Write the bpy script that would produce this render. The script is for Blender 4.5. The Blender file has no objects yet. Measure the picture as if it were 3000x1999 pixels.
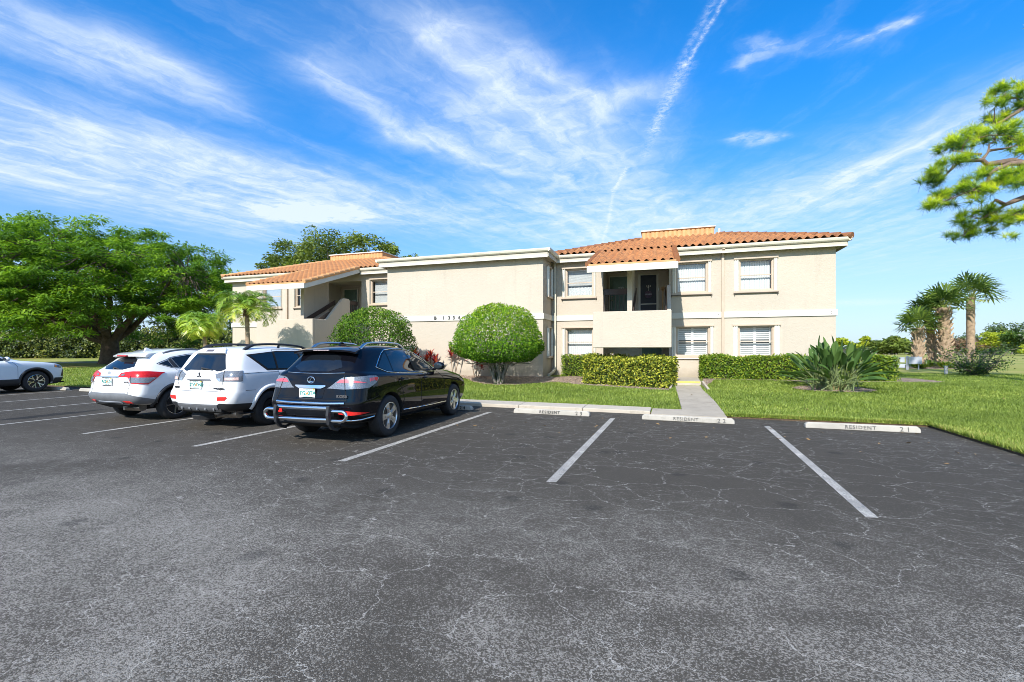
import bpy, bmesh, math, random
import numpy as np
from mathutils import Vector, Matrix, Euler
from mathutils.bvhtree import BVHTree
from mathutils.geometry import delaunay_2d_cdt
random.seed(7)
RNG = np.random.default_rng(11)
PI = math.pi
S = bpy.context.scene
COL = S.collection
YAW = math.radians(20.1)      # camera turned left of the parking lines
BR = math.radians(2.2)        # apartment building turned against the parking lines

# ---------------------------------------------------------------- objects
def link(o, parent=None):
    COL.objects.link(o)
    if parent is not None: o.parent = parent
    return o
def tag(o, label, cat, group=None):
    o['label'] = label; o['category'] = cat
    if group: o['group'] = group
    return o
def struct(o):
    o['kind'] = 'structure'; return o
def stuff(o):
    o['kind'] = 'stuff'; return o
def thing(name, label, cat, loc=(0, 0, 0), rz=0.0, group=None):
    o = bpy.data.objects.new(name, None); o.empty_display_size = .3
    COL.objects.link(o); o.location = loc; o.rotation_euler = (0, 0, rz)
    return tag(o, label, cat, group)
def copy_tree(o, parent=None):
    c = o.copy(); COL.objects.link(c)
    if parent is not None: c.parent = parent
    for ch in list(o.children): copy_tree(ch, c)
    return c
def set_smooth(me, angle=None):
    me.polygons.foreach_set('use_smooth', [True] * len(me.polygons))
    if angle is not None: me.set_sharp_from_angle(angle=math.radians(angle))
def mesh_obj(name, verts, faces, mat, parent=None, smooth=None, loc=None):
    me = bpy.data.meshes.new(name)
    me.from_pydata([tuple(v) for v in verts], [], [tuple(f) for f in faces])
    for m in (mat if isinstance(mat, (list, tuple)) else [mat]): me.materials.append(m)
    if smooth is not None: set_smooth(me, smooth if smooth < 180 else None)
    me.update()
    o = bpy.data.objects.new(name, me)
    if loc is not None: o.location = loc
    return link(o, parent)
def np_mesh(name, V, F, mat, parent=None, tint=None, smooth=False, mi=None):
    """V (n,3) array, F (m,k) array of equal-sized faces, tint per vertex"""
    me = bpy.data.meshes.new(name)
    n, m, k = len(V), len(F), F.shape[1]
    me.vertices.add(n); me.vertices.foreach_set('co', np.ascontiguousarray(V, dtype=np.float32).ravel())
    me.loops.add(m * k); me.loops.foreach_set('vertex_index', np.ascontiguousarray(F, dtype=np.int32).ravel())
    me.polygons.add(m); me.polygons.foreach_set('loop_start', np.arange(0, m * k, k, dtype=np.int32))
    for mm in (mat if isinstance(mat, (list, tuple)) else [mat]): me.materials.append(mm)
    if mi is not None: me.polygons.foreach_set('material_index', np.asarray(mi, dtype=np.int32))
    if smooth: me.polygons.foreach_set('use_smooth', np.ones(m, dtype=bool))
    if tint is not None:
        a = me.attributes.new('tint', 'FLOAT', 'POINT'); a.data.foreach_set('value', np.asarray(tint, dtype=np.float32))
    me.update(calc_edges=True); me.validate()
    return link(bpy.data.objects.new(name, me), parent)

class MB:
    """collects simple solids and builds them as one mesh"""
    def __init__(s): s.v = []; s.f = []; s.m = []; s.cur = 0
    def add(s, vs, fs):
        b = len(s.v); s.v += [tuple(v) for v in vs]
        for f in fs: s.f.append(tuple(b + i for i in f)); s.m.append(s.cur)
    def box(s, x0, x1, y0, y1, z0, z1):
        s.add([(x0,y0,z0),(x1,y0,z0),(x1,y1,z0),(x0,y1,z0),(x0,y0,z1),(x1,y0,z1),(x1,y1,z1),(x0,y1,z1)],
              [(0,3,2,1),(4,5,6,7),(0,1,5,4),(1,2,6,5),(2,3,7,6),(3,0,4,7)]); return s
    def prism(s, poly, axis, a, b):
        """poly in the two other axes (x: y,z; y: x,z; z: x,y)"""
        n = len(poly)
        def P(p, t): return {'x': (t, p[0], p[1]), 'y': (p[0], t, p[1]), 'z': (p[0], p[1], t)}[axis]
        s.add([P(p, a) for p in poly] + [P(p, b) for p in poly],
              [tuple(range(n))[::-1], tuple(range(n, 2*n))] + [(i, (i+1) % n, n + (i+1) % n, n + i) for i in range(n)]); return s
    def tube(s, pts, r, n=8, closed=False, cap=True):
        pts = [Vector(p) for p in pts]; m = len(pts)
        rs = r if isinstance(r, (list, tuple)) else [r] * m
        b = len(s.v); up = Vector((0, 0, 1)); prev = None
        for i, p in enumerate(pts):
            if closed: t = pts[(i+1) % m] - pts[i-1]
            else: t = pts[min(i+1, m-1)] - pts[max(i-1, 0)]
            if t.length < 1e-9: t = Vector((0, 0, 1))
            t.normalize()
            if prev is None:
                a = t.cross(up)
                if a.length < .05: a = t.cross(Vector((1, 0, 0)))
            else: a = prev - t * prev.dot(t)
            a.normalize(); prev = a; c = t.cross(a)
            for k in range(n):
                q = 2*PI*k/n; s.v.append(tuple(p + (a*math.cos(q) + c*math.sin(q)) * rs[i]))
        for i in range(m if closed else m-1):
            i2 = (i+1) % m
            for k in range(n):
                k2 = (k+1) % n
                s.f.append((b+i*n+k, b+i*n+k2, b+i2*n+k2, b+i2*n+k)); s.m.append(s.cur)
        if cap and not closed:
            s.f.append(tuple(b+k for k in range(n))[::-1]); s.m.append(s.cur)
            s.f.append(tuple(b+(m-1)*n+k for k in range(n))); s.m.append(s.cur)
        return s
    def lathe(s, prof, n=32, axis='y', c=(0,0,0)):
        """prof: list of (axial, radius)"""
        b = len(s.v)
        for a, r in prof:
            for k in range(n):
                q = 2*PI*k/n; u, w = r*math.cos(q), r*math.sin(q)
                p = {'x': (a, u, w), 'y': (u, a, w), 'z': (u, w, a)}[axis]
                s.v.append((p[0]+c[0], p[1]+c[1], p[2]+c[2]))
        for i in range(len(prof)-1):
            for k in range(n):
                k2 = (k+1) % n
                s.f.append((b+i*n+k, b+i*n+k2, b+(i+1)*n+k2, b+(i+1)*n+k)); s.m.append(s.cur)
        return s
    def sphere(s, c, rx, ry, rz, n=12, m=8):
        b = len(s.v)
        for i in range(m+1):
            t = PI*i/m
            for k in range(n):
                q = 2*PI*k/n
                s.v.append((c[0]+rx*math.sin(t)*math.cos(q), c[1]+ry*math.sin(t)*math.sin(q), c[2]+rz*math.cos(t)))
        for i in range(m):
            for k in range(n):
                k2 = (k+1) % n
                s.f.append((b+i*n+k, b+(i+1)*n+k, b+(i+1)*n+k2, b+i*n+k2)); s.m.append(s.cur)
        return s
    def build(s, name, mat, parent=None, smooth=None, bevel=0, loc=None, flip=False):
        o = mesh_obj(name, s.v, s.f, mat, parent, None, loc)
        me = o.data
        if isinstance(mat, (list, tuple)): me.polygons.foreach_set('material_index', s.m)
        bm = bmesh.new(); bm.from_mesh(me); bmesh.ops.recalc_face_normals(bm, faces=bm.faces); bm.to_mesh(me); bm.free()
        if smooth is not None: set_smooth(me, smooth)
        if bevel:
            md = o.modifiers.new('bevel', 'BEVEL'); md.width = bevel; md.segments = 2; md.limit_method = 'ANGLE'; md.angle_limit = .7
        return o
def text_obj(name, txt, size, mat, parent, mtx, depth=.004, spacing=1.0, align='CENTER', bold=.0):
    cu = bpy.data.curves.new(name, 'FONT'); cu.body = txt; cu.size = size; cu.extrude = depth; cu.space_character = spacing
    cu.align_x = align; cu.align_y = 'CENTER'; cu.resolution_u = 3; cu.offset = bold
    o = bpy.data.objects.new(name, cu); COL.objects.link(o)
    dg = bpy.context.evaluated_depsgraph_get(); me = bpy.data.meshes.new_from_object(o.evaluated_get(dg))
    bpy.data.objects.remove(o); bpy.data.curves.remove(cu)
    me.name = name; me.materials.clear(); me.materials.append(mat); me.transform(mtx)
    return link(bpy.data.objects.new(name, me), parent)

# ---------------------------------------------------------------- node helper
class NT:
    def __init__(s, tree): s.t = tree; s.n = tree.nodes; s.l = tree.links
    def node(s, typ, **kw):
        nd = s.n.new(typ)
        for k, v in kw.items(): setattr(nd, k, v)
        return nd
    def put(s, sock, val):
        if hasattr(val, 'is_output') or isinstance(val, bpy.types.NodeSocket): s.l.new(val, sock)
        elif val is not None:
            try: sock.default_value = val
            except Exception: sock.default_value = (*val, 1.0)
    def math(s, op, a, b=None, c=None, clamp=False):
        nd = s.node('ShaderNodeMath', operation=op, use_clamp=clamp)
        s.put(nd.inputs[0], a)
        if b is not None: s.put(nd.inputs[1], b)
        if c is not None: s.put(nd.inputs[2], c)
        return nd.outputs[0]
    def vmath(s, op, a, b=None, out=0):
        nd = s.node('ShaderNodeVectorMath', operation=op); s.put(nd.inputs[0], a)
        if b is not None: s.put(nd.inputs[1], b)
        return nd.outputs[out]
    def noise(s, vec, scale, detail=3.0, rough=.55, dist=0.0, dim='3D'):
        nd = s.node('ShaderNodeTexNoise', noise_dimensions=dim)
        if vec is not None: s.l.new(vec, nd.inputs['Vector'])
        nd.inputs['Scale'].default_value = scale; nd.inputs['Detail'].default_value = detail
        nd.inputs['Roughness'].default_value = rough; nd.inputs['Distortion'].default_value = dist
        return nd
    def ramp(s, fac, stops, interp='LINEAR'):
        nd = s.node('ShaderNodeValToRGB'); s.put(nd.inputs[0], fac); cr = nd.color_ramp; cr.interpolation = interp
        while len(cr.elements) < len(stops): cr.elements.new(.5)
        for e, (p, c) in zip(cr.elements, stops):
            e.position = p; e.color = (c, c, c, 1) if isinstance(c, (int, float)) else (*c, 1)
        return nd.outputs[0]
    def mix(s, fac, a, b, blend='MIX'):
        nd = s.node('ShaderNodeMix', data_type='RGBA', blend_type=blend)
        s.put(nd.inputs['Factor'], fac); s.put(nd.inputs[6], a if not isinstance(a, tuple) else (*a, 1)); s.put(nd.inputs[7], b if not isinstance(b, tuple) else (*b, 1))
        return nd.outputs[2]
    def smooth(s, x, lo, hi):
        nd = s.node('ShaderNodeMapRange', interpolation_type='SMOOTHSTEP'); s.put(nd.inputs[0], x)
        nd.inputs[1].default_value = lo; nd.inputs[2].default_value = hi; return nd.outputs[0]
    def mapping(s, vec, loc=(0,0,0), rot=(0,0,0), scale=(1,1,1)):
        nd = s.node('ShaderNodeMapping'); s.l.new(vec, nd.inputs[0]); nd.inputs[1].default_value = loc
        nd.inputs[2].default_value = rot; nd.inputs[3].default_value = scale; return nd.outputs[0]
    def obj(s): return s.node('ShaderNodeTexCoord').outputs['Object']
    def pos(s): return s.node('ShaderNodeNewGeometry').outputs['Position']
    def bump(s, h, strength=.3, dist=.01, normal=None):
        nd = s.node('ShaderNodeBump'); nd.inputs['Strength'].default_value = strength; nd.inputs['Distance'].default_value = dist
        s.l.new(h, nd.inputs['Height'])
        if normal is not None: s.l.new(normal, nd.inputs['Normal'])
        return nd.outputs[0]
def new_mat(name):
    m = bpy.data.materials.new(name); m.use_nodes = True
    t = m.node_tree; t.nodes.clear(); k = NT(t)
    out = k.node('ShaderNodeOutputMaterial'); p = k.node('ShaderNodeBsdfPrincipled'); t.links.new(p.outputs[0], out.inputs[0])
    return m, k, p, out
def mat(name, col, rough=.6, metal=0.0, var=0.0, vscale=6.0, bump=0.0, bscale=40.0, coat=0.0, spec=.5, bdist=.01, dirt=0.0):
    """principled paint / metal / plastic with a little object-space mottling"""
    m, k, p, out = new_mat(name)
    p.inputs['Roughness'].default_value = rough; p.inputs['Metallic'].default_value = metal
    p.inputs['Coat Weight'].default_value = coat; p.inputs['Coat Roughness'].default_value = .04
    p.inputs['Specular IOR Level'].default_value = spec
    v = k.obj()
    if var > 0:
        n = k.noise(v, vscale, 4, .6)
        f = k.ramp(n.outputs[0], [(.3, 0.0), (.7, 1.0)])
        c = k.mix(f, tuple(x*(1-var) for x in col), tuple(min(1, x*(1+var)) for x in col))
        if dirt > 0:
            n2 = k.noise(v, vscale*.35, 6, .7)
            c = k.mix(k.ramp(n2.outputs[0], [(.5, 0.0), (.75, dirt)]), c, (.16, .14, .11))
        k.l.new(c, p.inputs['Base Color'])
    else: p.inputs['Base Color'].default_value = (*col, 1)
    if bump > 0:
        n = k.noise(v, bscale, 5, .6); k.l.new(k.bump(n.outputs[0], bump, bdist), p.inputs['Normal'])
    return m
def leaf_mat(name, stops, rough=.5, trans=.3, spec=.4, tcol=None, gain=1.45):
    """stops: colour ramp over the per-leaf tint"""
    m, k, p, out = new_mat(name)
    a = k.node('ShaderNodeAttribute', attribute_name='tint')
    c = k.ramp(a.outputs['Fac'], [(q, tuple(min(.75, x*gain) for x in col)) for q, col in stops])
    k.l.new(c, p.inputs['Base Color']); p.inputs['Roughness'].default_value = rough; p.inputs['Specular IOR Level'].default_value = spec
    tr = k.node('ShaderNodeBsdfTranslucent')
    tc = k.mix(1.0, c, tcol or (1.25, 1.35, .55), 'MULTIPLY'); k.l.new(tc, tr.inputs[0])
    mx = k.node('ShaderNodeMixShader'); mx.inputs[0].default_value = trans
    k.l.new(p.outputs[0], mx.inputs[1]); k.l.new(tr.outputs[0], mx.inputs[2]); k.l.new(mx.outputs[0], out.inputs[0])
    return m

# ---------------------------------------------------------------- terrain
def sm(t):
    t = np.clip(t, 0, 1); return t*t*(3-2*t)
def gz(x, y):
    x = np.asarray(x, float); y = np.asarray(y, float)
    d = np.hypot(np.maximum(0, x-4.55), np.maximum(0, y-11.2))
    z = .042 + .128*sm(d/5.5) + .10*sm((d-8)/30)
    return z + .19*sm((y-16.4)/2.3)*(1-sm((x-7.5)/5))*(1-sm((-26-x)/5))
def g1(x, y): return float(gz(x, y))
def b2w(bx, by): return (bx*math.cos(BR)-by*math.sin(BR), bx*math.sin(BR)+by*math.cos(BR))
# ---------------------------------------------------------------- camera
cam = bpy.data.cameras.new('camera'); cam_o = bpy.data.objects.new('camera', cam); COL.objects.link(cam_o)
cam.sensor_width = 36; cam.lens = 36*1335/3000; cam.shift_y = (1025-999.5)/3000
cam.clip_start = .05; cam.clip_end = 5000
cam_o.location = (0, 0, 1.5); cam_o.rotation_euler = (PI/2, 0, YAW)
S.camera = cam_o
S.view_settings.view_transform = 'Standard'; S.view_settings.look = 'None'; S.view_settings.exposure = .40; S.view_settings.gamma = 1
# ---------------------------------------------------------------- sun and sky
SUN_AZ, SUN_EL = math.radians(3.5), math.radians(36)     # direction the light travels, from +y towards +x
d = Vector((math.sin(SUN_AZ)*math.cos(SUN_EL), math.cos(SUN_AZ)*math.cos(SUN_EL), -math.sin(SUN_EL)))
sun = bpy.data.lights.new('sun', 'SUN'); sun.energy = 4.9; sun.angle = math.radians(.53); sun.color = (1, .955, .89)
sun_o = bpy.data.objects.new('sun', sun); COL.objects.link(sun_o); sun_o.rotation_euler = d.to_track_quat('-Z', 'Y').to_euler(); sun_o.location = (-3, -20, 30)
S.cycles.max_bounces = 8; S.cycles.transparent_max_bounces = 16; S.cycles.diffuse_bounces = 4; S.cycles.glossy_bounces = 4
S.cycles.sample_clamp_indirect = 6.0; S.cycles.filter_width = .9
W = bpy.data.worlds.new('World'); S.world = W; W.use_nodes = True
wt = W.node_tree; wt.nodes.clear(); k = NT(wt)
sky = k.node('ShaderNodeTexSky', sky_type='NISHITA'); sky.sun_disc = False; sky.sun_elevation = SUN_EL; sky.sun_rotation = SUN_AZ + PI
sky.altitude = 0; sky.air_density = 1.0; sky.dust_density = .6; sky.ozone_density = 2.0
dirv = k.node('ShaderNodeTexCoord').outputs['Generated']
sep = k.node('ShaderNodeSeparateXYZ'); k.l.new(dirv, sep.inputs[0]); X, Y, Z = sep.outputs
zc = k.math('MAXIMUM', Z, .03)
comb = k.node('ShaderNodeCombineXYZ'); k.l.new(k.math('DIVIDE', X, zc), comb.inputs[0]); k.l.new(k.math('DIVIDE', Y, zc), comb.inputs[1])
P = comb.outputs[0]
# gentle warp so that the cirrus edges are not straight
wn = k.noise(P, .9, 4, .6); wv = k.vmath('SUBTRACT', wn.outputs[1], (.5, .5, .5)); wv = k.vmath('MULTIPLY', wv, (.42, .42, 0)); PW = k.vmath('ADD', P, wv)
wn2 = k.noise(P, 7.0, 4, .65); wv2 = k.vmath('SUBTRACT', wn2.outputs[1], (.5, .5, .5)); PW2 = k.vmath('ADD', PW, k.vmath('MULTIPLY', wv2, (.11, .11, 0)))
def fibres(ang, su, sv, scale, detail):
    v = k.mapping(PW2, rot=(0, 0, ang), scale=(1, 1, 1)); v = k.vmath('MULTIPLY', v, (su, sv, 1))
    return k.noise(v, scale, detail, .62, .25).outputs[0]
fa = fibres(math.radians(-77.3), .28, 2.6, 2.2, 7); fb = fibres(math.radians(-114), .28, 2.6, 2.2, 7)
sel = k.smooth(k.math('ADD', X, k.math('MULTIPLY', Y, .12)), -.15, .35)
fib = k.math('ADD', k.math('MULTIPLY', fa, k.math('SUBTRACT', 1.0, sel)), k.math('MULTIPLY', fb, sel))
fine = k.noise(PW2, 5.0, 8, .68, .4).outputs[0]
SEGS=[(-1.93,0.763,-1.853,0.976,0.1864,1.0),(-1.853,0.976,-1.767,1.296,0.1238,0.55),(-1.664,0.998,-1.651,1.212,0.0746,0.6),(-2.597,1.027,-2.358,1.593,0.2571,0.45),(-3.09,1.222,-2.476,2.158,0.4417,0.75),(-2.496,1.439,-1.91,2.543,0.2918,0.65),(-3.626,1.433,-3.306,2.717,0.4657,0.85),(-2.661,2.008,-2.038,2.923,0.4044,0.55),(-2.318,2.594,-1.28,3.756,0.5467,0.38),(-1.263,1.243,-1.254,1.798,0.0609,0.75),(-1.254,1.798,-0.822,2.269,0.104,0.9),(-0.822,2.269,-0.47,2.258,0.1276,0.5),(-0.718,1.159,-0.588,1.49,0.1111,0.55),(-0.669,1.254,-0.535,1.62,0.0868,0.6),(-0.581,1.604,-0.359,1.9,0.0922,0.9),(-0.359,1.9,-0.095,1.849,0.0722,0.75),(-0.993,1.424,-0.614,2.128,0.3496,0.45),(-0.694,1.759,-0.424,2.995,0.2744,0.55),(-0.554,2.15,-0.39,4.082,0.3605,0.7),(-1.043,3.061,-0.212,4.147,0.5827,0.6),(1.276,2.376,1.024,3.135,0.2705,0.45),(1.195,2.841,0.793,3.532,0.3668,0.5),(0.903,3.481,-0.204,3.996,0.5275,0.6),(2.231,4.156,1.389,4.733,0.8183,0.45),(-0.23,4.487,2.488,6.378,1.1031,0.35)]
PUFFS=[(-2.78,2.651,-2.639,2.679,0.1608,1.43),(-2.482,2.644,-2.324,2.759,0.1668,1.29),(0.223,1.787,0.283,1.699,0.0293,0.46),(0.323,1.713,0.488,1.785,0.0376,0.23),(0.567,1.792,0.632,1.761,0.0307,0.76),(0.235,2.399,0.334,2.45,0.0466,0.46),(0.361,2.51,0.449,2.478,0.042,0.37),(3.366,11.468,3.956,11.875,0.5493,0.6)]
TRAIL=[(0.12,1.431,0.022,1.713,0.0067,0.53),(0.094,1.421,0.001,1.705,0.0116,0.26),(0.022,1.713,-0.111,2.172,0.0233,0.45),(-0.093,2.179,-0.168,2.45,0.0241,0.21),(-0.268,2.563,-0.386,2.922,0.0121,0.37),(-0.386,2.922,-0.545,3.728,0.0101,0.26),(-0.545,3.728,-0.68,4.322,0.0128,0.31)]
def seg_mask(pos, sg):
    ax, ay, bx, by, w, st = sg; ab = Vector((bx-ax, by-ay, 0)); L2 = ab.length_squared
    dd = k.vmath('SUBTRACT', pos, (ax, ay, 0))
    t = k.math('DIVIDE', k.vmath('DOT_PRODUCT', dd, tuple(ab), 1), L2, clamp=True)
    sc = k.node('ShaderNodeVectorMath', operation='SCALE'); sc.inputs[0].default_value = tuple(ab); k.l.new(t, sc.inputs['Scale'])
    dist = k.vmath('LENGTH', k.vmath('SUBTRACT', dd, sc.outputs[0]), None, 1)
    q = k.math('DIVIDE', dist, w*1.15); q = k.math('MULTIPLY', q, q)
    return k.math('MULTIPLY', k.math('POWER', 2.718, k.math('MULTIPLY', q, -1.0)), st)
def total(pos, L):
    acc = None
    for sg in L:
        m_ = seg_mask(pos, sg); acc = m_ if acc is None else k.math('ADD', acc, m_)
    return acc
cir = total(PW, SEGS)
cir = k.math('MINIMUM', cir, 1.25)
streak = k.math('MULTIPLY', k.smooth(fib, .25, .80), .44)
wisp = k.smooth(fine, .36, .7)
tex = k.math('ADD', k.math('ADD', .20, streak), k.math('MULTIPLY', wisp, .30))
dens = k.math('MULTIPLY', k.math('MULTIPLY', cir, tex), .84)
dens = k.math('ADD', dens, k.math('MULTIPLY', k.math('MULTIPLY', k.smooth(fib, .45, .85), k.smooth(fine, .3, .7)), .16))
puffs = k.math('MULTIPLY', total(PW2, PUFFS), k.math('ADD', .25, k.math('MULTIPLY', k.smooth(k.noise(PW2, 11, 6, .6).outputs[0], .35, .62), .7)))
trn = k.noise(P, 48, 5, .7, .4).outputs[0]
trail = k.math('MULTIPLY', total(k.vmath('ADD', P, k.vmath('MULTIPLY', wv2, (.035, .035, 0))), TRAIL), k.math('ADD', .15, k.math('MULTIPLY', k.smooth(trn, .36, .66), .85)))
behind = k.math('MULTIPLY', k.math('MULTIPLY', k.smooth(k.math('MULTIPLY', Y, -1.0), -.05, .35), k.smooth(k.noise(PW, .9, 5, .6).outputs[0], .36, .62)), .75)  # unseen clouds added behind the camera to whiten reflections and ambient light
dens = k.math('ADD', k.math('ADD', k.math('ADD', dens, puffs), trail), behind)
dens = k.math('MINIMUM', dens, .82)
dens = k.math('MULTIPLY', dens, k.smooth(Z, .015, .14))
tint = k.mix(k.smooth(Z, 0.0, .55), (.72, 1.0, 1.25), (.12, 1.17, 2.05))
skyc = k.mix(1.0, sky.outputs[0], tint, 'MULTIPLY')
cloudc = k.mix(k.smooth(Z, .0, .5), (6.9, 7.5, 8.2), (6.8, 7.6, 8.6))
hz = k.math('MULTIPLY', k.math('SUBTRACT', 1.0, k.smooth(Z, -.02, .30)), .68)
skyc = k.mix(hz, skyc, (5.3, 6.35, 7.9))
fin = k.mix(dens, skyc, cloudc)
bg = k.node('ShaderNodeBackground'); k.l.new(fin, bg.inputs[0]); bg.inputs[1].default_value = .106
wo = k.node('ShaderNodeOutputWorld'); k.l.new(bg.outputs[0], wo.inputs[0])
W.cycles.sampling_method = 'MANUAL'; W.cycles.sample_map_resolution = 512
# ---------------------------------------------------------------- ground materials
def asphalt_mat():
    m, k, p, out = new_mat('asphalt')
    v = k.pos()
    sep = k.node('ShaderNodeSeparateXYZ'); k.l.new(v, sep.inputs[0])
    big = k.noise(v, .35, 5, .6, .6).outputs[0]
    mid = k.noise(v, 1.6, 5, .65).outputs[0]
    grit = k.noise(v, 240, 2, .75).outputs[0]
    vor = k.node('ShaderNodeTexVoronoi', feature='F1'); vor.inputs['Scale'].default_value = 125; k.l.new(v, vor.inputs[0])
    # where the sealer has worn off the pale stones show: the drive lane, patchily
    lane = k.math('SUBTRACT', 1.0, k.smooth(k.math('ADD', sep.outputs[1], k.math('MULTIPLY', k.math('SUBTRACT', big, .5), 4.2)), 2.6, 5.8))
    wear = k.math('MULTIPLY', lane, k.math('ADD', .16, k.math('MULTIPLY', k.smooth(k.math('ADD', k.math('MULTIPLY', big, .75), k.math('MULTIPLY', mid, .35)), .38, .74), .92)))
    patch = k.math('MULTIPLY', k.smooth(k.noise(k.mapping(v, loc=(3.1, 7.7, 0), scale=(.5, 1, 1)), 1.1, 5, .65).outputs[0], .56, .78), .30)
    wear = k.math('ADD', wear, patch, clamp=True)
    stone_c = k.node('ShaderNodeSeparateXYZ'); k.l.new(vor.outputs['Color'], stone_c.inputs[0])
    thr = k.math('SUBTRACT', .74, k.math('MULTIPLY', wear, .27))
    st = k.smooth(k.math('SUBTRACT', k.math('ADD', k.math('MULTIPLY', stone_c.outputs[0], .34), k.math('MULTIPLY', grit, .72)), thr), -.05, .07)
    inside = k.math('SUBTRACT', 1.0, k.smooth(vor.outputs['Distance'], .30, .55))
    base = k.mix(k.math('ADD', k.math('MULTIPLY', big, .5), k.math('MULTIPLY', mid, .5)), (.038, .033, .0268), (.084, .0735, .0605))
    base = k.mix(k.math('MULTIPLY', wear, .45), base, (.125, .112, .095))
    base = k.mix(k.math('MULTIPLY', k.smooth(grit, .3, .75), .45), base, (.095, .083, .066))
    col = k.mix(k.math('MULTIPLY', st, .54), base, (.42, .385, .335))
    # crack network: two sizes of cells, edges wandering
    def cracks(scale, w, ws, loc):
        wv = k.noise(v, ws, 5, .65); vv = k.vmath('ADD', v, k.vmath('MULTIPLY', k.vmath('SUBTRACT', wv.outputs[1], (.5, .5, .5)), (.85, .55, 0)))
        vv = k.mapping(vv, loc=loc, scale=(.62, 1.0, 1))
        vo = k.node('ShaderNodeTexVoronoi', feature='DISTANCE_TO_EDGE', voronoi_dimensions='2D'); vo.inputs['Scale'].default_value = scale; k.l.new(vv, vo.inputs[0])
        jit = k.noise(v, 9, 3, .6).outputs[0]
        ww = k.math('MULTIPLY', k.math('ADD', .34, k.math('MULTIPLY', k.math('MULTIPLY', jit, jit), 2.0)), w*.92)
        return k.math('LESS_THAN', vo.outputs['Distance'], ww)
    zone = k.math('ADD', .45, k.math('MULTIPLY', k.smooth(sep.outputs[0], -9, -3), .55))
    keep1 = k.smooth(k.noise(v, .9, 3, .6).outputs[0], .24, .36)
    keep2 = k.smooth(k.noise(k.mapping(v, loc=(9, 2, 0)), .75, 3, .6).outputs[0], .40, .52)
    c1 = k.math('MULTIPLY', cracks(2.0, .0056, 1.9, (0, 0, 0)), keep1)
    c2 = k.math('MULTIPLY', cracks(4.6, .0105, 3.2, (5, 3, 0)), keep2)
    cr = k.math('MULTIPLY', k.math('MAXIMUM', c1, k.math('MULTIPLY', c2, .8)), zone)
    col = k.mix(k.math('MULTIPLY', cr, .70), col, (.44, .41, .365))
    # oil / water stain left in an empty stall and tyre-dark lanes
    stain = k.mapping(v, loc=(13.55, -6.2, 0)); ss = k.vmath('MULTIPLY', stain, (2.3, .55, 0))
    ss = k.vmath('ADD', ss, k.vmath('MULTIPLY', k.vmath('SUBTRACT', k.noise(v, 2.4, 4, .6).outputs[1], (.5, .5, .5)), (1.2, .5, 0)))
    sd = k.math('SUBTRACT', 1.0, k.smooth(k.vmath('LENGTH', ss, None, 1), .42, .62))
    col = k.mix(k.math('MULTIPLY', sd, .72), col, (.018, .018, .019))
    ov = k.node('ShaderNodeTexVoronoi', feature='F1', voronoi_dimensions='2D'); ov.inputs['Scale'].default_value = 1.15; k.l.new(k.vmath('ADD', v, k.vmath('MULTIPLY', k.vmath('SUBTRACT', k.noise(v, 6, 4, .6).outputs[1], (.5, .5, .5)), (.16, .16, 0))), ov.inputs[0])
    oc = k.node('ShaderNodeSeparateXYZ'); k.l.new(ov.outputs['Color'], oc.inputs[0])
    drip = k.math('MULTIPLY', k.math('SUBTRACT', 1.0, k.smooth(ov.outputs['Distance'], .04, .15)), k.math('GREATER_THAN', oc.outputs[1], .66))
    col = k.mix(k.math('MULTIPLY', drip, .45), col, (.022, .021, .020))
    k.l.new(col, p.inputs['Base Color']); p.inputs['Roughness'].default_value = .85; p.inputs['Specular IOR Level'].default_value = .12
    h = k.math('ADD', k.math('MULTIPLY', grit, .5), k.math('MULTIPLY', inside, .6)); h = k.math('SUBTRACT', h, k.math('MULTIPLY', cr, 1.0))
    k.l.new(k.bump(h, .55, .006), p.inputs['Normal'])
    return m
def lawn_mat():
    m, k, p, out = new_mat('lawn_turf')
    v = k.pos(); sep = k.node('ShaderNodeSeparateXYZ'); k.l.new(v, sep.inputs[0])
    n1 = k.noise(v, .22, 4, .6).outputs[0]; n2 = k.noise(v, 2.2, 5, .65).outputs[0]; n3 = k.noise(k.mapping(v, scale=(1, 1, .3)), 38, 3, .7).outputs[0]
    a = k.mix(k.smooth(n3, .3, .72), (.070, .100, .014), (.245, .30, .055))
    a = k.mix(k.math('MULTIPLY', k.smooth(n2, .48, .75), .5), a, (.30, .30, .06))
    # the golf fairway beyond is mown short and drier
    dist = k.vmath('LENGTH', k.vmath('MULTIPLY', v, (1, 1, 0)), None, 1)
    far = k.smooth(k.math('ADD', dist, k.math('MULTIPLY', k.math('SUBTRACT', n1, .5), 8)), 31, 37)
    fw = k.mix(k.smooth(k.noise(k.mapping(v, scale=(.6, 1, 1)), .16, 5, .6).outputs[0], .35, .68), (.25, .29, .055), (.40, .34, .11))
    a = k.mix(far, a, fw)
    k.l.new(a, p.inputs['Base Color']); p.inputs['Roughness'].default_value = .85; p.inputs['Specular IOR Level'].default_value = .2
    k.l.new(k.bump(n3, .8, .03), p.inputs['Normal'])
    return m
def concrete_mat(name='concrete', col=(.50, .435, .345), dark=(.28, .24, .18)):
    m, k, p, out = new_mat(name)
    v = k.pos(); n1 = k.noise(v, 1.3, 6, .65).outputs[0]; n2 = k.noise(v, 45, 4, .7).outputs[0]
    c = k.mix(k.smooth(n1, .35, .75), col, tuple(x*.78 for x in col)); c = k.mix(k.math('MULTIPLY', k.smooth(n2, .5, .8), .45), c, dark)
    n3 = k.noise(v, 4.5, 5, .7).outputs[0]; c = k.mix(k.math('MULTIPLY', k.smooth(n3, .52, .74), .6), c, dark)
    k.l.new(c, p.inputs['Base Color']); p.inputs['Roughness'].default_value = .85
    k.l.new(k.bump(n2, .35, .004), p.inputs['Normal']); return m
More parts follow.
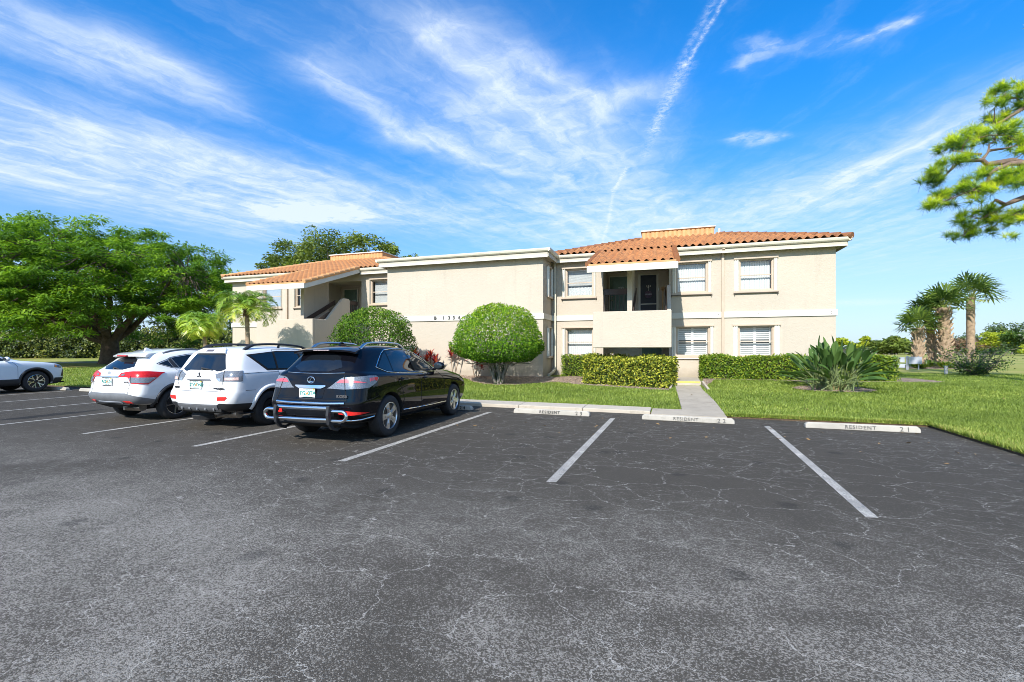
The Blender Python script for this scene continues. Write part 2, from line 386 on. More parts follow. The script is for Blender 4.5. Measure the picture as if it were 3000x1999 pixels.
def paint_mat():
    m, k, p, out = new_mat('worn_paint')
    v = k.pos(); n = k.noise(v, 60, 3, .75).outputs[0]; n2 = k.noise(v, 3.5, 5, .7).outputs[0]
    f = k.smooth(k.math('ADD', n, k.math('MULTIPLY', n2, .55)), .58, .80)
    c = k.mix(f, (.70, .645, .56), (.28, .26, .23))
    wv = k.noise(v, 2.2, 5, .65); vv = k.vmath('ADD', v, k.vmath('MULTIPLY', k.vmath('SUBTRACT', wv.outputs[1], (.5, .5, .5)), (.6, .5, 0)))
    vo = k.node('ShaderNodeTexVoronoi', feature='DISTANCE_TO_EDGE', voronoi_dimensions='2D'); vo.inputs['Scale'].default_value = 2.6; k.l.new(vv, vo.inputs[0])
    c = k.mix(k.math('MULTIPLY', k.math('LESS_THAN', vo.outputs['Distance'], .016), .8), c, (.16, .16, .16))
    k.l.new(c, p.inputs['Base Color']); p.inputs['Roughness'].default_value = .7
    k.l.new(k.bump(n, .4, .004), p.inputs['Normal']); return m
def mulch_mat():
    m, k, p, out = new_mat('stone_mulch')
    v = k.pos(); vo = k.node('ShaderNodeTexVoronoi', feature='F1'); vo.inputs['Scale'].default_value = 26; k.l.new(v, vo.inputs[0])
    sp = k.node('ShaderNodeSeparateXYZ'); k.l.new(vo.outputs['Color'], sp.inputs[0])
    c = k.ramp(sp.outputs[0], [(0, (.30, .18, .11)), (.35, (.52, .36, .25)), (.65, (.66, .50, .36)), (.9, (.76, .63, .48)), (1, (.40, .24, .14))])
    c = k.mix(k.smooth(vo.outputs['Distance'], .35, .6), c, (.10, .07, .05))
    k.l.new(c, p.inputs['Base Color']); p.inputs['Roughness'].default_value = .85
    k.l.new(k.bump(k.math('SUBTRACT', 1.0, vo.outputs['Distance']), .9, .02), p.inputs['Normal']); return m
M_ASPH, M_LAWN, M_CONC, M_PAINT, M_MULCH = asphalt_mat(), lawn_mat(), concrete_mat(), paint_mat(), mulch_mat()
# ---------------------------------------------------------------- sheets
def axis_lines(marks, near, step, far):
    v = set(round(x, 3) for x in np.arange(near[0], near[1]+1e-6, step)); v |= set(marks)
    s = step
    x = near[1]
    while x < far: s *= 1.35; x += s; v.add(round(x, 2))
    x = near[0]; s = step
    while x > -far: s *= 1.35; x -= s; v.add(round(x, 2))
    return np.array(sorted(v))
xs = axis_lines([4.55], (-32, 22), .8, 1500); ys = axis_lines([11.05], (10.25, 42), .6, 1500)
Vx, Vy = np.meshgrid(xs, ys); Vz = gz(Vx, Vy)
Vl = np.stack([Vx, Vy, Vz], -1).reshape(-1, 3); nx = len(xs); Fl = []
for j in range(len(ys)-1):
    for i in range(nx-1):
        if xs[i+1] <= 4.551 and ys[j+1] <= 11.051 and xs[i] >= -70 and ys[j] > -60: continue
        Fl.append((j*nx+i, j*nx+i+1, (j+1)*nx+i+1, (j+1)*nx+i))
struct(np_mesh('lawn', Vl, np.array(Fl), M_LAWN, smooth=True))
# turf edge: the sod stands a few centimetres above the asphalt
o = MB(); ex = [4.55]*60; ey = np.linspace(-40, 11.05, 60)
o.add([(4.55, y, z) for y in ey for z in (-.02, g1(4.55, y))], [(2*i, 2*i+1, 2*i+3, 2*i+2) for i in range(59)])
ex = np.linspace(-70, 4.55, 90); o.add([(x, 11.05, z) for x in ex for z in (-.02, g1(x, 11.05))], [(2*i, 2*i+1, 2*i+3, 2*i+2) for i in range(89)])
M_SOIL = mat('soil', (.10, .065, .035), .9, var=.4, vscale=20, bump=.8, bscale=60)
struct(o.build('turf_edge', M_SOIL))
struct(mesh_obj('parking_lot', [(-72, -62, 0), (4.56, -62, 0), (4.56, 11.06, 0), (-72, 11.06, 0)], [(0, 1, 2, 3)], M_ASPH))
for x in (1.62, -1.355, -4.255, -7.05, -9.96, -12.72, -15.5, -18.17, -20.85, -23.7, -26.5):
    w = .055 + .004*math.sin(x*7)
    y0 = 4.95 + .04*math.sin(x*3)
    struct(mesh_obj('parking_line', [(x-w, y0, .004), (x+w, y0+.02, .004), (x+w*.97, 10.12, .004), (x-w*.97, 10.1, .004)], [(0, 1, 2, 3)], M_PAINT))
# kerb strip with joints, and the walkway up to the door step
def strip_top(x): return .085 - .055*float(sm((x+.9)/1.2))
xsK = [-14, -12.3, -10.6, -8.9, -7.2, -5.5, -3.85, -2.2, -.62]
kb = MB()
for a, b in zip(xsK[:-1], xsK[1:]):
    a += .006; b -= .006
    fa_, fb_ = 11.02, 11.02; ba_, bb_ = 11.62, 11.62
    kb.add([(a, fa_, -.02), (b, fb_, -.02), (b, bb_, -.02), (a, ba_, -.02), (a, fa_, strip_top(a)), (b, fb_, strip_top(b)), (b, bb_, strip_top(b)+.02), (a, ba_, strip_top(a)+.02)],
           [(0,3,2,1),(4,5,6,7),(0,1,5,4),(1,2,6,5),(2,3,7,6),(3,0,4,7)])
struct(kb.build('kerb_strip', M_CONC, bevel=.015))
wk = MB(); prof = [(10.86, .035, -.6, .99), (11.6, .075, -.6, .965), (11.62, .078, .07, .962), (13.2, .13, .02, .91), (15.0, .155, -.04, .84), (16.4, .18, -.09, .76), (17.3, .235, -.12, .71)]
vs = []
for y, z, xl, xr in prof: vs += [(xl, y, z), (xr, y, z), (xr, y, -.05), (xl, y, -.05)]
fs = []
for i in range(len(prof)-1):
    b = 4*i
    for q in range(4): fs.append((b+q, b+(q+1) % 4, b+4+(q+1) % 4, b+4+q))
fs += [(0, 3, 2, 1), (4*len(prof)-4, 4*len(prof)-3, 4*len(prof)-2, 4*len(prof)-1)]
wk.add(vs, fs); struct(wk.build('walkway', concrete_mat('walk_concrete', (.42, .36, .28), (.22, .185, .14)), bevel=.01))
M_YEL = mat('yellow_paint', (.80, .52, .10), .6, var=.15, vscale=20)
st = MB(); st.box(-.17, .74, 17.3, 20.2, .02, .372); struct(st.build('door_step', M_CONC, bevel=.012))
st = MB(); st.box(-.14, .71, 17.292, 17.42, .325, .377); o = st.build('step_edge_paint', M_YEL, bevel=.004); struct(o)
for x0, x1 in ((-.20, -.27), (.79, .92)):
    e = MB(); e.add([(x0-.035, 17.5, .1), (x0+.035, 17.5, .1), (x1+.035, 16.3, .1), (x1-.035, 16.3, .1), (x0-.035, 17.5, .40), (x0+.035, 17.5, .40), (x1+.035, 16.3, .22), (x1-.035, 16.3, .22)],
       [(0,1,2,3),(4,7,6,5),(0,4,5,1),(1,5,6,2),(2,6,7,3),(3,7,4,0)])
    tag(e.build('edging_kerb', M_CONC, bevel=.01), 'low pale concrete edging kerb along the ' + ('left' if x0 < 0 else 'right') + ' side of the walkway below the step', 'kerb', 'edging kerbs at the walkway')
def bed(name, pts, dz=.012):
    # polygon draped over the terrain
    P2 = [Vector((x, y)) for x, y in pts]; bnd = []
    for a, b in zip(P2, P2[1:]+P2[:1]):
        n = max(1, int((b-a).length/.35)); bnd += [a.lerp(b, i/n) for i in range(n)]
    n = len(bnd); xs_ = [p.x for p in bnd]; ys_ = [p.y for p in bnd]
    ins = [Vector((x+.1*random.random(), y+.1*random.random())) for x in np.arange(min(xs_), max(xs_), .4) for y in np.arange(min(ys_), max(ys_), .4)]
    r = delaunay_2d_cdt(bnd+ins, [(i, (i+1) % n) for i in range(n)], [], 1, 1e-5)
    return struct(mesh_obj(name, [(p.x, p.y, g1(p.x, p.y)+dz+.012*math.sin(p.x*9+p.y*7)) for p in r[0]], r[2], M_MULCH, smooth=179))
bed('mulch_bed', [(-21, 16.0), (-13, 16.5), (-10.5, 17.3), (-8.6, 17.6), (-7.6, 16.6), (-7.0, 16.0), (-6.4, 15.85), (-5.8, 16.1), (-5.2, 16.9), (-4.4, 17.25), (-3.5, 16.85), (-2.6, 16.5), (-1.5, 16.05), (-.30, 15.7), (-.24, 20.1), (-4.4, 20.4), (-4.5, 18.6), (-12.8, 18.2), (-21, 17.9)])
bed('mulch_bed', [(.86, 17.0), (1.3, 18.75), (2.4, 19.0), (3.6, 18.9), (4.3, 18.3), (5.2, 18.8), (6.6, 19.2), (8.3, 19.6), (9.2, 20.6), (9.0, 22.6), (6.0, 22.5), (5.8, 20.6), (.86, 20.3)])
bed('mulch_bed', [(4.65+1.15*math.cos(a), 17.25+.55*math.sin(a)) for a in np.linspace(0, 2*PI, 22)[:-1]], .016)
bed('mulch_bed', [(14.3, 37.6), (16.5, 37.2), (19.3, 38.6), (20.6, 41.5), (18, 44), (14.6, 42)], .02)
# ---------------------------------------------------------------- building materials
def stucco_mat(name, col):
    m, k, p, out = new_mat(name)
    v = k.obj(); n1 = k.noise(v, .5, 5, .6).outputs[0]
    t = k.noise(v, 7.5, 6, .62, .9).outputs[0]; fine = k.noise(v, 60, 3, .6).outputs[0]
    c = k.mix(k.smooth(n1, .3, .7), tuple(x*.96 for x in col), tuple(min(1, x*1.03) for x in col))
    vr = k.noise(k.mapping(v, scale=(3.5, 3.5, .35)), 1.2, 5, .65).outputs[0]
    c = k.mix(k.math('MULTIPLY', k.smooth(vr, .52, .78), .30), c, tuple(x*.74 for x in col))
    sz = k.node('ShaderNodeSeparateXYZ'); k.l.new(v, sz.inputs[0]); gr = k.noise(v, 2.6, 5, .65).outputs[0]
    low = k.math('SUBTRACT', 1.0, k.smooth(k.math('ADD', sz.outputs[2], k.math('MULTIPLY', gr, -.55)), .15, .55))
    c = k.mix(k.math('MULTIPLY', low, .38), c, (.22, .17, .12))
    k.l.new(c, p.inputs['Base Color']); p.inputs['Roughness'].default_value = .9; p.inputs['Specular IOR Level'].default_value = .25
    h = k.math('ADD', k.smooth(t, .42, .62), k.math('MULTIPLY', fine, .25))
    k.l.new(k.bump(h, .34, .010), p.inputs['Normal']); return m
def tile_mat(name, dark):
    m, k, p, out = new_mat(name)
    v = k.obj(); a = k.node('ShaderNodeAttribute', attribute_name='tint').outputs['Fac']
    c = k.ramp(a, [(0, (.30, .118, .044)), (.35, (.42, .180, .065)), (.7, (.475, .218, .083)), (1, (.35, .142, .052))])
    n = k.noise(v, 3.2, 6, .7).outputs[0]; n2 = k.noise(v, 22, 4, .7).outputs[0]
    f = k.math('MULTIPLY', k.smooth(k.math('ADD', k.math('MULTIPLY', n, .7), k.math('MULTIPLY', n2, .4)), .61 - .12*dark, .82 - .10*dark), .45 + .33*dark)
    c = k.mix(f, c, (.13, .065, .04))
    k.l.new(c, p.inputs['Base Color']); p.inputs['Roughness'].default_value = .8
    k.l.new(k.bump(n2, .3, .006), p.inputs['Normal']); return m
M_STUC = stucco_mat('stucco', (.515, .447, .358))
M_WHITE = mat('white_trim', (.63, .595, .515), .55, var=.06, vscale=2.0, bump=.08, bscale=30, dirt=.25)
M_CREAM = mat('cream_aluminium', (.60, .555, .44), .45, var=.06, vscale=2.5, dirt=.3)
M_FASC_SHADE = mat('fascia_shaded_tan', (.50, .445, .355), .6, var=.08, vscale=2.5, dirt=.3)  # the fascia's shade under the gutter is put into this darker tan
M_BEIGEM = mat('beige_aluminium', (.50, .40, .30), .45, var=.06, vscale=3)
M_SHUT = mat('shutter_white', (.78, .75, .66), .45, var=.05, vscale=3)
M_BRONZE = mat('bronze_aluminium', (.10, .075, .055), .4, var=.1)
M_DKWOOD = mat('dark_brown_paint', (.075, .052, .042), .55, var=.2, vscale=8)
M_GREEN = mat('door_green', (.095, .155, .115), .45, var=.1)
M_SCREEN = mat('storm_door_navy', (.022, .030, .045), .5)
M_TILE_A = tile_mat('roof_tile_clean', 0.0); M_TILE_B = tile_mat('roof_tile_weathered', 1.0)
M_PARA = mat('parapet_tile', (.60, .31, .13), .75, var=.2, vscale=3)
M_BLIND = mat('blind_white', (.72, .71, .68), .6)
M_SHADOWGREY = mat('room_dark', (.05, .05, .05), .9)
M_BLACK = mat('black_plastic', (.02, .02, .02), .5)
M_STAINW = mat('landing_concrete', (.36, .33, .27), .9, var=.2)
def glass_mat(name, tintc=(.93, .96, .97), refl=.045):
    m, k, p, out = new_mat(name); k.n.remove(p)
    tr = k.node('ShaderNodeBsdfTransparent'); tr.inputs[0].default_value = (*tintc, 1)
    gl = k.node('ShaderNodeBsdfGlossy'); gl.inputs['Roughness'].default_value = .02
    fr = k.node('ShaderNodeFresnel'); fr.inputs[0].default_value = 1.5
    f = k.math('ADD', k.math('MULTIPLY', fr.outputs[0], .8), refl, clamp=True)
    mx = k.node('ShaderNodeMixShader'); k.l.new(f, mx.inputs[0]); k.l.new(tr.outputs[0], mx.inputs[1]); k.l.new(gl.outputs[0], mx.inputs[2]); k.l.new(mx.outputs[0], out.inputs[0]); return m
M_GLASS = glass_mat('window_glass')
# ---------------------------------------------------------------- apartment building, local x along the facade, y depth, z up
B0 = (-8.6, 20.3)
BW = b2w(*B0)
BLD = thing('apartment_building', 'two storey beige stucco apartment building with orange tile hip roofs behind the parked cars', 'building', (BW[0], BW[1], 0), BR)
def bo(o):                       # a direct part of the building, modelled in facade coordinates
    o.location = (-B0[0], -B0[1], 0); return o
def bpart(name, mb, m, bevel=0, parent=None, smooth=None):
    o = mb.build(name, m, parent or BLD, smooth, bevel)
    return bo(o) if parent is None else o
def bsplit(name, mb, m, bevel=0):
    # one object per separate board
    n = len(mb.v); par = list(range(n))
    def find(a):
        while par[a] != a: par[a] = par[par[a]]; a = par[a]
        return a
    for f in mb.f:
        for b in f[1:]: par[find(b)] = find(f[0])
    groups = {}
    for f in mb.f: groups.setdefault(find(f[0]), []).append(f)
    for fs_ in groups.values():
        ids = sorted({i for f in fs_ for i in f}); re_ = {i: j for j, i in enumerate(ids)}
        q = MB(); q.add([mb.v[i] for i in ids], [tuple(re_[i] for i in f) for f in fs_]); bpart(name, q, m, bevel)
WF, BF = 20.3, 18.65             # facade planes: wings, middle block
RX0, RX1, MX0, MX1, LX0 = -4.65, 6.4, -12.2, -4.65, -23.7
ZB, ZS = -.1, 5.44               # base, soffit
def wall_panel(mb, x0, x1, z0, z1, y, t, holes):
    """wall slab facing -y with rectangular holes (x0,x1,z0,z1)"""
    xs_ = sorted({x0, x1, *[h[0] for h in holes], *[h[1] for h in holes]}); zs_ = sorted({z0, z1, *[h[2] for h in holes], *[h[3] for h in holes]})
    def solid(i, j):
        if i < 0 or j < 0 or i >= len(xs_)-1 or j >= len(zs_)-1: return False
        cx, cz = (xs_[i]+xs_[i+1])/2, (zs_[j]+zs_[j+1])/2
        return not any(h[0] < cx < h[1] and h[2] < cz < h[3] for h in holes)
    for i in range(len(xs_)-1):
        for j in range(len(zs_)-1):
            if not solid(i, j): continue
            a, b, c, d_ = xs_[i], xs_[i+1], zs_[j], zs_[j+1]
            mb.add([(a, y, c), (b, y, c), (b, y, d_), (a, y, d_)], [(0, 1, 2, 3)])
            mb.add([(a, y+t, c), (b, y+t, c), (b, y+t, d_), (a, y+t, d_)], [(3, 2, 1, 0)])
            for di, dj, q in ((-1, 0, [(a, c), (a, d_)]), (1, 0, [(b, c), (b, d_)]), (0, -1, [(a, c), (b, c)]), (0, 1, [(a, d_), (b, d_)])):
                if not solid(i+di, j+dj): mb.add([(q[0][0], y, q[0][1]), (q[1][0], y, q[1][1]), (q[1][0], y+t, q[1][1]), (q[0][0], y+t, q[0][1])], [(0, 1, 2, 3)])
UP, LO = (3.86, 5.13), (1.22, 2.46)        # window openings
WIN_R = [(-4.02, -2.77, *UP), (-4.02, -2.77, *LO), (.66, 1.90, *UP), (.66, 1.98, *LO), (3.06, 4.30, *UP), (3.03, 4.32, *LO)]
WIN_L = [(-21.42, -20.12, *UP), (-19.15, -17.9, *UP), (-14.28, -12.98, *UP)]
REC_R = [(-2.34, .40, 2.86, 5.12), (-2.34, .40, .2, 2.46)]      # entrance recesses
REC_L = [(-17.35, -14.85, 2.86, 5.12), (-17.35, -14.85, .2, 2.46)]
def build_wall(x0, x1, holes):
    mb = MB(); wall_panel(mb, x0, x1, ZB, ZS, WF, .22, holes)
    return mb
w = build_wall(RX0, RX1, WIN_R+REC_R)
w.box(RX1-.22, RX1, WF+.22, 32.3, ZB, ZS); w.box(RX0, RX1-.22, 32.08, 32.3, ZB, ZS)
for (a, b, c, d_) in REC_R:                # recess side walls, back wall and ceiling
    w.box(a-.12, a, WF+.22, WF+1.75, c, d_+.1); w.box(b, b+.12, WF+.22, WF+1.75, c, d_+.1)
    w.box(a, b, WF+.22, WF+1.75, d_+.002, d_+.1)
    dx0 = (-1.62, -.70) if c > 2 else (-.82, .12)
    hs = [(-2.24, -1.34, 2.86, 4.93), (-.94, .0, 2.86, 4.96)] if c > 2 else [(-.80, .14, .2, 2.33)]
    wall_panel(w, a, b, c, d_, WF+1.55, .2, hs)
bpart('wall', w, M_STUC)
w = build_wall(LX0, MX0, WIN_L+REC_L)
w.box(LX0, LX0+.22, WF+.22, 32.3, ZB, ZS); w.box(LX0+.22, MX0, 32.08, 32.3, ZB, ZS)
for (a, b, c, d_) in REC_L:
    w.box(a-.12, a, WF+.22, WF+1.75, c, d_+.1); w.box(b, b+.12, WF+.22, WF+1.75, c, d_+.1); w.box(a, b, WF+.22, WF+1.75, d_+.002, d_+.1)
    wall_panel(w, a, b, c, d_, WF+1.55, .2, [(-17.12, -16.18, c, c+2.08)])
bpart('wall', w, M_STUC)
w = MB(); wall_panel(w, MX0, MX1, ZB, ZS, BF, .22, [])
SW = [(19.52, 20.12, *UP), (19.52, 20.12, *LO)]       # the two windows in the block's right flank (y range)
ys_ = [BF+.22, 19.52, 20.12, WF]; 
for i in range(3):
    zs_ = [ZB, LO[0], LO[1], UP[0], UP[1], ZS]
    for j in range(5):
        if i == 1 and j in (1, 3): continue
        w.box(MX1-.2, MX1, ys_[i], ys_[i+1], zs_[j], zs_[j+1])
w.box(MX0, MX0+.2, BF+.22, WF, ZB, ZS); w.box(MX0+.2, MX1-.2, WF-.1, WF-.002, ZB, ZS)
bpart('wall', w, M_STUC)
# floors of the recesses
f_ = MB(); f_.box(-2.34, .40, WF+.02, WF+1.75, 2.70, 2.855); f_.box(-17.35, -14.85, WF+.02, WF+1.75, 2.70, 2.855); bsplit('gallery_floor', f_, M_STAINW)
# white belt course between the storeys
for segs in ([(RX0+.14, -2.44), (.48, RX1+.05)], [(LX0-.05, -18.25), (-15.0, MX0-.002)]):
    b_ = MB()
    for a, b in segs: b_.box(a, b, WF-.05, WF-.003, 2.80, 3.04)
    if segs[1][1] > 0: b_.box(RX1+.003, RX1+.05, WF-.002, 32.2, 2.80, 3.04)
    else: b_.box(LX0-.05, LX0-.003, WF-.002, 32.2, 2.80, 3.04)
    for x in ((2.3, 3.9, 5.2, 6.3) if segs[1][1] > 0 else (-23.5, -21.5)): pass
    bsplit('belt_course', b_, M_WHITE, .006)
b_ = MB(); b_.box(MX0-.05, MX1+.05, BF-.05, BF-.003, 2.80, 3.04); b_.box(MX1+.003, MX1+.05, BF-.002, WF-.16, 2.80, 3.04); b_.box(MX1+.003, MX1+.14, WF-.158, WF-.05, 2.80, 3.04)
BELT = bpart('belt_course', b_, M_WHITE, .006)
for x, y in ((2.3, WF), (3.75, WF), (5.05, WF), (6.25, WF), (-23.4, WF), (-21.9, WF), (-4.85, BF), (-9.6, BF), (-11.2, BF)):
    for dz in ((2.88, 2.96) if abs(x) in (6.25, 4.85, 23.4) else (2.93,)):
        nb = MB(); nb.lathe([(y-.055, .012), (y-.051, .011), (y-.051, .001)], 8, 'y', (x, 0, dz)); bpart('belt_bolt', nb, M_BLACK)
# eaves: soffit, fascia board and gutter
def eave(x0, x1, y, left=True, right=True, gaps=()):
    so, fa, gu, db = MB(), MB(), MB(), MB()
    fo, go = .27, .40
    runs = []; cur = x0-go*left
    for a, b in gaps: runs.append((cur, a)); cur = b
    runs.append((cur, x1+go*right))
    for i, (a, b) in enumerate(runs):
        a2 = a + (.13 if left and i == 0 else 0); b2 = b - (.13 if right and i == len(runs)-1 else 0)
        fa.box(a2, b2, y-fo-.03, y-fo, 5.45, 5.62); db.box(a2, b2, y-fo-.045, y-fo, 5.38 if y > 20 else 5.335, 5.447)  # tan board with a white strip along its lower edge
        so.box(a2, b2, y-fo, y+.02, ZS, ZS+.03)
        prof = [(y-fo-.032, 5.56), (y-fo-.075, 5.56), (y-go+.015, 5.60), (y-go, 5.66), (y-go, 5.70), (y-go+.012, 5.70), (y-go+.02, 5.675), (y-fo-.032, 5.675)]
        gu.prism(prof, 'x', a, b)
    return so, fa, gu, db
so, fa, gu, db = eave(RX0+.15, RX1, WF, left=False, gaps=[(-2.44, .60)])
fa.box(RX1+.27, RX1+.30, WF-.268, 32.3, 5.37, 5.62); so.box(RX1, RX1+.27, WF+.022, 32.3, ZS, ZS+.03)
gu.prism([(RX1+.302, 5.56), (RX1+.345, 5.56), (RX1+.385, 5.60), (RX1+.40, 5.66), (RX1+.40, 5.70), (RX1+.302, 5.675)], 'y', WF-.398, 32.3)
bsplit('soffit', so, M_STUC); bsplit('fascia', fa, M_FASC_SHADE, .006); bsplit('fascia_strip', db, M_WHITE, .004); bsplit('gutter', gu, M_CREAM)
so, fa, gu, db = eave(LX0, MX0, WF, right=False, gaps=[(-18.0, -14.72)])
fa.box(LX0-.30, LX0-.27, WF-.268, 32.3, 5.37, 5.62); so.box(LX0-.27, LX0, WF+.022, 32.3, ZS, ZS+.03)
gu.prism([(LX0-.302, 5.56), (LX0-.345, 5.56), (LX0-.385, 5.60), (LX0-.40, 5.66), (LX0-.40, 5.70), (LX0-.302, 5.675)], 'y', WF-.398, 32.3)
bsplit('soffit', so, M_STUC); bsplit('fascia', fa, M_FASC_SHADE, .006); bsplit('fascia_strip', db, M_WHITE, .004); bsplit('gutter', gu, M_CREAM)
so, fa, gu, db = eave(MX0, MX1, BF)
for s_, X in ((1, MX1), (-1, MX0)):
    a, b = sorted((X+s_*.27, X+s_*.30)); fa.box(a, b, BF-.268, WF-.2, 5.37, 5.62)
    a, b = sorted((X, X+s_*.27)); so.box(a, b, BF+.022, WF-.2, ZS, ZS+.03)
    gu.prism([(X+s_*.302, 5.56), (X+s_*.345, 5.56), (X+s_*.385, 5.60), (X+s_*.40, 5.66), (X+s_*.40, 5.70), (X+s_*.302, 5.675)], 'y', BF-.398, WF-.25)
bsplit('soffit', so, M_STUC); bsplit('fascia', fa, M_FASC_SHADE, .006); bsplit('fascia_strip', db, M_WHITE, .004); bsplit('gutter', gu, M_CREAM)
fl = MB(); fl.box(MX0-.26, MX1+.26, BF-.25, 26, 5.62, 5.70); bpart('flat_roof', fl, mat('roof_felt', (.12, .115, .11), .9, var=.2))
# downspouts
def downspout(pts, w=.05, dpt=.04):
    mb = MB()
    for a, b in zip(pts, pts[1:]):
        a, b = Vector(a), Vector(b); t = (b-a).normalized(); sx = Vector((1, 0, 0)) if abs(t.x) < .9 else Vector((0, 1, 0)); sy = t.cross(sx).normalized(); sx = sy.cross(t).normalized()
        c = [a+sx*w+sy*dpt, a-sx*w+sy*dpt, a-sx*w-sy*dpt, a+sx*w-sy*dpt]; mb.add(c+[q+(b-a) for q in c], [(0,3,2,1),(4,5,6,7),(0,1,5,4),(1,2,6,5),(2,3,7,6),(3,0,4,7)])
    return mb
d1 = downspout([(2.46, WF-.335, 5.56), (2.46, WF-.06, 5.36), (2.46, WF-.06, .3)]); bpart('downspout', d1, M_BEIGEM, .008)
d2 = downspout([(-4.48, WF-.10, 5.62), (-4.48, WF-.10, .62), (-4.50, WF-.45, .50), (-4.55, WF-1.05, .40)], .055, .045); bpart('downspout', d2, M_CREAM, .008)
d3 = downspout([(-19.68, WF-.335, 5.56), (-19.68, WF-.06, 5.36), (-19.68, WF-.06, .3)]); bpart('downspout', d3, M_BEIGEM, .008)
# ---------------------------------------------------------------- windows
def window(x0, x1, z0, z1, yf, style, sh=(.16, .12), axis='front'):
    """frame part with panes, sashes, blinds and shutter stacks as sub-parts, facing -y"""
    fr = MB(); t = .055
    fr.box(x0, x0+t, yf+.03, yf+.14, z0, z1); fr.box(x1-t, x1, yf+.03, yf+.14, z0, z1)
    fr.box(x0+t, x1-t, yf+.03, yf+.14, z1-.05, z1); fr.box(x0+t, x1-t, yf+.03, yf+.14, z0, z0+.05)
    # shutter tracks around the opening
    fr.box(x0-sh[0]-.02, x1+sh[1]+.02, yf-.075, yf-.003, z1+.0, z1+.06)
    fr.box(x0-sh[0]-.02, x1+sh[1]+.02, yf-.06, yf-.003, z0-.07, z0-.0)
    W_ = fr.build('window', M_BEIGEM, BLD, None, .004); bo(W_)
    zm = (z0+z1)/2 + .0
    s_ = MB(); y0, y1 = yf+.075, yf+.11
    s_.box(x0+t, x1-t, y0-.02, y1, zm-.018, zm+.018)
    for a, b, c, d_ in ((x0+t, x0+t+.022, z0+.05, z1-.05), (x1-t-.022, x1-t, z0+.05, z1-.05)): s_.box(a, b, y0, y1, c, d_)
    s_.box(x0+t+.022, x1-t-.022, y0, y1, z1-.07, z1-.05); s_.box(x0+t+.022, x1-t-.022, y0-.02, y1, z0+.05, z0+.075)
    s_.build('sash', M_BEIGEM if style != 'dark' else M_BRONZE, W_)
    g_ = MB(); g_.add([(x0+t, yf+.10, z0+.05), (x1-t, yf+.10, z0+.05), (x1-t, yf+.10, z1-.05), (x0+t, yf+.10, z1-.05)], [(0, 1, 2, 3)]); g_.build('pane', M_GLASS, W_)
    sl = MB(); sl.box(x0-sh[0]-.03, x1+sh[1]+.03, yf-.085, yf-.003, z0-.10, z0-.072)
    for q in (x0-sh[0], x1+sh[1]-.02): sl.box(q, q+.02, yf-.08, yf-.01, z0-.16, z0-.10)
    sl.build('sill_track', M_BRONZE if z0 > 3 else M_SHUT, W_)
    for s0, s1 in ((x0-sh[0], x0-.004), (x1+.004, x1+sh[1])):     # accordion shutter folded to the side
        q = MB(); n = 4; pts = []
        for i in range(n+1): pts.append((s0+(s1-s0)*i/n, yf-.07 if i % 2 else yf-.012))
        q.prism(pts+[(s1, yf-.004), (s0, yf-.004)], 'z', z0+.002, z1-.002); q.build('shutter', M_SHUT, W_)
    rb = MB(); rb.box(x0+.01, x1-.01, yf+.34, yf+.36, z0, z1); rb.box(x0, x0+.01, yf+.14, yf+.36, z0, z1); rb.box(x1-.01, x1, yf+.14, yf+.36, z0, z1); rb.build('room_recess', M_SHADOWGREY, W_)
    bl = MB(); bx0, bx1 = x0+t+.02, x1-t-.02
    if style == 'slats' or style == 'lace':
        zlo = z0+.06 if style == 'slats' else zm-.14
        n = int((z1-.06-zlo)/.032)
        for i in range(n):
            z = zlo+(z1-.06-zlo)*(i+.5)/n; bl.add([(bx0, yf+0.255, z-.015), (bx1, yf+0.255, z-.015), (bx1, yf+0.275, z+.011), (bx0, yf+0.275, z+.011)], [(0, 1, 2, 3)])
        bl.box(bx0, bx1, yf+0.250, yf+0.290, z1-.075, z1-.05)
    elif style == 'vertical':
        n = int((bx1-bx0)/.085)
        for i in range(n):
            x = bx0+(bx1-bx0)*(i+.5)/n; bl.add([(x-.047, yf+0.260, z0+.05), (x, yf+0.248, z0+.05), (x+.047, yf+0.275, z0+.05), (x-.047, yf+0.260, z1-.06), (x, yf+0.248, z1-.06), (x+.047, yf+0.275, z1-.06)], [(0, 1, 4, 3), (1, 2, 5, 4)])
    elif style == 'plantation':
        mid = (bx0+bx1)/2
        for a, b in ((bx0, mid), (mid, bx1)):
            for q0, q1, r0, r1 in ((a, a+.05, z0+.05, z1-.06), (b-.05, b, z0+.05, z1-.06)): bl.box(q0, q1, yf+0.250, yf+0.275, r0, r1)
            bl.box(a+.05, b-.05, yf+0.250, yf+0.275, zm-.03, zm+.03)
            n = 14
            for i in range(n):
                z = z0+.06+(z1-z0-.13)*(i+.5)/n
                if abs(z-zm) < .05: continue
                bl.add([(a+.05, yf+0.252, z-.036), (b-.05, yf+0.252, z-.036), (b-.05, yf+0.286, z+.034), (a+.05, yf+0.286, z+.034)], [(0, 1, 2, 3)])
    bl.build('blind', M_BLIND, W_, 40 if style == 'vertical' else None)
    if style == 'lace':
        lc = MB(); n = 26
        for i in range(n):
            x = bx0+(bx1-bx0)*i/n; x2 = bx0+(bx1-bx0)*(i+1)/n; a, b = .008*math.sin(i*1.9), .008*math.sin((i+1)*1.9)
            lc.add([(x, yf+0.250+a, z0+.06), (x2, yf+0.250+b, z0+.06), (x2, yf+0.250+b, zm-.17-.015*(i % 3)), (x, yf+0.250+a, zm-.17-.015*((i+1) % 3))], [(0, 1, 2, 3)])
        lc.build('curtain', mat('lace', (.62, .62, .60), .9, var=.55, vscale=45), W_, 60)
    return W_
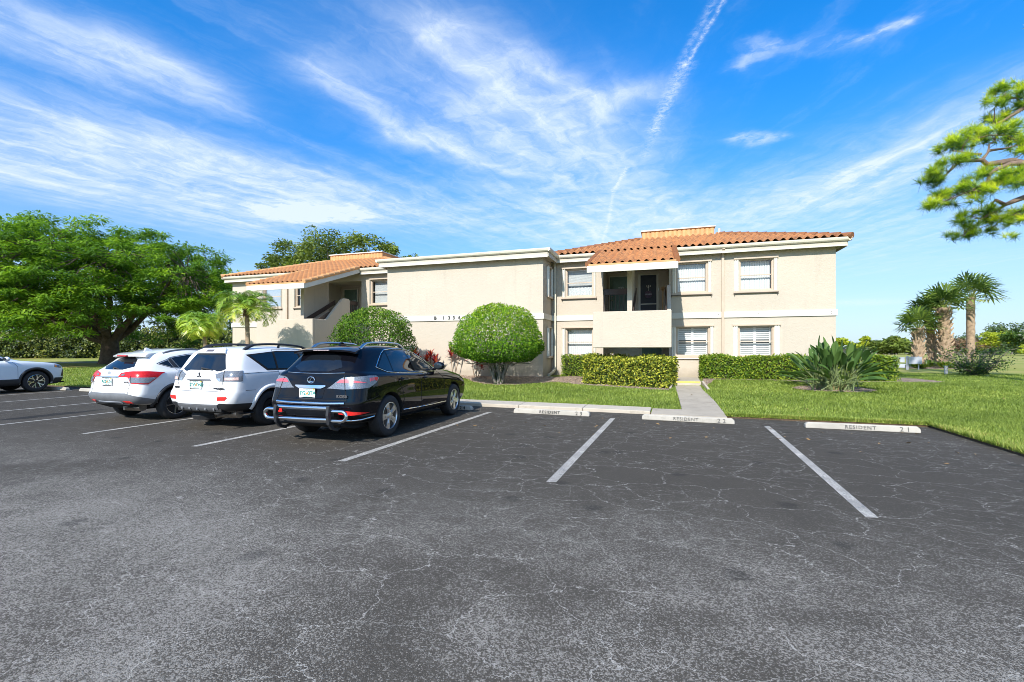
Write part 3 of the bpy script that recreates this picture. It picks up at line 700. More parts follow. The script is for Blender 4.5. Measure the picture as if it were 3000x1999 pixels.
window(*WIN_R[0], WF, 'lace'); window(*WIN_R[1], WF, 'vertical'); window(*WIN_R[2], WF, 'vertical', (.16, .14)); window(*WIN_R[3], WF, 'plantation', (.18, .14))
window(*WIN_R[4], WF, 'vertical', (.17, .14)); window(*WIN_R[5], WF, 'plantation', (.18, .20))
window(*WIN_L[0], WF, 'slats', (.05, .05)); window(*WIN_L[1], WF, 'slats', (.05, .05)); window(*WIN_L[2], WF, 'slats', (.05, .05))
for z0, z1 in (UP, LO):        # flank windows of the block, facing +x
    fr = MB(); X = MX1
    fr.box(X-.10, X+.0-.02, 19.52, 19.56, z0, z1); fr.box(X-.10, X-.02, 20.08, 20.12, z0, z1); fr.box(X-.10, X-.02, 19.56, 20.08, z1-.05, z1); fr.box(X-.10, X-.02, 19.56, 20.08, z0, z0+.05)
    fr.box(X+.003, X+.07, 19.30, 20.26, z1+.002, z1+.05); fr.box(X+.003, X+.09, 19.30, 20.26, z0-.08, z0-.002)
    W_ = bo(fr.build('window', M_BEIGEM, BLD, None, .004))
    s_ = MB(); s_.box(X-.08, X-.045, 19.56, 20.08, (z0+z1)/2-.018, (z0+z1)/2+.018); s_.build('sash', M_BRONZE, W_)
    g_ = MB(); g_.add([(X-.07, 19.56, z0+.05), (X-.07, 20.08, z0+.05), (X-.07, 20.08, z1-.05), (X-.07, 19.56, z1-.05)], [(0, 1, 2, 3)]); g_.build('pane', M_GLASS, W_)
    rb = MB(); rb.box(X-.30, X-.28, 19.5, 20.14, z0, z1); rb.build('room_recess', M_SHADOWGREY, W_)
    for a, b in ((19.32, 19.51), (20.13, 20.25)):
        q = MB(); n = 4; pts = [((X+.09) if i % 2 else X+.02, a+(b-a)*i/n) for i in range(n+1)]
        q.prism([(X+.004, a)]+pts+[(X+.004, b)], 'z', z0, z1); q.build('shutter', M_SHUT, W_)
# ---------------------------------------------------------------- doors
def door(x0, x1, z0, z1, y, m, name='door', panels=True):
    d_ = MB(); d_.box(x0, x1, y, y+.045, z0, z1)
    if panels:
        w_ = (x1-x0)
        for r0, r1 in ((.06, .36), (.42, .70), (.75, .94)):
            for c0, c1 in ((.13, .45), (.55, .87)): d_.box(x0+w_*c0, x0+w_*c1, y-.014, y-.001, z0+(z1-z0)*r0, z0+(z1-z0)*r1)
    D_ = bo(d_.build(name, m, BLD, None, .01))
    fr = MB(); fr.box(x0-.05, x0-.003, y-.03, y+.06, z0, z1+.05); fr.box(x1+.003, x1+.05, y-.03, y+.06, z0, z1+.05); fr.box(x0-.003, x1+.003, y-.03, y+.06, z1+.003, z1+.05)
    fr.build('door_frame', M_CREAM, D_)
    return D_
yd = WF+1.50
M_BRASS = mat('brass', (.70, .52, .22), .3, 1.0); M_STEEL = mat('steel', (.62, .62, .62), .3, 1.0)
D1 = door(-2.20, -1.38, 2.87, 4.90, yd, M_GREEN)
q = MB(); q.sphere((-2.11, yd-.05, 3.80), .035, .035, .035); q.sphere((-2.11, yd-.03, 4.0), .03, .02, .03); q.build('handle', M_BRASS, D1, 179)
text_obj('door_number', '233', .15, M_STEEL, D1, Matrix.Translation((-1.70, yd-.02, 4.37)) @ Matrix.Rotation(PI/2, 4, 'X'), .004, 1.15)
D2 = door(-.90, -.04, 2.87, 4.93, yd+.06, M_SCREEN, panels=False)
q = MB()
for z in (3.60, 3.22, 2.92): q.box(-.82, -.12, yd+.03, yd+.055, z-.025, z+.025)
q.box(-.90, -.82, yd+.03, yd+.055, 2.87, 4.93); q.box(-.12, -.04, yd+.03, yd+.055, 2.87, 4.93); q.build('screen_frame', M_WHITE, D2)
text_obj('door_number', '234', .13, M_STEEL, D2, Matrix.Translation((-.47, yd+.045, 4.42)) @ Matrix.Rotation(PI/2, 4, 'X'), .004, 1.15)
D3 = door(-.76, .10, .22, 2.30, yd, M_GREEN)
q = MB(); q.sphere((.0, yd-.03, 2.02), .04, .03, .04); q.sphere((.0, yd-.05, 1.84), .045, .045, .045); q.build('handle', M_BLACK, D3, 179)
D4 = door(-17.08, -16.22, 2.87, 4.9, yd, M_GREEN)
text_obj('door_number', '231', .14, M_STEEL, D4, Matrix.Translation((-16.42, yd-.02, 4.25)) @ Matrix.Rotation(PI/2, 4, 'X'), .004, 1.1)
D5 = door(-17.08, -16.22, .22, 2.28, yd, M_GREEN)
q = MB(); q.box(-.44, -.34, yd+.2, yd+.21, 4.40, 4.5)
# pale wood panel pieces beside the doors (lit jamb slabs seen in the recess)
jm = MB(); jm.box(-1.33, -1.16, yd-.05, yd-.003, 3.9, 5.0); jm.box(-1.05, -.86, yd-.6, yd-.56, 1.95, 2.44); bsplit('wall_board', jm, M_CREAM)
# ---------------------------------------------------------------- stairs, landings and canopies in front of both wings
def stairwork(x0, x1, yf, pier):
    """cantilevered landing box, rising flank wall on the right, full-height wall on the left of the flight"""
    lb = MB()
    lb.box(x0, x1, yf, yf+.14, 1.58, 2.92)                         # parapet front
    lb.box(x0, x0+.14, yf+.14, yf+1.25, 1.58, 2.92)                # parapet, left end
    prof = [(yf+.14, 1.58), (yf+1.2, 1.58), (yf+1.45, 1.66), (20.29, 2.62), (20.29, 2.855), (19.95, 4.05), (19.2, 4.12), (18.95, 4.05), (17.95, 2.98), (17.8, 2.92), (yf+.14, 2.92)]
    prof = [(yf+.14, 1.58), (yf+1.2, 1.58), (19.6, 2.70), (19.6, 4.00), (19.5, 4.08), (19.15, 4.08), (19.0, 4.02), (17.95, 2.99), (17.80, 2.92), (yf+.14, 2.92)]
    lb.prism(prof, 'x', x1-.14, x1)
    lb.box(x0+.14, x1-.14, yf+.14, yf+1.25, 1.58, 1.74)
    L_ = bpart('stair_landing', lb, M_STUC, .02)
    h_ = MB()
    for x in (x0+.62, x1-.72): h_.lathe([(yf-.004, .022), (yf-.001, .022)], 10, 'y', (x, 0, 1.72))
    h_.build('drain_hole', M_BLACK, L_)
    fl = MB(); n = 7
    for i in range(n):
        y0 = yf+1.25+i*.27; fl.box(pier+.16, x1-.14, y0, y0+.30, 1.74+i*.165-.12, 1.74+(i+1)*.165)
    bpart('stair_flight', fl, M_STAINW)
    pw = MB(); pz = lambda y: 5.66-.333*(WF-.4-y)-.14
    pw.prism([(17.55, 1.75), (19.3, 2.6), (19.3, pz(19.3)), (17.55, pz(17.55))], 'x', pier-.02, pier+.16)
    bpart('stair_wall', pw, M_STUC)
    for xx in (pier+.19, x1-.20):                                # sloped hand rail boards
        r_ = MB(); r_.prism([(17.5, 2.72), (17.5, 2.95), (19.7, 4.08), (19.7, 3.85)], 'x', xx, xx+.035); bpart('handrail', r_, M_DKWOOD, .005)
    r_ = MB(); r_.box(x1-.11, x1-.05, 19.62, WF-.003, 3.82, 4.02)
    for i in range(5): r_.box(x1-.10, x1-.06, 19.66+i*.125, 19.70+i*.125, 2.9, 3.82)
    bpart('railing', r_, M_DKWOOD, .005)
def railing(x0, x1, y):
    r_ = MB(); r_.box(x0, x1, y, y+.05, 3.90, 4.16); r_.box(x0, x1, y, y+.05, 2.865, 2.92)
    n = max(2, int((x1-x0)/.17))
    for i in range(n+1):
        x = x0+(x1-x0-.04)*i/n; r_.box(x, x+.022, y+.012, y+.037, 2.92, 3.90)
    r_.box(x0, x0+.07, y-.002, y+.055, 2.92, 3.90)
    bpart('railing', r_, M_DKWOOD, .004)
stairwork(-2.37, .42, 17.2, -1.12); railing(-2.33, -1.27, WF+.03)
stairwork(-18.3, -15.02, 16.95, -16.22)
# ---------------------------------------------------------------- tile roofs
SL = .333
def tile_patch(name, m, width, rows, place, lim, seed, cw=.27, rh=.31):
    """barrel tiles: u along the eave, s up the slope (horizontal metres). place(u, s, h) -> xyz, lim(s) -> (u0, u1)"""
    rng = np.random.default_rng(seed)
    us = np.arange(width[0], width[1]+1e-6, cw/8); V, T = [], []
    srows = []
    s = rows[0]
    while s < rows[1]-1e-6:
        e = min(s+rh, rows[1]); srows += [(s, .035), (s+.02, .042), ((s+e)/2, .022), (e-.004, .004)]; s = e
    srows.append((rows[1], .0))
    ncol = int((width[1]-width[0])/cw)+2; tints = rng.random((len(srows)//4+2, ncol))
    for r, (s, h) in enumerate(srows):
        a, b = lim(s)
        for u in us:
            uu = min(max(u, a), b); ph = ((uu-width[0])/cw) % 1
            hh = .074*max(0, math.sin(PI*ph/.68)) if ph < .68 else -.012*math.sin(PI*(ph-.68)/.32)
            V.append(place(uu, s, hh+h+.01)); T.append(.25+.6*tints[r//4, int((uu-width[0])/cw)])
    n = len(us); V = np.array(V)
    F = [(r*n+i, r*n+i+1, (r+1)*n+i+1, (r+1)*n+i) for r in range(len(srows)-1) for i in range(n-1)]
    o = np_mesh(name, V, np.array(F), m, BLD, np.array(T), True); o.data.set_sharp_from_angle(angle=math.radians(50)); return bo(o)
EY, EZ = WF-.40, 5.68            # eave line
def hip_roof(x0, x1, m, cx0, cx1, cyf, seed):
    y1 = 32.6; top = 4.15; h = lambda s: EZ+SL*s
    base = None
    fr = lambda u, s, hh: (u, EY+s-hh*.3, h(s)+hh)
    o = tile_patch('roof', m, (x0, x1), (0, top), fr, lambda s: (x0+s, x1-s), seed); roof = o
    c = MB()
    for (a, b) in (((x0, EY), (x0+top, EY+top)), ((x1, EY), (x1-top, EY+top))):       # hip cap tiles
        n = 14
        for i in range(n):
            p, q = i/n, (i+1.15)/n; s0, s1 = p*top, min(1, q)*top
            P0 = (a[0]+(b[0]-a[0])*p, a[1]+(b[1]-a[1])*p, h(s0)+.05); P1 = (a[0]+(b[0]-a[0])*min(1, q), a[1]+(b[1]-a[1])*min(1, q), h(s1)+.035)
            c.tube([P0, P1], [.125, .10], 8)
        c.build('hip_cap', M_PARA if m is M_TILE_A else M_TILE_B, roof, 60); c = MB()
    # sides and back, same tiles seen from elsewhere
    sd = lambda sx, xx: (lambda u, s, hh: (xx+sx*s, u, h(s)+hh))
    tile_patch('roof', m, (EY, y1), (0, top), sd(1, x0), lambda s: (EY+s, y1-s), seed+1)
    tile_patch('roof', m, (EY, y1), (0, top), sd(-1, x1), lambda s: (EY+s, y1-s), seed+2)
    bk = MB(); bk.add([(x0, y1, EZ), (x1, y1, EZ), (x1-top, y1-top, h(top)), (x0+top, y1-top, h(top))], [(0, 1, 2, 3)])
    bk.add([(x0+top, EY+top, h(top)-.01), (x1-top, EY+top, h(top)-.01), (x1-top, y1-top, h(top)-.01), (x0+top, y1-top, h(top)-.01)], [(0, 1, 2, 3)])
    bpart('roof_deck', bk, m)
    # tiled parapet box on the crown with its white cap
    px0, px1, py = x0+top+.02, x1-top-.1, EY+top+.02; pz = h(top)
    pb = MB(); n = int((px1-px0)/.21)
    for i in range(n): 
        a = px0+(px1-px0)*i/n; b = px0+(px1-px0)*(i+1)/n
        pb.prism([(a, py), (a+(b-a)*.2, py-.035), (a+(b-a)*.7, py-.035), (b, py)], 'z', pz-.1, pz+.40)
    pb.box(px0, px1, py+.001, py+.2, pz-.1, pz+.40); pb.box(px1-.2, px1, py+.2, 27.5, pz-.1, pz+.40); pb.box(px0, px0+.2, py+.2, 27.5, pz-.1, pz+.40); pb.box(px0+.2, px1-.2, 27.3, 27.5, pz-.1, pz+.40)
    PB = bpart('roof_parapet', pb, M_PARA)
    cp = MB(); cp.box(px0-.05, px1+.05, py-.10, py+.2, pz+.402, pz+.465); cp.box(px1-.2, px1+.05, py+.2, 27.55, pz+.402, pz+.465); cp.box(px0-.05, px0+.2, py+.2, 27.55, pz+.402, pz+.465); cp.box(px0+.2, px1-.2, 27.3, 27.55, pz+.402, pz+.465)
    cp.build('parapet_cap', M_WHITE, PB, None, .006)
    # canopy over the stair: the same slope carried on down
    dn = EY-cyf
    can = lambda u, s, hh: (u, EY+s-hh*.3, h(s)+hh)
    o = tile_patch('canopy_roof', m, (cx0, cx1), (-dn, .35), can, lambda s: (cx0, cx1), seed+3)
    for xx in (cx0-.03, cx1+.03):
        n = 10; ed = MB()
        for i in range(n):
            s0 = -dn+(dn+.02)*i/n; s1 = -dn+(dn+.02)*min(1, (i+1.12)/n); ed.tube([(xx, EY+s0-.04, h(s0)+.055), (xx, EY+s1, h(s1)+.04)], [.105, .085], 8)
        ed.build('rake_tile', M_PARA if m is M_TILE_A else M_TILE_B, o, 60)
    zf = h(-dn)
    fb = MB(); fb.box(cx0-.06, cx1+.06, cyf-.05, cyf-.01, zf-.25, zf-.015); fb.build('canopy_fascia', M_WHITE, o, None, .006)
    for xx in (cx0-.06, cx1+.025):
        fb = MB(); fb.prism([(cyf-.008, zf-.25), (cyf-.008, zf-.01), (EY+.1, h(.1)-.01), (EY+.1, h(.1)-.24)], 'x', xx, xx+.035); fb.build('rake_board', M_WHITE, o, None, .006)
    u_ = MB(); u_.prism([(cyf-.005, zf-.16), (cyf-.005, zf-.13), (EY+.36, h(.36)-.15), (EY+.36, h(.36)-.18)], 'x', cx0-.02, cx1+.02); u_.box(cx0-.02, cx1+.02, EY+.37, WF-.003, ZS+.0, ZS+.03)
    u_.build('canopy_soffit', M_STUC, o)
    eb = MB(); eb.box(cx0, cx1, cyf-.045, cyf-.012, zf-.012, zf+.05); eb.build('eave_closure', M_PARA, o)
hip_roof(RX0-.35, RX1+.40, M_TILE_B, -2.40, .55, 16.35, 21)
hip_roof(LX0-.40, MX0+.35, M_TILE_A, -17.9, -14.78, 16.15, 31)
vp = MB(); vp.tube([(2.75, EY+4.0, EZ+SL*4), (2.75, EY+4.0, EZ+SL*4+.32)], .055, 10); bpart('vent_pipe', vp, M_WHITE, 0, None, 60)
# house number on the belt course
for i, (ch, x) in enumerate(zip('B13369', (-9.66, -9.24, -8.97, -8.74, -8.47, -8.22))):
    text_obj('number_letter', ch, .205, M_BLACK, BELT, Matrix.Translation((x, BF-.06, 2.925)) @ Matrix.Rotation(PI/2, 4, 'X'), .008, bold=.006)
# thin conduit on the left wing wall
cd = MB(); cd.tube([(-18.6, WF-.06, .2), (-18.6, WF-.06, 2.35)], .02, 8); cd.box(-18.66, -18.5, WF-.08, WF-.003, 2.33, 2.38); bpart('conduit', cd, mat('conduit_grey', (.33, .36, .34), .5))
# things standing on the landing: round door sign, broom, bell lamp
def b3(x, y, z): w_ = b2w(x, y); return (w_[0], w_[1], z)
sg = thing('door_sign', 'round plum and white welcome sign hanging on the dark storm door upstairs', 'sign', b3(-.47, yd+.0, 4.03), BR)
q = MB(); q.lathe([(-.012, .001), (-.014, .17), (.012, .17), (.012, .001)], 28, 'y'); q.build('disc', mat('sign_plum', (.10, .06, .085), .7, var=.5, vscale=9), sg, 40)
q = MB(); q.box(-.15, .15, -.020, -.015, -.03, .045); q.build('banner', mat('sign_grey', (.25, .23, .25), .7, var=.5, vscale=25), sg)
q = MB(); q.tube([(0, -.01, .17), (.0, -.01, .33)], .006, 6); q.box(-.03, .03, -.03, -.012, .30, .36); q.build('hanger', M_WHITE, sg)
br = thing('broom', 'straw broom with wooden handle standing upside down on the upstairs stair landing', 'broom', b3(.13, 19.75, 2.9), BR)
q = MB(); q.tube([(0, 0, 0), (.02, .02, 1.0)], .022, 8); q.build('handle', mat('broom_wood', (.45, .29, .15), .6, var=.2), br, 60)
q = MB()
for i in range(40):
    a = i*2.4; r = .02+.10*random.random(); q.tube([(.02, .02, .98), (.02+r*math.cos(a), .02+r*.6*math.sin(a), 1.12+.10*random.random()), (.02+r*1.1*math.cos(a), .02+r*.7*math.sin(a), 1.05+.05*random.random())], .006, 4)
q.build('bristles', mat('straw', (.42, .25, .10), .8, var=.3), br)
# ---------------------------------------------------------------- car kit.  car frame: x forward, y left, z up, origin on the ground under the rear axle
def paint(name, col, rough=.35, film=.10):
    m, k, p, out = new_mat(name)
    p.inputs['Base Color'].default_value = (*col, 1); p.inputs['Roughness'].default_value = rough
    p.inputs['Coat Weight'].default_value = 1.0; p.inputs['Coat IOR'].default_value = 1.38 if max(col) < .1 else 1.45; p.inputs['Coat Roughness'].default_value = .02; p.inputs['Specular IOR Level'].default_value = .0 if max(col) < .1 else .3
    n = k.noise(k.obj(), 3.0, 3, .5).outputs[0]; k.l.new(k.bump(n, .03, .02), p.inputs['Coat Normal'])
    # road film towards the sills
    n2 = k.noise(k.obj(), 5, 6, .7).outputs[0]; k.l.new(k.mix(k.math('MULTIPLY', k.smooth(n2, .5, .85), film), col, (.30, .28, .25)), p.inputs['Base Color'])
    return m
M_PBLACK = paint('car_paint_black', (.004, .004, .006), .35, .012); M_PWHITE = paint('car_paint_white', (.80, .80, .80)); M_PPEARL = paint('car_paint_pearl', (.78, .78, .765)); M_PSILVER = paint('car_paint_cool_white', (.70, .74, .79))
M_CGLASS = mat('car_glass', (.008, .010, .013), .02, spec=.75)
M_CGLASS2 = mat('car_glass_lighter', (.022, .028, .032), .02, spec=.75)
M_TYRE = mat('tyre_rubber', (.018, .018, .019), .75, var=.25, vscale=14, bump=.25, bscale=70, bdist=.004)
M_CLAD = mat('grey_cladding', (.15, .155, .165), .55, var=.12, vscale=8); M_CLADDK = mat('dark_cladding', (.022, .023, .026), .55, var=.15, vscale=8)
M_CHROME = mat('chrome', (.78, .78, .79), .08, 1.0); M_ALLOY = mat('alloy_silver', (.62, .63, .65), .28, 1.0); M_ALLOYM = mat('alloy_machined', (.75, .75, .76), .22, 1.0)
M_RIMDK = mat('rim_black', (.012, .012, .013), .35); M_GAP = mat('panel_gap', (.004, .004, .004), .8)
M_RED = mat('lamp_red', (.52, .012, .014), .25, var=.25, vscale=40, coat=.25, spec=.3); M_REDB = mat('lamp_red_bright', (.74, .03, .025), .25, var=.2, vscale=60, coat=.25, spec=.3); M_PINK = mat('lamp_pink', (.55, .10, .13), .25, var=.3, vscale=70, coat=.25, spec=.3)
M_CLEAR = mat('lamp_clear', (.17, .185, .21), .18, .2, var=.6, vscale=95, coat=.4); M_AMBER = mat('lamp_amber', (.70, .24, .03), .15, coat=1.0)
M_PLATE = mat('plate_white', (.78, .80, .78), .45, var=.05); M_PGREEN = mat('plate_green', (.02, .24, .20), .5); M_ORANGE = mat('plate_orange', (.80, .26, .03), .5); M_STICK = mat('plate_sticker', (.85, .62, .05), .5)
M_UNDER = mat('underbody', (.012, .012, .012), .9); M_EXH = mat('exhaust_steel', (.45, .42, .38), .35, 1.0, var=.3)
NRW, NRC, NSD = [0, .42, .76], [12, 36, 62, 88], [.10, .24, .38, .52, .66, .80, .91]
def ring_pts(r):
    (zr, zm, zf), xr, xf, (wr, wm, wf) = r['z'], r['xr'], r['xf'], r['w']
    cx, cy = r.get('cr', (.20, .20)); fx, fy = r.get('cf', (.28, .30)); bow = r.get('bow', .05); bowf = r.get('bowf', .10)
    P = []
    for f in NRW: y = (wr-cy)*f; P.append((xr + bow*(y/max(wr, .01))**2, y))
    b = bow*((wr-cy)/max(wr, .01))**2
    for a in NRC: a = math.radians(a); P.append((xr+b+cx*(1-math.cos(a)), wr-cy+cy*math.sin(a)))
    xa, xb = xr+b+cx, xf-fx-bowf*((wf-fy)/max(wf, .01))**2
    for t in NSD:
        x = xa+(xb-xa)*t; s = t; y = wr*(1-s)*(1-2*s)+4*wm*s*(1-s)+wf*s*(2*s-1); P.append((x, y))
    bf = bowf*((wf-fy)/max(wf, .01))**2
    for a in NRC[::-1]: a = math.radians(a); P.append((xf-bf-fx*(1-math.cos(a)), wf-fy+fy*math.sin(a)))
    for f in NRW[::-1]: y = (wf-fy)*f; P.append((xf-bowf*(y/max(wf, .01))**2, y))
    out = []
    for x, y in P:
        t = min(1, max(0, (x-xr)/(xf-xr)))
        z = zr*(1-t)*(1-2*t)+4*zm*t*(1-t)+zf*t*(2*t-1) if not r.get('lin') else (zr+(zm-zr)*t*2 if t < .5 else zm+(zf-zm)*(2*t-1))
        out.append((x, y, z))
    return out
class Car:
    def __init__(s, spec):
        s.sp = spec
        rings = [ring_pts(r) for r in spec['rings']]; n = len(rings[0]); V, F = [], []
        idx = []
        for R in rings:
            row = []
            for i, p in enumerate(R): V.append(p); row.append(len(V)-1)
            left = row[:]
            right = []
            for i, p in enumerate(R):
                if i in (0, n-1): right.append(row[i])
                else: V.append((p[0], -p[1], p[2])); right.append(len(V)-1)
            idx.append((left, right))
        for a, b in zip(idx[:-1], idx[1:]):
            for i in range(n-1):
                F.append((a[0][i], b[0][i], b[0][i+1], a[0][i+1])); F.append((a[1][i], a[1][i+1], b[1][i+1], b[1][i]))
        for (L, R), top in ((idx[0], False), (idx[-1], True)):
            mid = []
            for i in range(n):
                if i in (0, n-1): mid.append(L[i])
                else:
                    p = V[L[i]]; V.append((p[0], 0, p[2]+(.012 if top else 0))); mid.append(len(V)-1)
            for i in range(n-1):
                for A, B in ((L, mid), (mid, R)):
                    q = [A[i], A[i+1], B[i+1], B[i]]
                    if top: q = q[::-1]
                    q = list(dict.fromkeys(q))
                    if len(q) >= 3: F.append(tuple(q))
        me = bpy.data.meshes.new('body'); me.from_pydata(V, [], F); me.update()
        bm = bmesh.new(); bm.from_mesh(me); bmesh.ops.recalc_face_normals(bm, faces=bm.faces); bm.to_mesh(me); bm.free()
        o = bpy.data.objects.new('body', me); COL.objects.link(o)
        md = o.modifiers.new('s', 'SUBSURF'); md.levels = 2; md.render_levels = 2
        dg = bpy.context.evaluated_depsgraph_get(); me2 = bpy.data.meshes.new_from_object(o.evaluated_get(dg))
        bm = bmesh.new(); bm.from_mesh(me2); s.bvh = BVHTree.FromBMesh(bm); bm.free()
        o.modifiers.clear(); o.data = me2; bpy.data.meshes.remove(me)
        # cut the wheel openings
        cuts = []
        for x in (0, spec['wb']):
            for sgn in (1, -1):
                c = MB(); R = spec['arch']; y0, y1 = sgn*(spec['hw']-.30), sgn*(spec['hw']+.2)
                prof = [(x+R*math.cos(t), spec['tyre'][0]+.015+R*math.sin(t)) for t in np.linspace(0, PI, 33)] + [(x-R*.96, -.2), (x+R*.96, -.2)]
                c.prism(prof, 'y', y0, y1); co = c.build('cut', M_UNDER, None); cuts.append(co)
                b = o.modifiers.new('b', 'BOOLEAN'); b.operation = 'DIFFERENCE'; b.object = co; b.solver = 'EXACT'
        dg = bpy.context.evaluated_depsgraph_get(); me3 = bpy.data.meshes.new_from_object(o.evaluated_get(dg))
        bpy.data.objects.remove(o)
        for c in cuts: bpy.data.objects.remove(c)
        me3.materials.clear(); me3.materials.append(spec['paint']); me3.materials.append(M_UNDER); me3.name = 'body'
        s.root = thing(spec['name'], spec['label'], 'car', spec['loc'], PI/2+spec['yaw'], spec.get('group'))
        s.root.scale = (spec['sc'],)*3
        s.body = link(bpy.data.objects.new('body', me3), s.root)
        mi = []
        for f in me3.polygons:
            c = f.center; near = min(math.hypot(c.x-x, c.z-spec['tyre'][0]) for x in (0, spec['wb']))
            inner = near < spec['arch']+.02 and abs(c.y) < spec['hw']-.02 and not (abs(f.normal.y) > .5 and abs(c.y) > spec['hw']-.16)
            mi.append(1 if (inner or (f.normal.z < -.8 and c.z < .35)) else 0)
        me3.polygons.foreach_set('material_index', mi); set_smooth(me3, 38)
    # --- projection helpers
    def hit_side(s, x, z, sgn):
        h = s.bvh.ray_cast(Vector((x, sgn*3, z)), Vector((0, -sgn, 0)))
        return (h[0], h[1]) if h[0] else (Vector((x, sgn*s.sp['hw']*.8, z)), Vector((0, sgn, 0)))
    def th_rear(s, y): return math.atan2(y, .9)
    def th_side(s, x, sgn): return math.atan2(sgn*s.sp['hw'], (-s.sp['ro']+.9)-x)
    def hit_wrap(s, th, z):
        A = Vector((-s.sp['ro']+.9, 0, z)); dr = Vector((-math.cos(th), math.sin(th), 0))
        h = s.bvh.ray_cast(A+dr*3, -dr)
        return (h[0], h[1]) if h[0] else (A+dr*.9, dr)
    def hit_front(s, y, z):
        h = s.bvh.ray_cast(Vector((9, y, z)), Vector((-1, 0, 0)))
        return (h[0], h[1]) if h[0] else (Vector((s.sp['wb']+.8, y, z)), Vector((1, 0, 0)))
    def hit_top(s, x, y):
        h = s.bvh.ray_cast(Vector((x, y, 4)), Vector((0, 0, -1))); return (h[0], h[1])
    def panel(s, name, poly, hit, m, eps=.004, parent=None, step=.03, skirt=.02, scale=1.0, smoothp=0):
        """fill a 2-d polygon, drop it on the body through hit(u, v) and give it a skirt"""
        P2 = [Vector(p) for p in poly]
        for _ in range(smoothp):                       # corner-cutting
            q = []
            for a, b in zip(P2, P2[1:]+P2[:1]): q += [a.lerp(b, .22), a.lerp(b, .78)]
            P2 = q
        bnd = []
        for a, b in zip(P2, P2[1:]+P2[:1]):
            n = max(1, int((b-a).length*scale/step)); bnd += [a.lerp(b, i/n) for i in range(n)]
        n = len(bnd); xs_ = [p.x for p in bnd]; ys_ = [p.y for p in bnd]
        ins = [Vector((x+.003*math.sin(y*90), y)) for x in np.arange(min(xs_), max(xs_), step*1.3/scale) for y in np.arange(min(ys_), max(ys_), step*1.3)]
        r = delaunay_2d_cdt(bnd+ins, [(i, (i+1) % n) for i in range(n)], [], 1, 1e-6)
        V, N = [], []
        for p in r[0]:
            h, nn = hit(p.x, p.y)
            V.append(h+nn*eps); N.append(nn)
        F = [tuple(f) for f in r[2]]
        cnt = {}
        for f in F:
            for a, b in zip(f, f[1:]+f[:1]): cnt[(a, b)] = 1
        base = len(V); ex = {}
        for (a, b) in list(cnt):
            if (b, a) in cnt: continue
            for q in (a, b):
                if q not in ex: ex[q] = len(V); V.append(V[q]-N[q]*(skirt+eps))
            F.append((b, a, ex[a], ex[b]))
        o = mesh_obj(name, V, F, m, parent or s.root, 50)
        bm = bmesh.new(); bm.from_mesh(o.data); bmesh.ops.recalc_face_normals(bm, faces=bm.faces); bm.to_mesh(o.data); bm.free()
        return o
    def side(s, name, poly, m, sgn, **kw): return s.panel(name, poly, lambda u, v: s.hit_side(u, v, sgn), m, **kw)
    def wrap(s, name, poly, m, **kw): return s.panel(name, poly, s.hit_wrap, m, scale=.9, **kw)
    def R(s, y, z): return (s.th_rear(y), z)
    def Sd(s, x, z, sgn): return (s.th_side(x, sgn), z)
    def line(s, mb, pts, hit, r=.005, eps=.0, n=6, step=.04, closed=False):
        out = []; P2 = [Vector(p) for p in pts]
        segs = list(zip(P2, P2[1:]+P2[:1])) if closed else list(zip(P2[:-1], P2[1:]))
        for a, b in segs:
            k_ = max(1, int((b-a).length/step)); out += [a.lerp(b, i/k_) for i in range(k_)]
        if not closed: out.append(P2[-1])
        q = []
        for p in out: h, nn = hit(p.x, p.y); q.append(h+nn*eps)
        mb.tube(q, r, n, closed=closed)
    def wheels(s, style):
        Rt, Wd, Rr = s.sp['tyre']
        first = {}
        for x in (0, s.sp['wb']):
            for sgn in (-1, 1):
                yo = s.sp['hw']-.03
                if not first:
                    hb = MB(); hb.lathe([(-.02, .01), (-.02, Rr*.86), (-.06, Rr*.96), (-Wd*.8, Rr*.97), (-Wd*.8, .01)], 36); hb.lathe([(-.075, .02), (-.075, Rr*.72), (-.10, Rr*.72)], 30)
                    w = hb.build('wheel', M_RIMDK, s.root, 40)
                    t = MB(); t.lathe([(-.012, Rr*1.0), (.0, Rr*1.04), (.006, Rr*1.12), (.003, (Rr+Rt)/2+.02), (-.012, Rt*.955), (-.035, Rt*.985), (-.055, Rt), (-Wd+.055, Rt), (-Wd+.035, Rt*.985), (-Wd+.012, Rt*.955), (-Wd-.003, (Rr+Rt)/2), (-Wd, Rr)], 56)
                    for i in range(3):          # tread grooves
                        pass
                    t.build('tyre', M_TYRE, w, 35)
                    rm = MB(); rm.lathe([(-.05, Rr*.93), (-.012, Rr*.95), (.002, Rr*.985), (.0, Rr*1.02), (-.02, Rr*1.03)], 48)
                    spk(rm, style, Rr); rim = rm.build('rim', s.sp['rim'], w, 35)
                    hc = MB(); hc.lathe([(-.03, .06), (-.004, .058), (.0, .045), (.002, .001)], 20)
                    for i in range(5):
                        a = 2*PI*(i+.5)/5; hc.lathe([(-.03, .012), (-.006, .012), (-.006, .001)], 6, 'y', (.085*math.sin(a), 0, .085*math.cos(a)))
                    hc.build('hub_cap', s.sp.get('hub', M_RIMDK), rim, 40); first['w'] = w
                else: w = copy_tree(first['w'], s.root)
                w.location = (x, sgn*yo, Rt); w.rotation_euler = (0, random.uniform(0, 2), 0) if sgn > 0 else (0, random.uniform(0, .5), PI)
                if sgn < 0: w.rotation_euler = (0, .35+.4*(x > 0), PI)
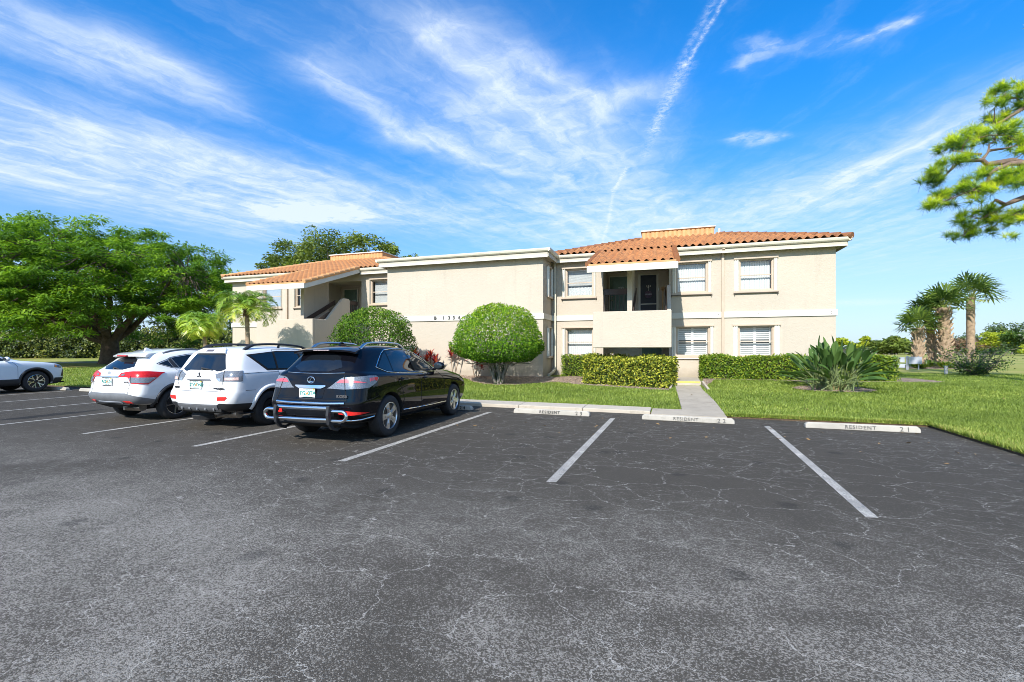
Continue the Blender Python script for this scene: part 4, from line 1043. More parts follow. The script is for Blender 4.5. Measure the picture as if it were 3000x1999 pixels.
    def plate(s, txt, y, z, tilt=0, chrome=False, sticker=True):
        h, n = s.hit_wrap(s.th_rear(y), z); x = h.x-.014
        pl = MB(); pl.box(x-.004, x+.004, y-.152, y+.152, z-.077, z+.077); P_ = pl.build('licence_plate', M_PLATE, s.root, None, .003)
        fr = MB()
        for a, b, c, d_ in ((-.158, .158, .074, .084), (-.158, .158, -.090, -.074), (-.158, -.150, -.074, .074), (.150, .158, -.074, .074)): fr.box(x-.009, x+.003, y+a, y+b, z+c, z+d_)
        fr.build('plate_frame', M_CHROME if chrome else M_BLACK, P_)
        T = lambda yy, zz, e: Matrix.Translation((x-e, yy, zz)) @ Matrix(((0, 0, -1, 0), (-1, 0, 0, 0), (0, 1, 0, 0), (0, 0, 0, 1)))
        text_obj('plate_number', txt[0], .088, M_PGREEN, P_, T(y+.085, z-.004, .006), .001, .95, bold=.002)
        text_obj('plate_number', txt[1], .088, M_PGREEN, P_, T(y-.088, z-.004, .006), .001, .95, bold=.002)
        og = MB(); og.sphere((x-.005, y+.004, z-.012), .003, .017, .019, 12, 8); og.sphere((x-.005, y-.016, z+.012), .003, .012, .014, 12, 8); og.build('plate_emblem', M_ORANGE, P_, 179)
        sk = MB(); sk.box(x-.007, x-.0045, y-.142, y-.112, z+.048, z+.072); sk.build('plate_sticker', M_STICK, P_)
        text_obj('plate_caption', 'SUNSHINE STATE', .020, M_PGREEN, P_, T(y, z-.062, .006), .0008); text_obj('plate_caption', 'MYFLORIDA.COM', .017, M_PGREEN, P_, T(y+.01, z+.060, .006), .0008)
    def badge(s, name, txt, y, z, size, m, spacing=1.0, mat_side=None):
        h, n = s.hit_wrap(s.th_rear(y), z)
        return text_obj(name, txt, size, m, s.root, Matrix.Translation((h.x-.006, y, z)) @ Matrix(((0, 0, -1, 0), (-1, 0, 0, 0), (0, 1, 0, 0), (0, 0, 0, 1))), .003, spacing, bold=.003)
    def mirrors(s, x, z, m, both=(-1, 1)):
        for sgn in both:
            h, n = s.hit_side(x, z, sgn)
            mb = MB(); mb.sphere((x+.02, h.y+sgn*.15, z+.075), .085, .13, .085, 14, 10); mb.tube([(x+.05, h.y-sgn*.02, z-.02), (x+.03, h.y+sgn*.08, z+.03)], .03, 8)
            M_ = mb.build('mirror', m, s.root, 179)
            gl = MB(); gl.sphere((x-.052, h.y+sgn*.155, z+.075), .02, .105, .065, 14, 10); gl.build('mirror_glass', M_CGLASS2, M_, 179)
    def handle(s, x, z, sgn, m):
        h, n = s.hit_side(x, z, sgn); mb = MB()
        mb.tube([(x-.09, h.y+sgn*.008, z), (x-.05, h.y+sgn*.032, z+.006), (x+.05, h.y+sgn*.032, z+.008), (x+.09, h.y+sgn*.008, z+.006)], .014, 8); mb.sphere((x, h.y, z), .075, .008, .038)
        return mb.build('door_handle', m, s.root, 60)
    def wiper(s, y0, y1, z):
        h, n = s.hit_wrap(s.th_rear(y0), z); h2, n2 = s.hit_wrap(s.th_rear(y1), z-.03)
        mb = MB(); mb.tube([h+n*.015+Vector((0, 0, -.02)), h+n*.03, h2+n2*.022], [.022, .016, .008], 8); mb.build('rear_wiper', M_CLADDK, s.root, 60)
    def rails(s, y, x0, x1, hgt, m, posts=2, thick=.018):
        for sgn in (-1, 1):
            mb = MB(); pts = []
            for t in np.linspace(0, 1, 15):
                x = x0+(x1-x0)*t; hz_ = s.hit_top(x, sgn*y)[0].z; e = min(1, min(t, 1-t)/.16); pts.append((x, sgn*y, hz_-.01+hgt*math.sin(e*PI/2)))
            mb.tube(pts, [thick*(1.5 if i in (0, 1, 13, 14) else 1) for i in range(15)], 8)
            for j in range(posts):
                t = (j+1)/(posts+1); x = x0+(x1-x0)*t; hz_ = s.hit_top(x, sgn*y)[0].z; mb.tube([(x-.03, sgn*y, hz_-.02), (x, sgn*y, hz_+hgt)], [.03, .018], 8)
            mb.build('roof_rail', m, s.root, 60)
def spk(mb, style, Rr):
    def bar(a, r0, r1, w0, w1, y0=-.006, y1=-.016, th=.03, da=0):
        c, sn = math.cos(a), math.sin(a); c2, s2 = math.cos(a+da), math.sin(a+da)
        def P(r, w, y, cc, ss): return (r*ss+w*cc, y, r*cc-w*ss)
        q = [P(r0, -w0, y1, c, sn), P(r0, w0, y1, c, sn), P(r1, w1, y0, c2, s2), P(r1, -w1, y0, c2, s2)]
        q2 = [(x, y-th, z) for x, y, z in q]; mb.add(q+q2, [(0,1,2,3),(7,6,5,4),(0,4,5,1),(1,5,6,2),(2,6,7,3),(3,7,4,0)])
    if style == 'five':
        for i in range(5):
            a = 2*PI*i/5; bar(a, .03, Rr*.97, .034, .056); bar(a, .03, Rr*.6, .012, .016, .0, -.004, .02)
    elif style == 'thin':
        for i in range(5): a = 2*PI*i/5; bar(a, .02, Rr*.98, .013, .014, da=.10)
    elif style == 'split':
        for i in range(6):
            a = 2*PI*i/6; bar(a, .03, Rr*.55, .020, .020); bar(a, Rr*.5, Rr*.97, .017, .015, da=.24); bar(a, Rr*.5, Rr*.97, .017, .015, da=-.24)
    elif style == 'steel':
        mb.lathe([(-.06, Rr*.9), (-.035, Rr*.8), (-.05, Rr*.55), (-.02, Rr*.4), (-.02, .01)], 32)
        for i in range(9):
            a = 2*PI*i/9; mb.lathe([(-.035, .014), (-.02, .018), (-.025, .001)], 8, 'y', (Rr*.66*math.sin(a), -.01, Rr*.66*math.cos(a)))
def rear_glass(c, ys, zb, zt, m=M_CGLASS, eps=.004, sm_=1, name='rear_window'):
    a, b = ys; return c.wrap(name, [c.R(-a, zb), c.R(a, zb), c.R(b, zt), c.R(-b, zt)], m, eps=eps, smoothp=sm_)

# ---------------------------------------------------------------- black crossover with chrome rear guard
LX = Car(dict(name='parked_car', label='glossy black crossover with chrome tube guard on its rear bumper', loc=(-5.59, 6.64, 0), yaw=math.radians(3.2), sc=.985,
    wb=2.74, ro=1.0, hw=.94, tyre=(.365, .235, .232), arch=.405, paint=M_PBLACK, rim=M_ALLOY, hub=M_ALLOY, group='cars parked nose in along the kerb', rings=[
    dict(z=(.30, .25, .26), xr=-.72, xf=3.40, w=(.60, .70, .58)),
    dict(z=(.33, .25, .27), xr=-.86, xf=3.56, w=(.78, .86, .78)),
    dict(z=(.42, .34, .38), xr=-.95, xf=3.68, w=(.87, .925, .85), bow=.10),
    dict(z=(.60, .56, .58), xr=-.99, xf=3.74, w=(.905, .945, .88), bow=.12),
    dict(z=(.69, .72, .72), xr=-.985, xf=3.73, w=(.905, .94, .87), bow=.12),
    dict(z=(.72, .76, .75), xr=-.955, xf=3.71, w=(.90, .937, .865), bow=.10),
    dict(z=(.94, .92, .84), xr=-.915, xf=3.66, w=(.89, .935, .84), bow=.12),
    dict(z=(1.09, 1.01, .94), xr=-.875, xf=3.46, w=(.865, .925, .80), bow=.14),
    dict(z=(1.15, 1.055, 1.04), xr=-.85, xf=2.95, w=(.84, .90, .78), bow=.15),
    dict(z=(1.18, 1.085, 1.105), xr=-.82, xf=2.48, w=(.805, .86, .74), bow=.16, cr=(.26, .24)),
    dict(z=(1.23, 1.13, 1.15), xr=-.79, xf=2.34, w=(.775, .835, .72), bow=.16, cr=(.28, .24)),
    dict(z=(1.42, 1.385, 1.40), xr=-.585, xf=1.78, w=(.665, .735, .64), bow=.13, cr=(.26, .2)),
    dict(z=(1.525, 1.55, 1.53), xr=-.47, xf=1.36, w=(.585, .635, .57), bow=.10, cr=(.22, .18)),
    dict(z=(1.575, 1.605, 1.58), xr=-.33, xf=1.10, w=(.47, .50, .45), bow=.06)]))
c = LX
for sg in (-1, 1):
    c.side('side_window', [(-.17, 1.225), (.03, 1.15), (.19, 1.135), (.19, 1.475), (.10, 1.435)], M_CGLASS, sg, smoothp=0)
    c.side('side_window', [(.225, 1.132), (.95, 1.10), (.86, 1.50), (.45, 1.505), (.225, 1.49)], M_CGLASS, sg)
    c.side('side_window', [(1.02, 1.098), (1.93, 1.088), (1.90, 1.13), (1.62, 1.30), (1.36, 1.425), (1.15, 1.48), (.94, 1.50)], M_CGLASS2, sg)
    tr = MB(); hs = lambda u, v, sg=sg: c.hit_side(u, v, sg)
    c.line(tr, [(-.235, 1.228), (-.19, 1.20), (.03, 1.128), (.25, 1.108), (1.0, 1.076), (1.95, 1.066), (1.99, 1.08), (1.92, 1.15), (1.64, 1.325), (1.38, 1.45), (1.15, 1.508), (.9, 1.532), (.45, 1.535), (.2, 1.515), (.06, 1.455), (-.21, 1.245)], hs, .009, .004, closed=True)
    tr.build('window_trim', M_CHROME, c.root, 60)
    gp = MB(); c.line(gp, [(.205, 1.10), (.27, .95), (.40, .78), (.44, .60), (.36, .36)], hs, .0045); c.line(gp, [(1.0, 1.07), (1.09, .92), (1.09, .36)], hs, .0045); c.line(gp, [(1.98, 1.05), (2.16, .9), (2.20, .55)], hs, .0045)
    c.line(gp, [(-.74, .69), (-.5, .72), (-.36, .75)], hs, .004); c.line(gp, [(.36, .37), (2.2, .37)], hs, .004)
    gp.build('panel_gap', M_GAP, c.root)
    sl = MB(); c.line(sl, [(.42, .42), (1.08, .395), (2.28, .375)], hs, .014, .004); sl.build('sill_trim', M_CHROME, c.root, 60)
    c.handle(.40, .985, sg, M_PBLACK); c.handle(1.27, .965, sg, M_PBLACK)
    # tail lamp: clear housing wrapping the corner with red strips
    T = c.wrap('tail_light', [c.R(sg*.36, .90), c.R(sg*.42, .925), c.R(sg*.62, 1.045), c.R(sg*.72, 1.075), c.Sd(-.60, 1.095, sg), c.Sd(-.40, 1.085, sg), c.Sd(-.33, 1.045, sg), c.Sd(-.44, .965, sg), c.Sd(-.62, .905, sg), c.R(sg*.72, .885)][::1], M_CLEAR, eps=.010, skirt=.03)
    c.wrap('red_strip', [c.R(sg*.55, .985), c.R(sg*.64, 1.035), c.R(sg*.78, 1.045), c.Sd(-.68, .985, sg)], M_PINK, eps=.0155, parent=T, skirt=.004)
    c.wrap('red_strip', [c.Sd(-.60, 1.0, sg), c.Sd(-.60, 1.055, sg), c.Sd(-.47, 1.06, sg), c.Sd(-.47, 1.015, sg)], M_PINK, eps=.0155, parent=T, skirt=.004)
    c.wrap('red_strip', [c.Sd(-.455, 1.015, sg), c.Sd(-.455, 1.062, sg), c.Sd(-.375, 1.058, sg), c.Sd(-.37, 1.04, sg), c.Sd(-.41, 1.0, sg)], M_RED, eps=.0155, parent=T, skirt=.004)
    dv = MB(); c.line(dv, [c.R(sg*.745, .875), c.R(sg*.735, 1.09)], c.hit_wrap, .006, .012); dv.build('lamp_divider', M_GAP, T)
    c.wrap('reflector', [c.R(sg*.60, .50), c.R(sg*.60, .555), c.R(sg*.80, .545), c.Sd(-.62, .50, sg), c.R(sg*.78, .475)], M_REDB, eps=.006)
rear_glass(c, (.71, .60), 1.165, 1.47)
sp = MB()                                   # roof spoiler over the rear window with a high brake light
tops = [c.hit_top(-.20, y)[0] for y in np.linspace(-.56, .56, 13)]
vs, fs = [], []
for i, y in enumerate(np.linspace(-.62, .62, 13)):
    xb = -.655+.06*(y/.62)**2; zt = 1.495-.02*(y/.62)**2; zr = 1.565-.035*(y/.62)**2
    zr = c.hit_top(-.30, y*.86)[0].z+.004; zt = zr-.062+.01*(y/.62)**2
    vs += [(-.28, y*.86, zr), (-.46, y*.95, zr-.012), (xb, y, zt), (xb+.005, y, zt-.028), (-.47, y*.95, zt-.035), (-.34, y*.86, zr-.08)]
for i in range(12):
    for k_ in range(6): fs.append((6*i+k_, 6*i+(k_+1) % 6, 6*(i+1)+(k_+1) % 6, 6*(i+1)+k_))
fs += [(0, 1, 2, 3, 4, 5), tuple(72+k_ for k_ in range(6))[::-1]]
sp.add(vs, fs); SPO = sp.build('spoiler', M_PBLACK, c.root, 40)
zb_ = c.hit_top(-.30, 0)[0].z-.058; bl = MB(); bl.box(-.663, -.652, -.16, .16, zb_-.022, zb_-.005); bl.build('brake_light', mat('lamp_smoked', (.30, .24, .24), .2, var=.4, vscale=60), SPO)
gp = MB(); c.line(gp, [c.R(-.76, .70), c.R(-.74, .88)], c.hit_wrap, .0045); c.line(gp, [c.R(.76, .70), c.R(.74, .88)], c.hit_wrap, .0045); c.line(gp, [c.R(-.76, .715), c.R(.76, .715)], c.hit_wrap, .005)
c.line(gp, [c.R(-.74, 1.09), c.R(-.72, 1.15)], c.hit_wrap, .004); c.line(gp, [c.R(.74, 1.09), c.R(.72, 1.15)], c.hit_wrap, .004); gp.build('tailgate_gap', M_GAP, c.root)
tr = MB(); c.line(tr, [c.R(-.74, 1.145), c.R(-.35, 1.137), c.R(0, 1.135), c.R(.35, 1.137), c.R(.74, 1.145)], c.hit_wrap, .006, .002); tr.build('tailgate_trim', M_CHROME, c.root, 60)
c.wrap('tailgate_garnish', [c.R(-.33, .925), c.R(-.24, .895), c.R(.24, .895), c.R(.33, .925), c.R(.33, .945), c.R(-.33, .945)], M_CHROME, eps=.022, skirt=.03)
pr = c.wrap('plate_recess', [c.R(-.27, .74), c.R(.27, .74), c.R(.31, .885), c.R(-.31, .885)], M_PBLACK, eps=.003)
tr = MB(); c.line(tr, [c.R(-.27, .742), c.R(.27, .742)], c.hit_wrap, .006, .004); tr.build('recess_lip', M_PBLACK, pr)
c.plate(('IY2', '0TA'), .03, .822, chrome=True)
c.badge('badge', 'RX350', -.60, .775, .062, M_CHROME, 1.15)
em = MB(); h, n = c.hit_wrap(0, 1.03); em.tube([(h.x-.010, .068*math.sin(a), 1.03+.050*math.cos(a)) for a in np.linspace(0, 2*PI, 28)[:-1]], .008, 8, closed=True)
em.tube([(h.x-.010, -.012, 1.072), (h.x-.010, .030, 1.005), (h.x-.010, -.038, 1.005)], .008, 8); em.build('emblem', M_CHROME, c.root, 60)
tr = MB(); c.line(tr, [c.R(-.72, .668), c.R(-.4, .662), c.R(.4, .662), c.R(.72, .668)], c.hit_wrap, .026, .0, 10); tr.build('bumper_trim', M_CHROME, c.root, 60)
gd = MB(); X0 = -1.10
def bowx(y): return X0+.07*(abs(y)/.8)**2.2
for z in (.605, .425): gd.tube([(bowx(y), y, z) for y in np.linspace(-.50, .50, 11)], .031, 12)
for sg in (-1, 1):
    pts = [(bowx(.50), sg*.50, .56)]
    for t in np.linspace(PI/2, -PI/2, 9): pts.append((bowx(.70), sg*(.70+.085*math.cos(t)), .485+.075*math.sin(t)))
    pts.append((bowx(.50), sg*.50, .41)); gd.tube(pts, .027, 12)
GD = gd.build('rear_guard', M_CHROME, c.root, 60)
for sg in (-1, 1):
    ub = MB(); a, b = sg*.505-.024, sg*.505+.024
    ub.prism([(X0-.03, .64), (X0-.045, .50), (X0-.02, .36), (X0+.06, .27), (X0+.20, .22), (X0+.21, .26), (X0+.10, .30), (X0+.04, .38), (X0+.02, .50), (X0+.02, .62)], 'y', a, b)
    ub.tube([(X0+.15, sg*.505, .25), (X0+.5, sg*.505, .30)], .02, 8); ub.build('guard_upright', M_CLADDK, GD, None, .004)
c.wrap('bumper_insert', [c.R(-.50, .455), c.R(.50, .455), c.R(.52, .585), c.R(-.52, .585)], M_CLADDK, eps=.004)
c.wrap('lower_valance', [c.R(-.80, .335), c.R(.80, .335), c.R(.70, .39), c.R(-.70, .39)], M_CLADDK, eps=.006)
for sg in (-1, 1):
    tr = MB(); c.line(tr, [c.R(sg*.55, .375), c.R(sg*.75, .385), c.Sd(-.70, .40, sg), c.Sd(-.46, .415, sg)], c.hit_wrap, .012, .002); tr.build('bumper_strip', M_CHROME, c.root, 60)
c.rails(.50, -.30, 1.12, .075, M_ALLOY, 0, .020)
c.mirrors(1.90, 1.10, M_PBLACK)
an = MB(); h, n = c.hit_top(-.12, 0); an.prism([(-.20, h.z-.01), (-.16, h.z+.055), (-.12, h.z+.06), (0.02, h.z-.005)], 'y', -.022, .022); an.build('antenna', M_PBLACK, c.root, None, .008)
q = MB(); q.prism([(-.95, .33), (-.60, .22), (1.0, .22), (3.3, .24), (3.4, .36), (-.9, .40)], 'y', -.60, .60); q.build('underbody', M_UNDER, c.root)
c.wheels('five')

# ---------------------------------------------------------------- white crossover with roof rails and dark lower bumper (middle)
OL = Car(dict(name='parked_car', label='white crossover with grey roof rails, clear tail lights and black steel wheels', loc=(-8.50, 6.90, 0), yaw=math.radians(1.5), sc=.965,
    wb=2.67, ro=1.0, hw=.90, tyre=(.355, .225, .215), arch=.40, paint=M_PWHITE, rim=M_RIMDK, hub=M_RIMDK, group='cars parked nose in along the kerb', rings=[
    dict(z=(.34, .28, .28), xr=-.75, xf=3.35, w=(.58, .70, .58)),
    dict(z=(.36, .28, .29), xr=-.88, xf=3.48, w=(.74, .83, .76)),
    dict(z=(.48, .38, .42), xr=-.96, xf=3.56, w=(.835, .885, .83), bow=.07),
    dict(z=(.60, .56, .60), xr=-1.0, xf=3.60, w=(.875, .90, .86), bow=.08),
    dict(z=(.73, .72, .74), xr=-.99, xf=3.60, w=(.875, .90, .86), bow=.08),
    dict(z=(.765, .76, .77), xr=-.94, xf=3.59, w=(.87, .895, .86), bow=.07),
    dict(z=(.95, .93, .88), xr=-.915, xf=3.56, w=(.865, .89, .84), bow=.09),
    dict(z=(1.08, 1.05, .99), xr=-.895, xf=3.40, w=(.85, .885, .80), bow=.10),
    dict(z=(1.13, 1.09, 1.06), xr=-.875, xf=2.85, w=(.835, .87, .78), bow=.11),
    dict(z=(1.16, 1.12, 1.13), xr=-.85, xf=2.45, w=(.815, .845, .74), bow=.12, cr=(.20, .2)),
    dict(z=(1.34, 1.34, 1.38), xr=-.755, xf=1.85, w=(.745, .775, .67), bow=.11, cr=(.18, .17)),
    dict(z=(1.50, 1.53, 1.53), xr=-.66, xf=1.45, w=(.68, .705, .62), bow=.09, cr=(.18, .17)),
    dict(z=(1.56, 1.595, 1.58), xr=-.56, xf=1.2, w=(.60, .62, .55), bow=.07),
    dict(z=(1.59, 1.635, 1.61), xr=-.40, xf=1.0, w=(.45, .46, .42), bow=.05)]))
c = OL
for sg in (-1, 1):
    hs = lambda u, v, sg=sg: c.hit_side(u, v, sg)
    c.side('window_surround', [(-.47, 1.455), (-.09, 1.13), (2.0, 1.10), (1.98, 1.17), (1.45, 1.49), (1.1, 1.53), (.3, 1.53)], M_GAP, sg, eps=.003)
    c.side('side_window', [(-.40, 1.44), (-.06, 1.165), (.145, 1.16), (.145, 1.50)], M_CGLASS, sg, eps=.007)
    c.side('side_window', [(.20, 1.16), (.90, 1.145), (.84, 1.505), (.20, 1.505)], M_CGLASS, sg, eps=.007)
    c.side('side_window', [(.97, 1.142), (1.92, 1.125), (1.88, 1.18), (1.42, 1.46), (1.15, 1.50), (.92, 1.505)], M_CGLASS2, sg, eps=.007)
    gp = MB(); c.line(gp, [(.17, 1.55), (.17, 1.12), (.20, 1.0), (.34, .85)], hs, .0045); c.line(gp, [(.93, 1.12), (1.0, .9), (1.0, .40)], hs, .0045); c.line(gp, [(.17, 1.555), (.9, 1.565), (1.3, 1.55)], hs, .004)
    c.line(gp, [(-.72, 1.085), (-.3, 1.098), (.17, 1.10)], hs, .004); c.line(gp, [(-.62, .76), (-.40, .755)], hs, .004); c.line(gp, [(1.95, 1.08), (2.1, .9), (2.1, .5)], hs, .0045); gp.build('panel_gap', M_GAP, c.root)
    pts = [(.44*math.cos(a), .37+.44*math.sin(a)) for a in np.linspace(math.radians(2), math.radians(178), 24)]     # swollen wheel flares
    for X in (0, c.sp['wb']): fl = MB(); c.line(fl, [(X+p[0], p[1]) for p in pts], hs, .048, -.012, 10); fl.build('wheel_flare', M_PWHITE, c.root, 60)
    T = c.wrap('tail_light', [c.R(sg*.46, 1.075), c.R(sg*.50, 1.0), c.R(sg*.56, .945), c.R(sg*.75, .945), c.Sd(-.70, .945, sg), c.Sd(-.69, 1.145, sg), c.R(sg*.76, 1.14), c.R(sg*.60, 1.115)], M_CLEAR, eps=.008, skirt=.03)
    c.wrap('reversing_lamp', [c.R(sg*.545, .955), c.R(sg*.62, .955), c.R(sg*.62, 1.0), c.R(sg*.53, 1.0)], M_CHROME, eps=.013, parent=T, skirt=.004)
    c.wrap('lamp_bulb', [c.R(sg*.74, .965), c.Sd(-.80, .965, sg), c.Sd(-.80, 1.02, sg), c.R(sg*.74, 1.015)], mat('lamp_peach', (.62, .42, .36), .2, var=.4, vscale=50), eps=.013, parent=T, skirt=.004)
    dv = MB(); c.line(dv, [c.R(sg*.70, .94), c.R(sg*.71, 1.14)], c.hit_wrap, .006, .010); dv.build('lamp_divider', M_GAP, T)
    for i in range(4):
        ld = MB()
    c.wrap('reflector', [c.R(sg*.57, .585), c.R(sg*.58, .655), c.R(sg*.80, .66), c.R(sg*.82, .635), c.R(sg*.76, .592)], M_REDB, eps=.008)
    c.handle(.38, 1.02, sg, M_PWHITE); c.handle(1.2, 1.0, sg, M_PWHITE)
# rear window blends down into the lamps
c.wrap('rear_window', [c.R(-.50, 1.13), c.R(-.40, 1.155), c.R(.40, 1.155), c.R(.50, 1.13), c.R(.62, 1.145), c.R(.735, 1.175), c.R(.64, 1.465), c.R(.3, 1.475), c.R(-.3, 1.475), c.R(-.64, 1.465), c.R(-.735, 1.175), c.R(-.62, 1.145)], M_CGLASS, eps=.006)
SPO = c.wrap('spoiler', [c.R(-.66, 1.47), c.R(.66, 1.47), c.R(.60, 1.55), c.R(-.60, 1.55)], M_PWHITE, eps=.045, skirt=.06)
c.wrap('brake_light', [c.R(-.16, 1.485), c.R(.16, 1.485), c.R(.15, 1.52), c.R(-.15, 1.52)], mat('lamp_smoke2', (.12, .10, .10), .15), eps=.05, parent=SPO, skirt=.01)
gp = MB(); c.line(gp, [c.R(-.68, .945), c.R(-.66, .78), c.R(-.55, .755), c.R(.55, .755), c.R(.66, .78), c.R(.68, .945)], c.hit_wrap, .005)
c.line(gp, [c.R(-.46, 1.07), c.R(-.40, 1.145), c.R(.40, 1.145), c.R(.46, 1.07)], c.hit_wrap, .003); c.line(gp, [c.R(-.35, .80), c.R(-.29, .955)], c.hit_wrap, .003); c.line(gp, [c.R(.35, .80), c.R(.29, .955)], c.hit_wrap, .003); gp.build('tailgate_gap', M_GAP, c.root)
c.wrap('tailgate_garnish', [c.R(-.36, .955), c.R(.36, .955), c.R(.33, .985), c.R(-.33, .985)], M_CLAD, eps=.014, skirt=.02)
c.plate(('STW', 'ONE'), .03, .875)
h, n = c.hit_wrap(0, 1.06); em = MB()
for a in (0, 2*PI/3, 4*PI/3):
    u = Vector((0, math.sin(a), math.cos(a))); v_ = Vector((0, math.cos(a), -math.sin(a))); C0 = Vector((h.x-.012, 0, 1.05))
    q = [C0, C0+u*.034+v_*.02, C0+u*.068, C0+u*.034-v_*.02]; em.add([tuple(p) for p in q]+[tuple(p+Vector((.010, 0, 0))) for p in q], [(0,1,2,3),(7,6,5,4),(0,4,5,1),(1,5,6,2),(2,6,7,3),(3,7,4,0)])
em.build('emblem', M_CLADDK, c.root)
c.badge('badge', 'OUTLANDER', -.53, .805, .042, M_CLADDK, 1.15); c.badge('badge', 'MIVEC', .58, .815, .05, M_CLADDK, 1.0)
c.wiper(-.02, -.34, 1.185)
LB = c.wrap('lower_bumper', [c.Sd(-.42, .30, -1), c.Sd(-.42, .50, -1), c.R(-.62, .53), c.R(-.55, .50), c.R(.55, .50), c.R(.62, .53), c.Sd(-.42, .50, 1), c.Sd(-.42, .30, 1)], M_CLADDK, eps=.010, skirt=.03)
c.wrap('skid_plate', [c.R(-.58, .375), c.R(.58, .375), c.R(.56, .495), c.R(-.56, .495)], M_CLAD, eps=.022, parent=LB, skirt=.02)
sk = MB()
for y in np.linspace(-.42, .42, 5): h, n = c.hit_wrap(c.th_rear(y), .42); sk.prism([(y-.03, .46), (y+.03, .46), (y+.012, .39), (y-.012, .39)], 'x', h.x-.034, h.x-.01)
sk.build('skid_rib', M_CLAD, LB)
ex = MB(); ex.tube([(-.96, -.52, .285), (-.80, -.52, .295)], .036, 14, cap=False); ex.tube([(-.80, -.52, .295), (-.45, -.50, .30)], .030, 10); ex.tube([(-.62, -.15, .29), (-.62, -.72, .30)], .085, 12); ex.build('exhaust', M_EXH, c.root, 60)
sw = MB(); sw.lathe([(.24, .12), (.22, .30), (.30, .335), (.36, .30), (.37, .10)], 36, 'z', (-.42, .30, -.07)); sw.build('spare_wheel', M_TYRE, c.root, 40)
rr = c.rails(.585, -.42, 1.35, .085, M_CLADDK, 1, .024)
c.mirrors(1.86, 1.14, M_PWHITE)
q = MB(); q.prism([(-.90, .36), (-.60, .26), (1.0, .25), (3.2, .27), (3.3, .38), (-.9, .42)], 'y', -.58, .58); q.build('underbody', M_UNDER, c.root)
c.wheels('steel')

# ---------------------------------------------------------------- small white crossover with red tail lights
HV = Car(dict(name='parked_car', label='small white crossover with red arrow shaped tail lights and grey wheel arch cladding', loc=(-11.08, 6.80, 0), yaw=math.radians(0.5), sc=.965,
    wb=2.61, ro=.92, hw=.885, tyre=(.345, .215, .225), arch=.40, paint=M_PPEARL, rim=M_ALLOYM, hub=M_RIMDK, group='cars parked nose in along the kerb', rings=[
    dict(z=(.36, .26, .26), xr=-.62, xf=3.25, w=(.56, .68, .56)),
    dict(z=(.38, .26, .27), xr=-.74, xf=3.36, w=(.72, .82, .74)),
    dict(z=(.46, .36, .40), xr=-.87, xf=3.44, w=(.82, .875, .80), bow=.10),
    dict(z=(.585, .52, .56), xr=-.92, xf=3.48, w=(.855, .885, .83), bow=.12),
    dict(z=(.62, .58, .62), xr=-.90, xf=3.48, w=(.855, .88, .83), bow=.12),
    dict(z=(.76, .78, .76), xr=-.865, xf=3.46, w=(.86, .87, .82), bow=.13),
    dict(z=(.92, .90, .86), xr=-.865, xf=3.40, w=(.855, .87, .79), bow=.15),
    dict(z=(1.06, 1.01, .96), xr=-.84, xf=3.15, w=(.83, .865, .77), bow=.17),
    dict(z=(1.11, 1.05, 1.03), xr=-.80, xf=2.75, w=(.79, .845, .74), bow=.18, cr=(.26, .24)),
    dict(z=(1.15, 1.09, 1.09), xr=-.745, xf=2.38, w=(.74, .815, .71), bow=.17, cr=(.30, .26)),
    dict(z=(1.32, 1.31, 1.33), xr=-.53, xf=1.85, w=(.645, .735, .64), bow=.13, cr=(.28, .22)),
    dict(z=(1.43, 1.475, 1.47), xr=-.40, xf=1.42, w=(.575, .655, .58), bow=.10, cr=(.22, .18)),
    dict(z=(1.485, 1.545, 1.525), xr=-.28, xf=1.15, w=(.49, .56, .50), bow=.08),
    dict(z=(1.515, 1.58, 1.55), xr=-.12, xf=.95, w=(.36, .42, .38), bow=.05)]))
c = HV
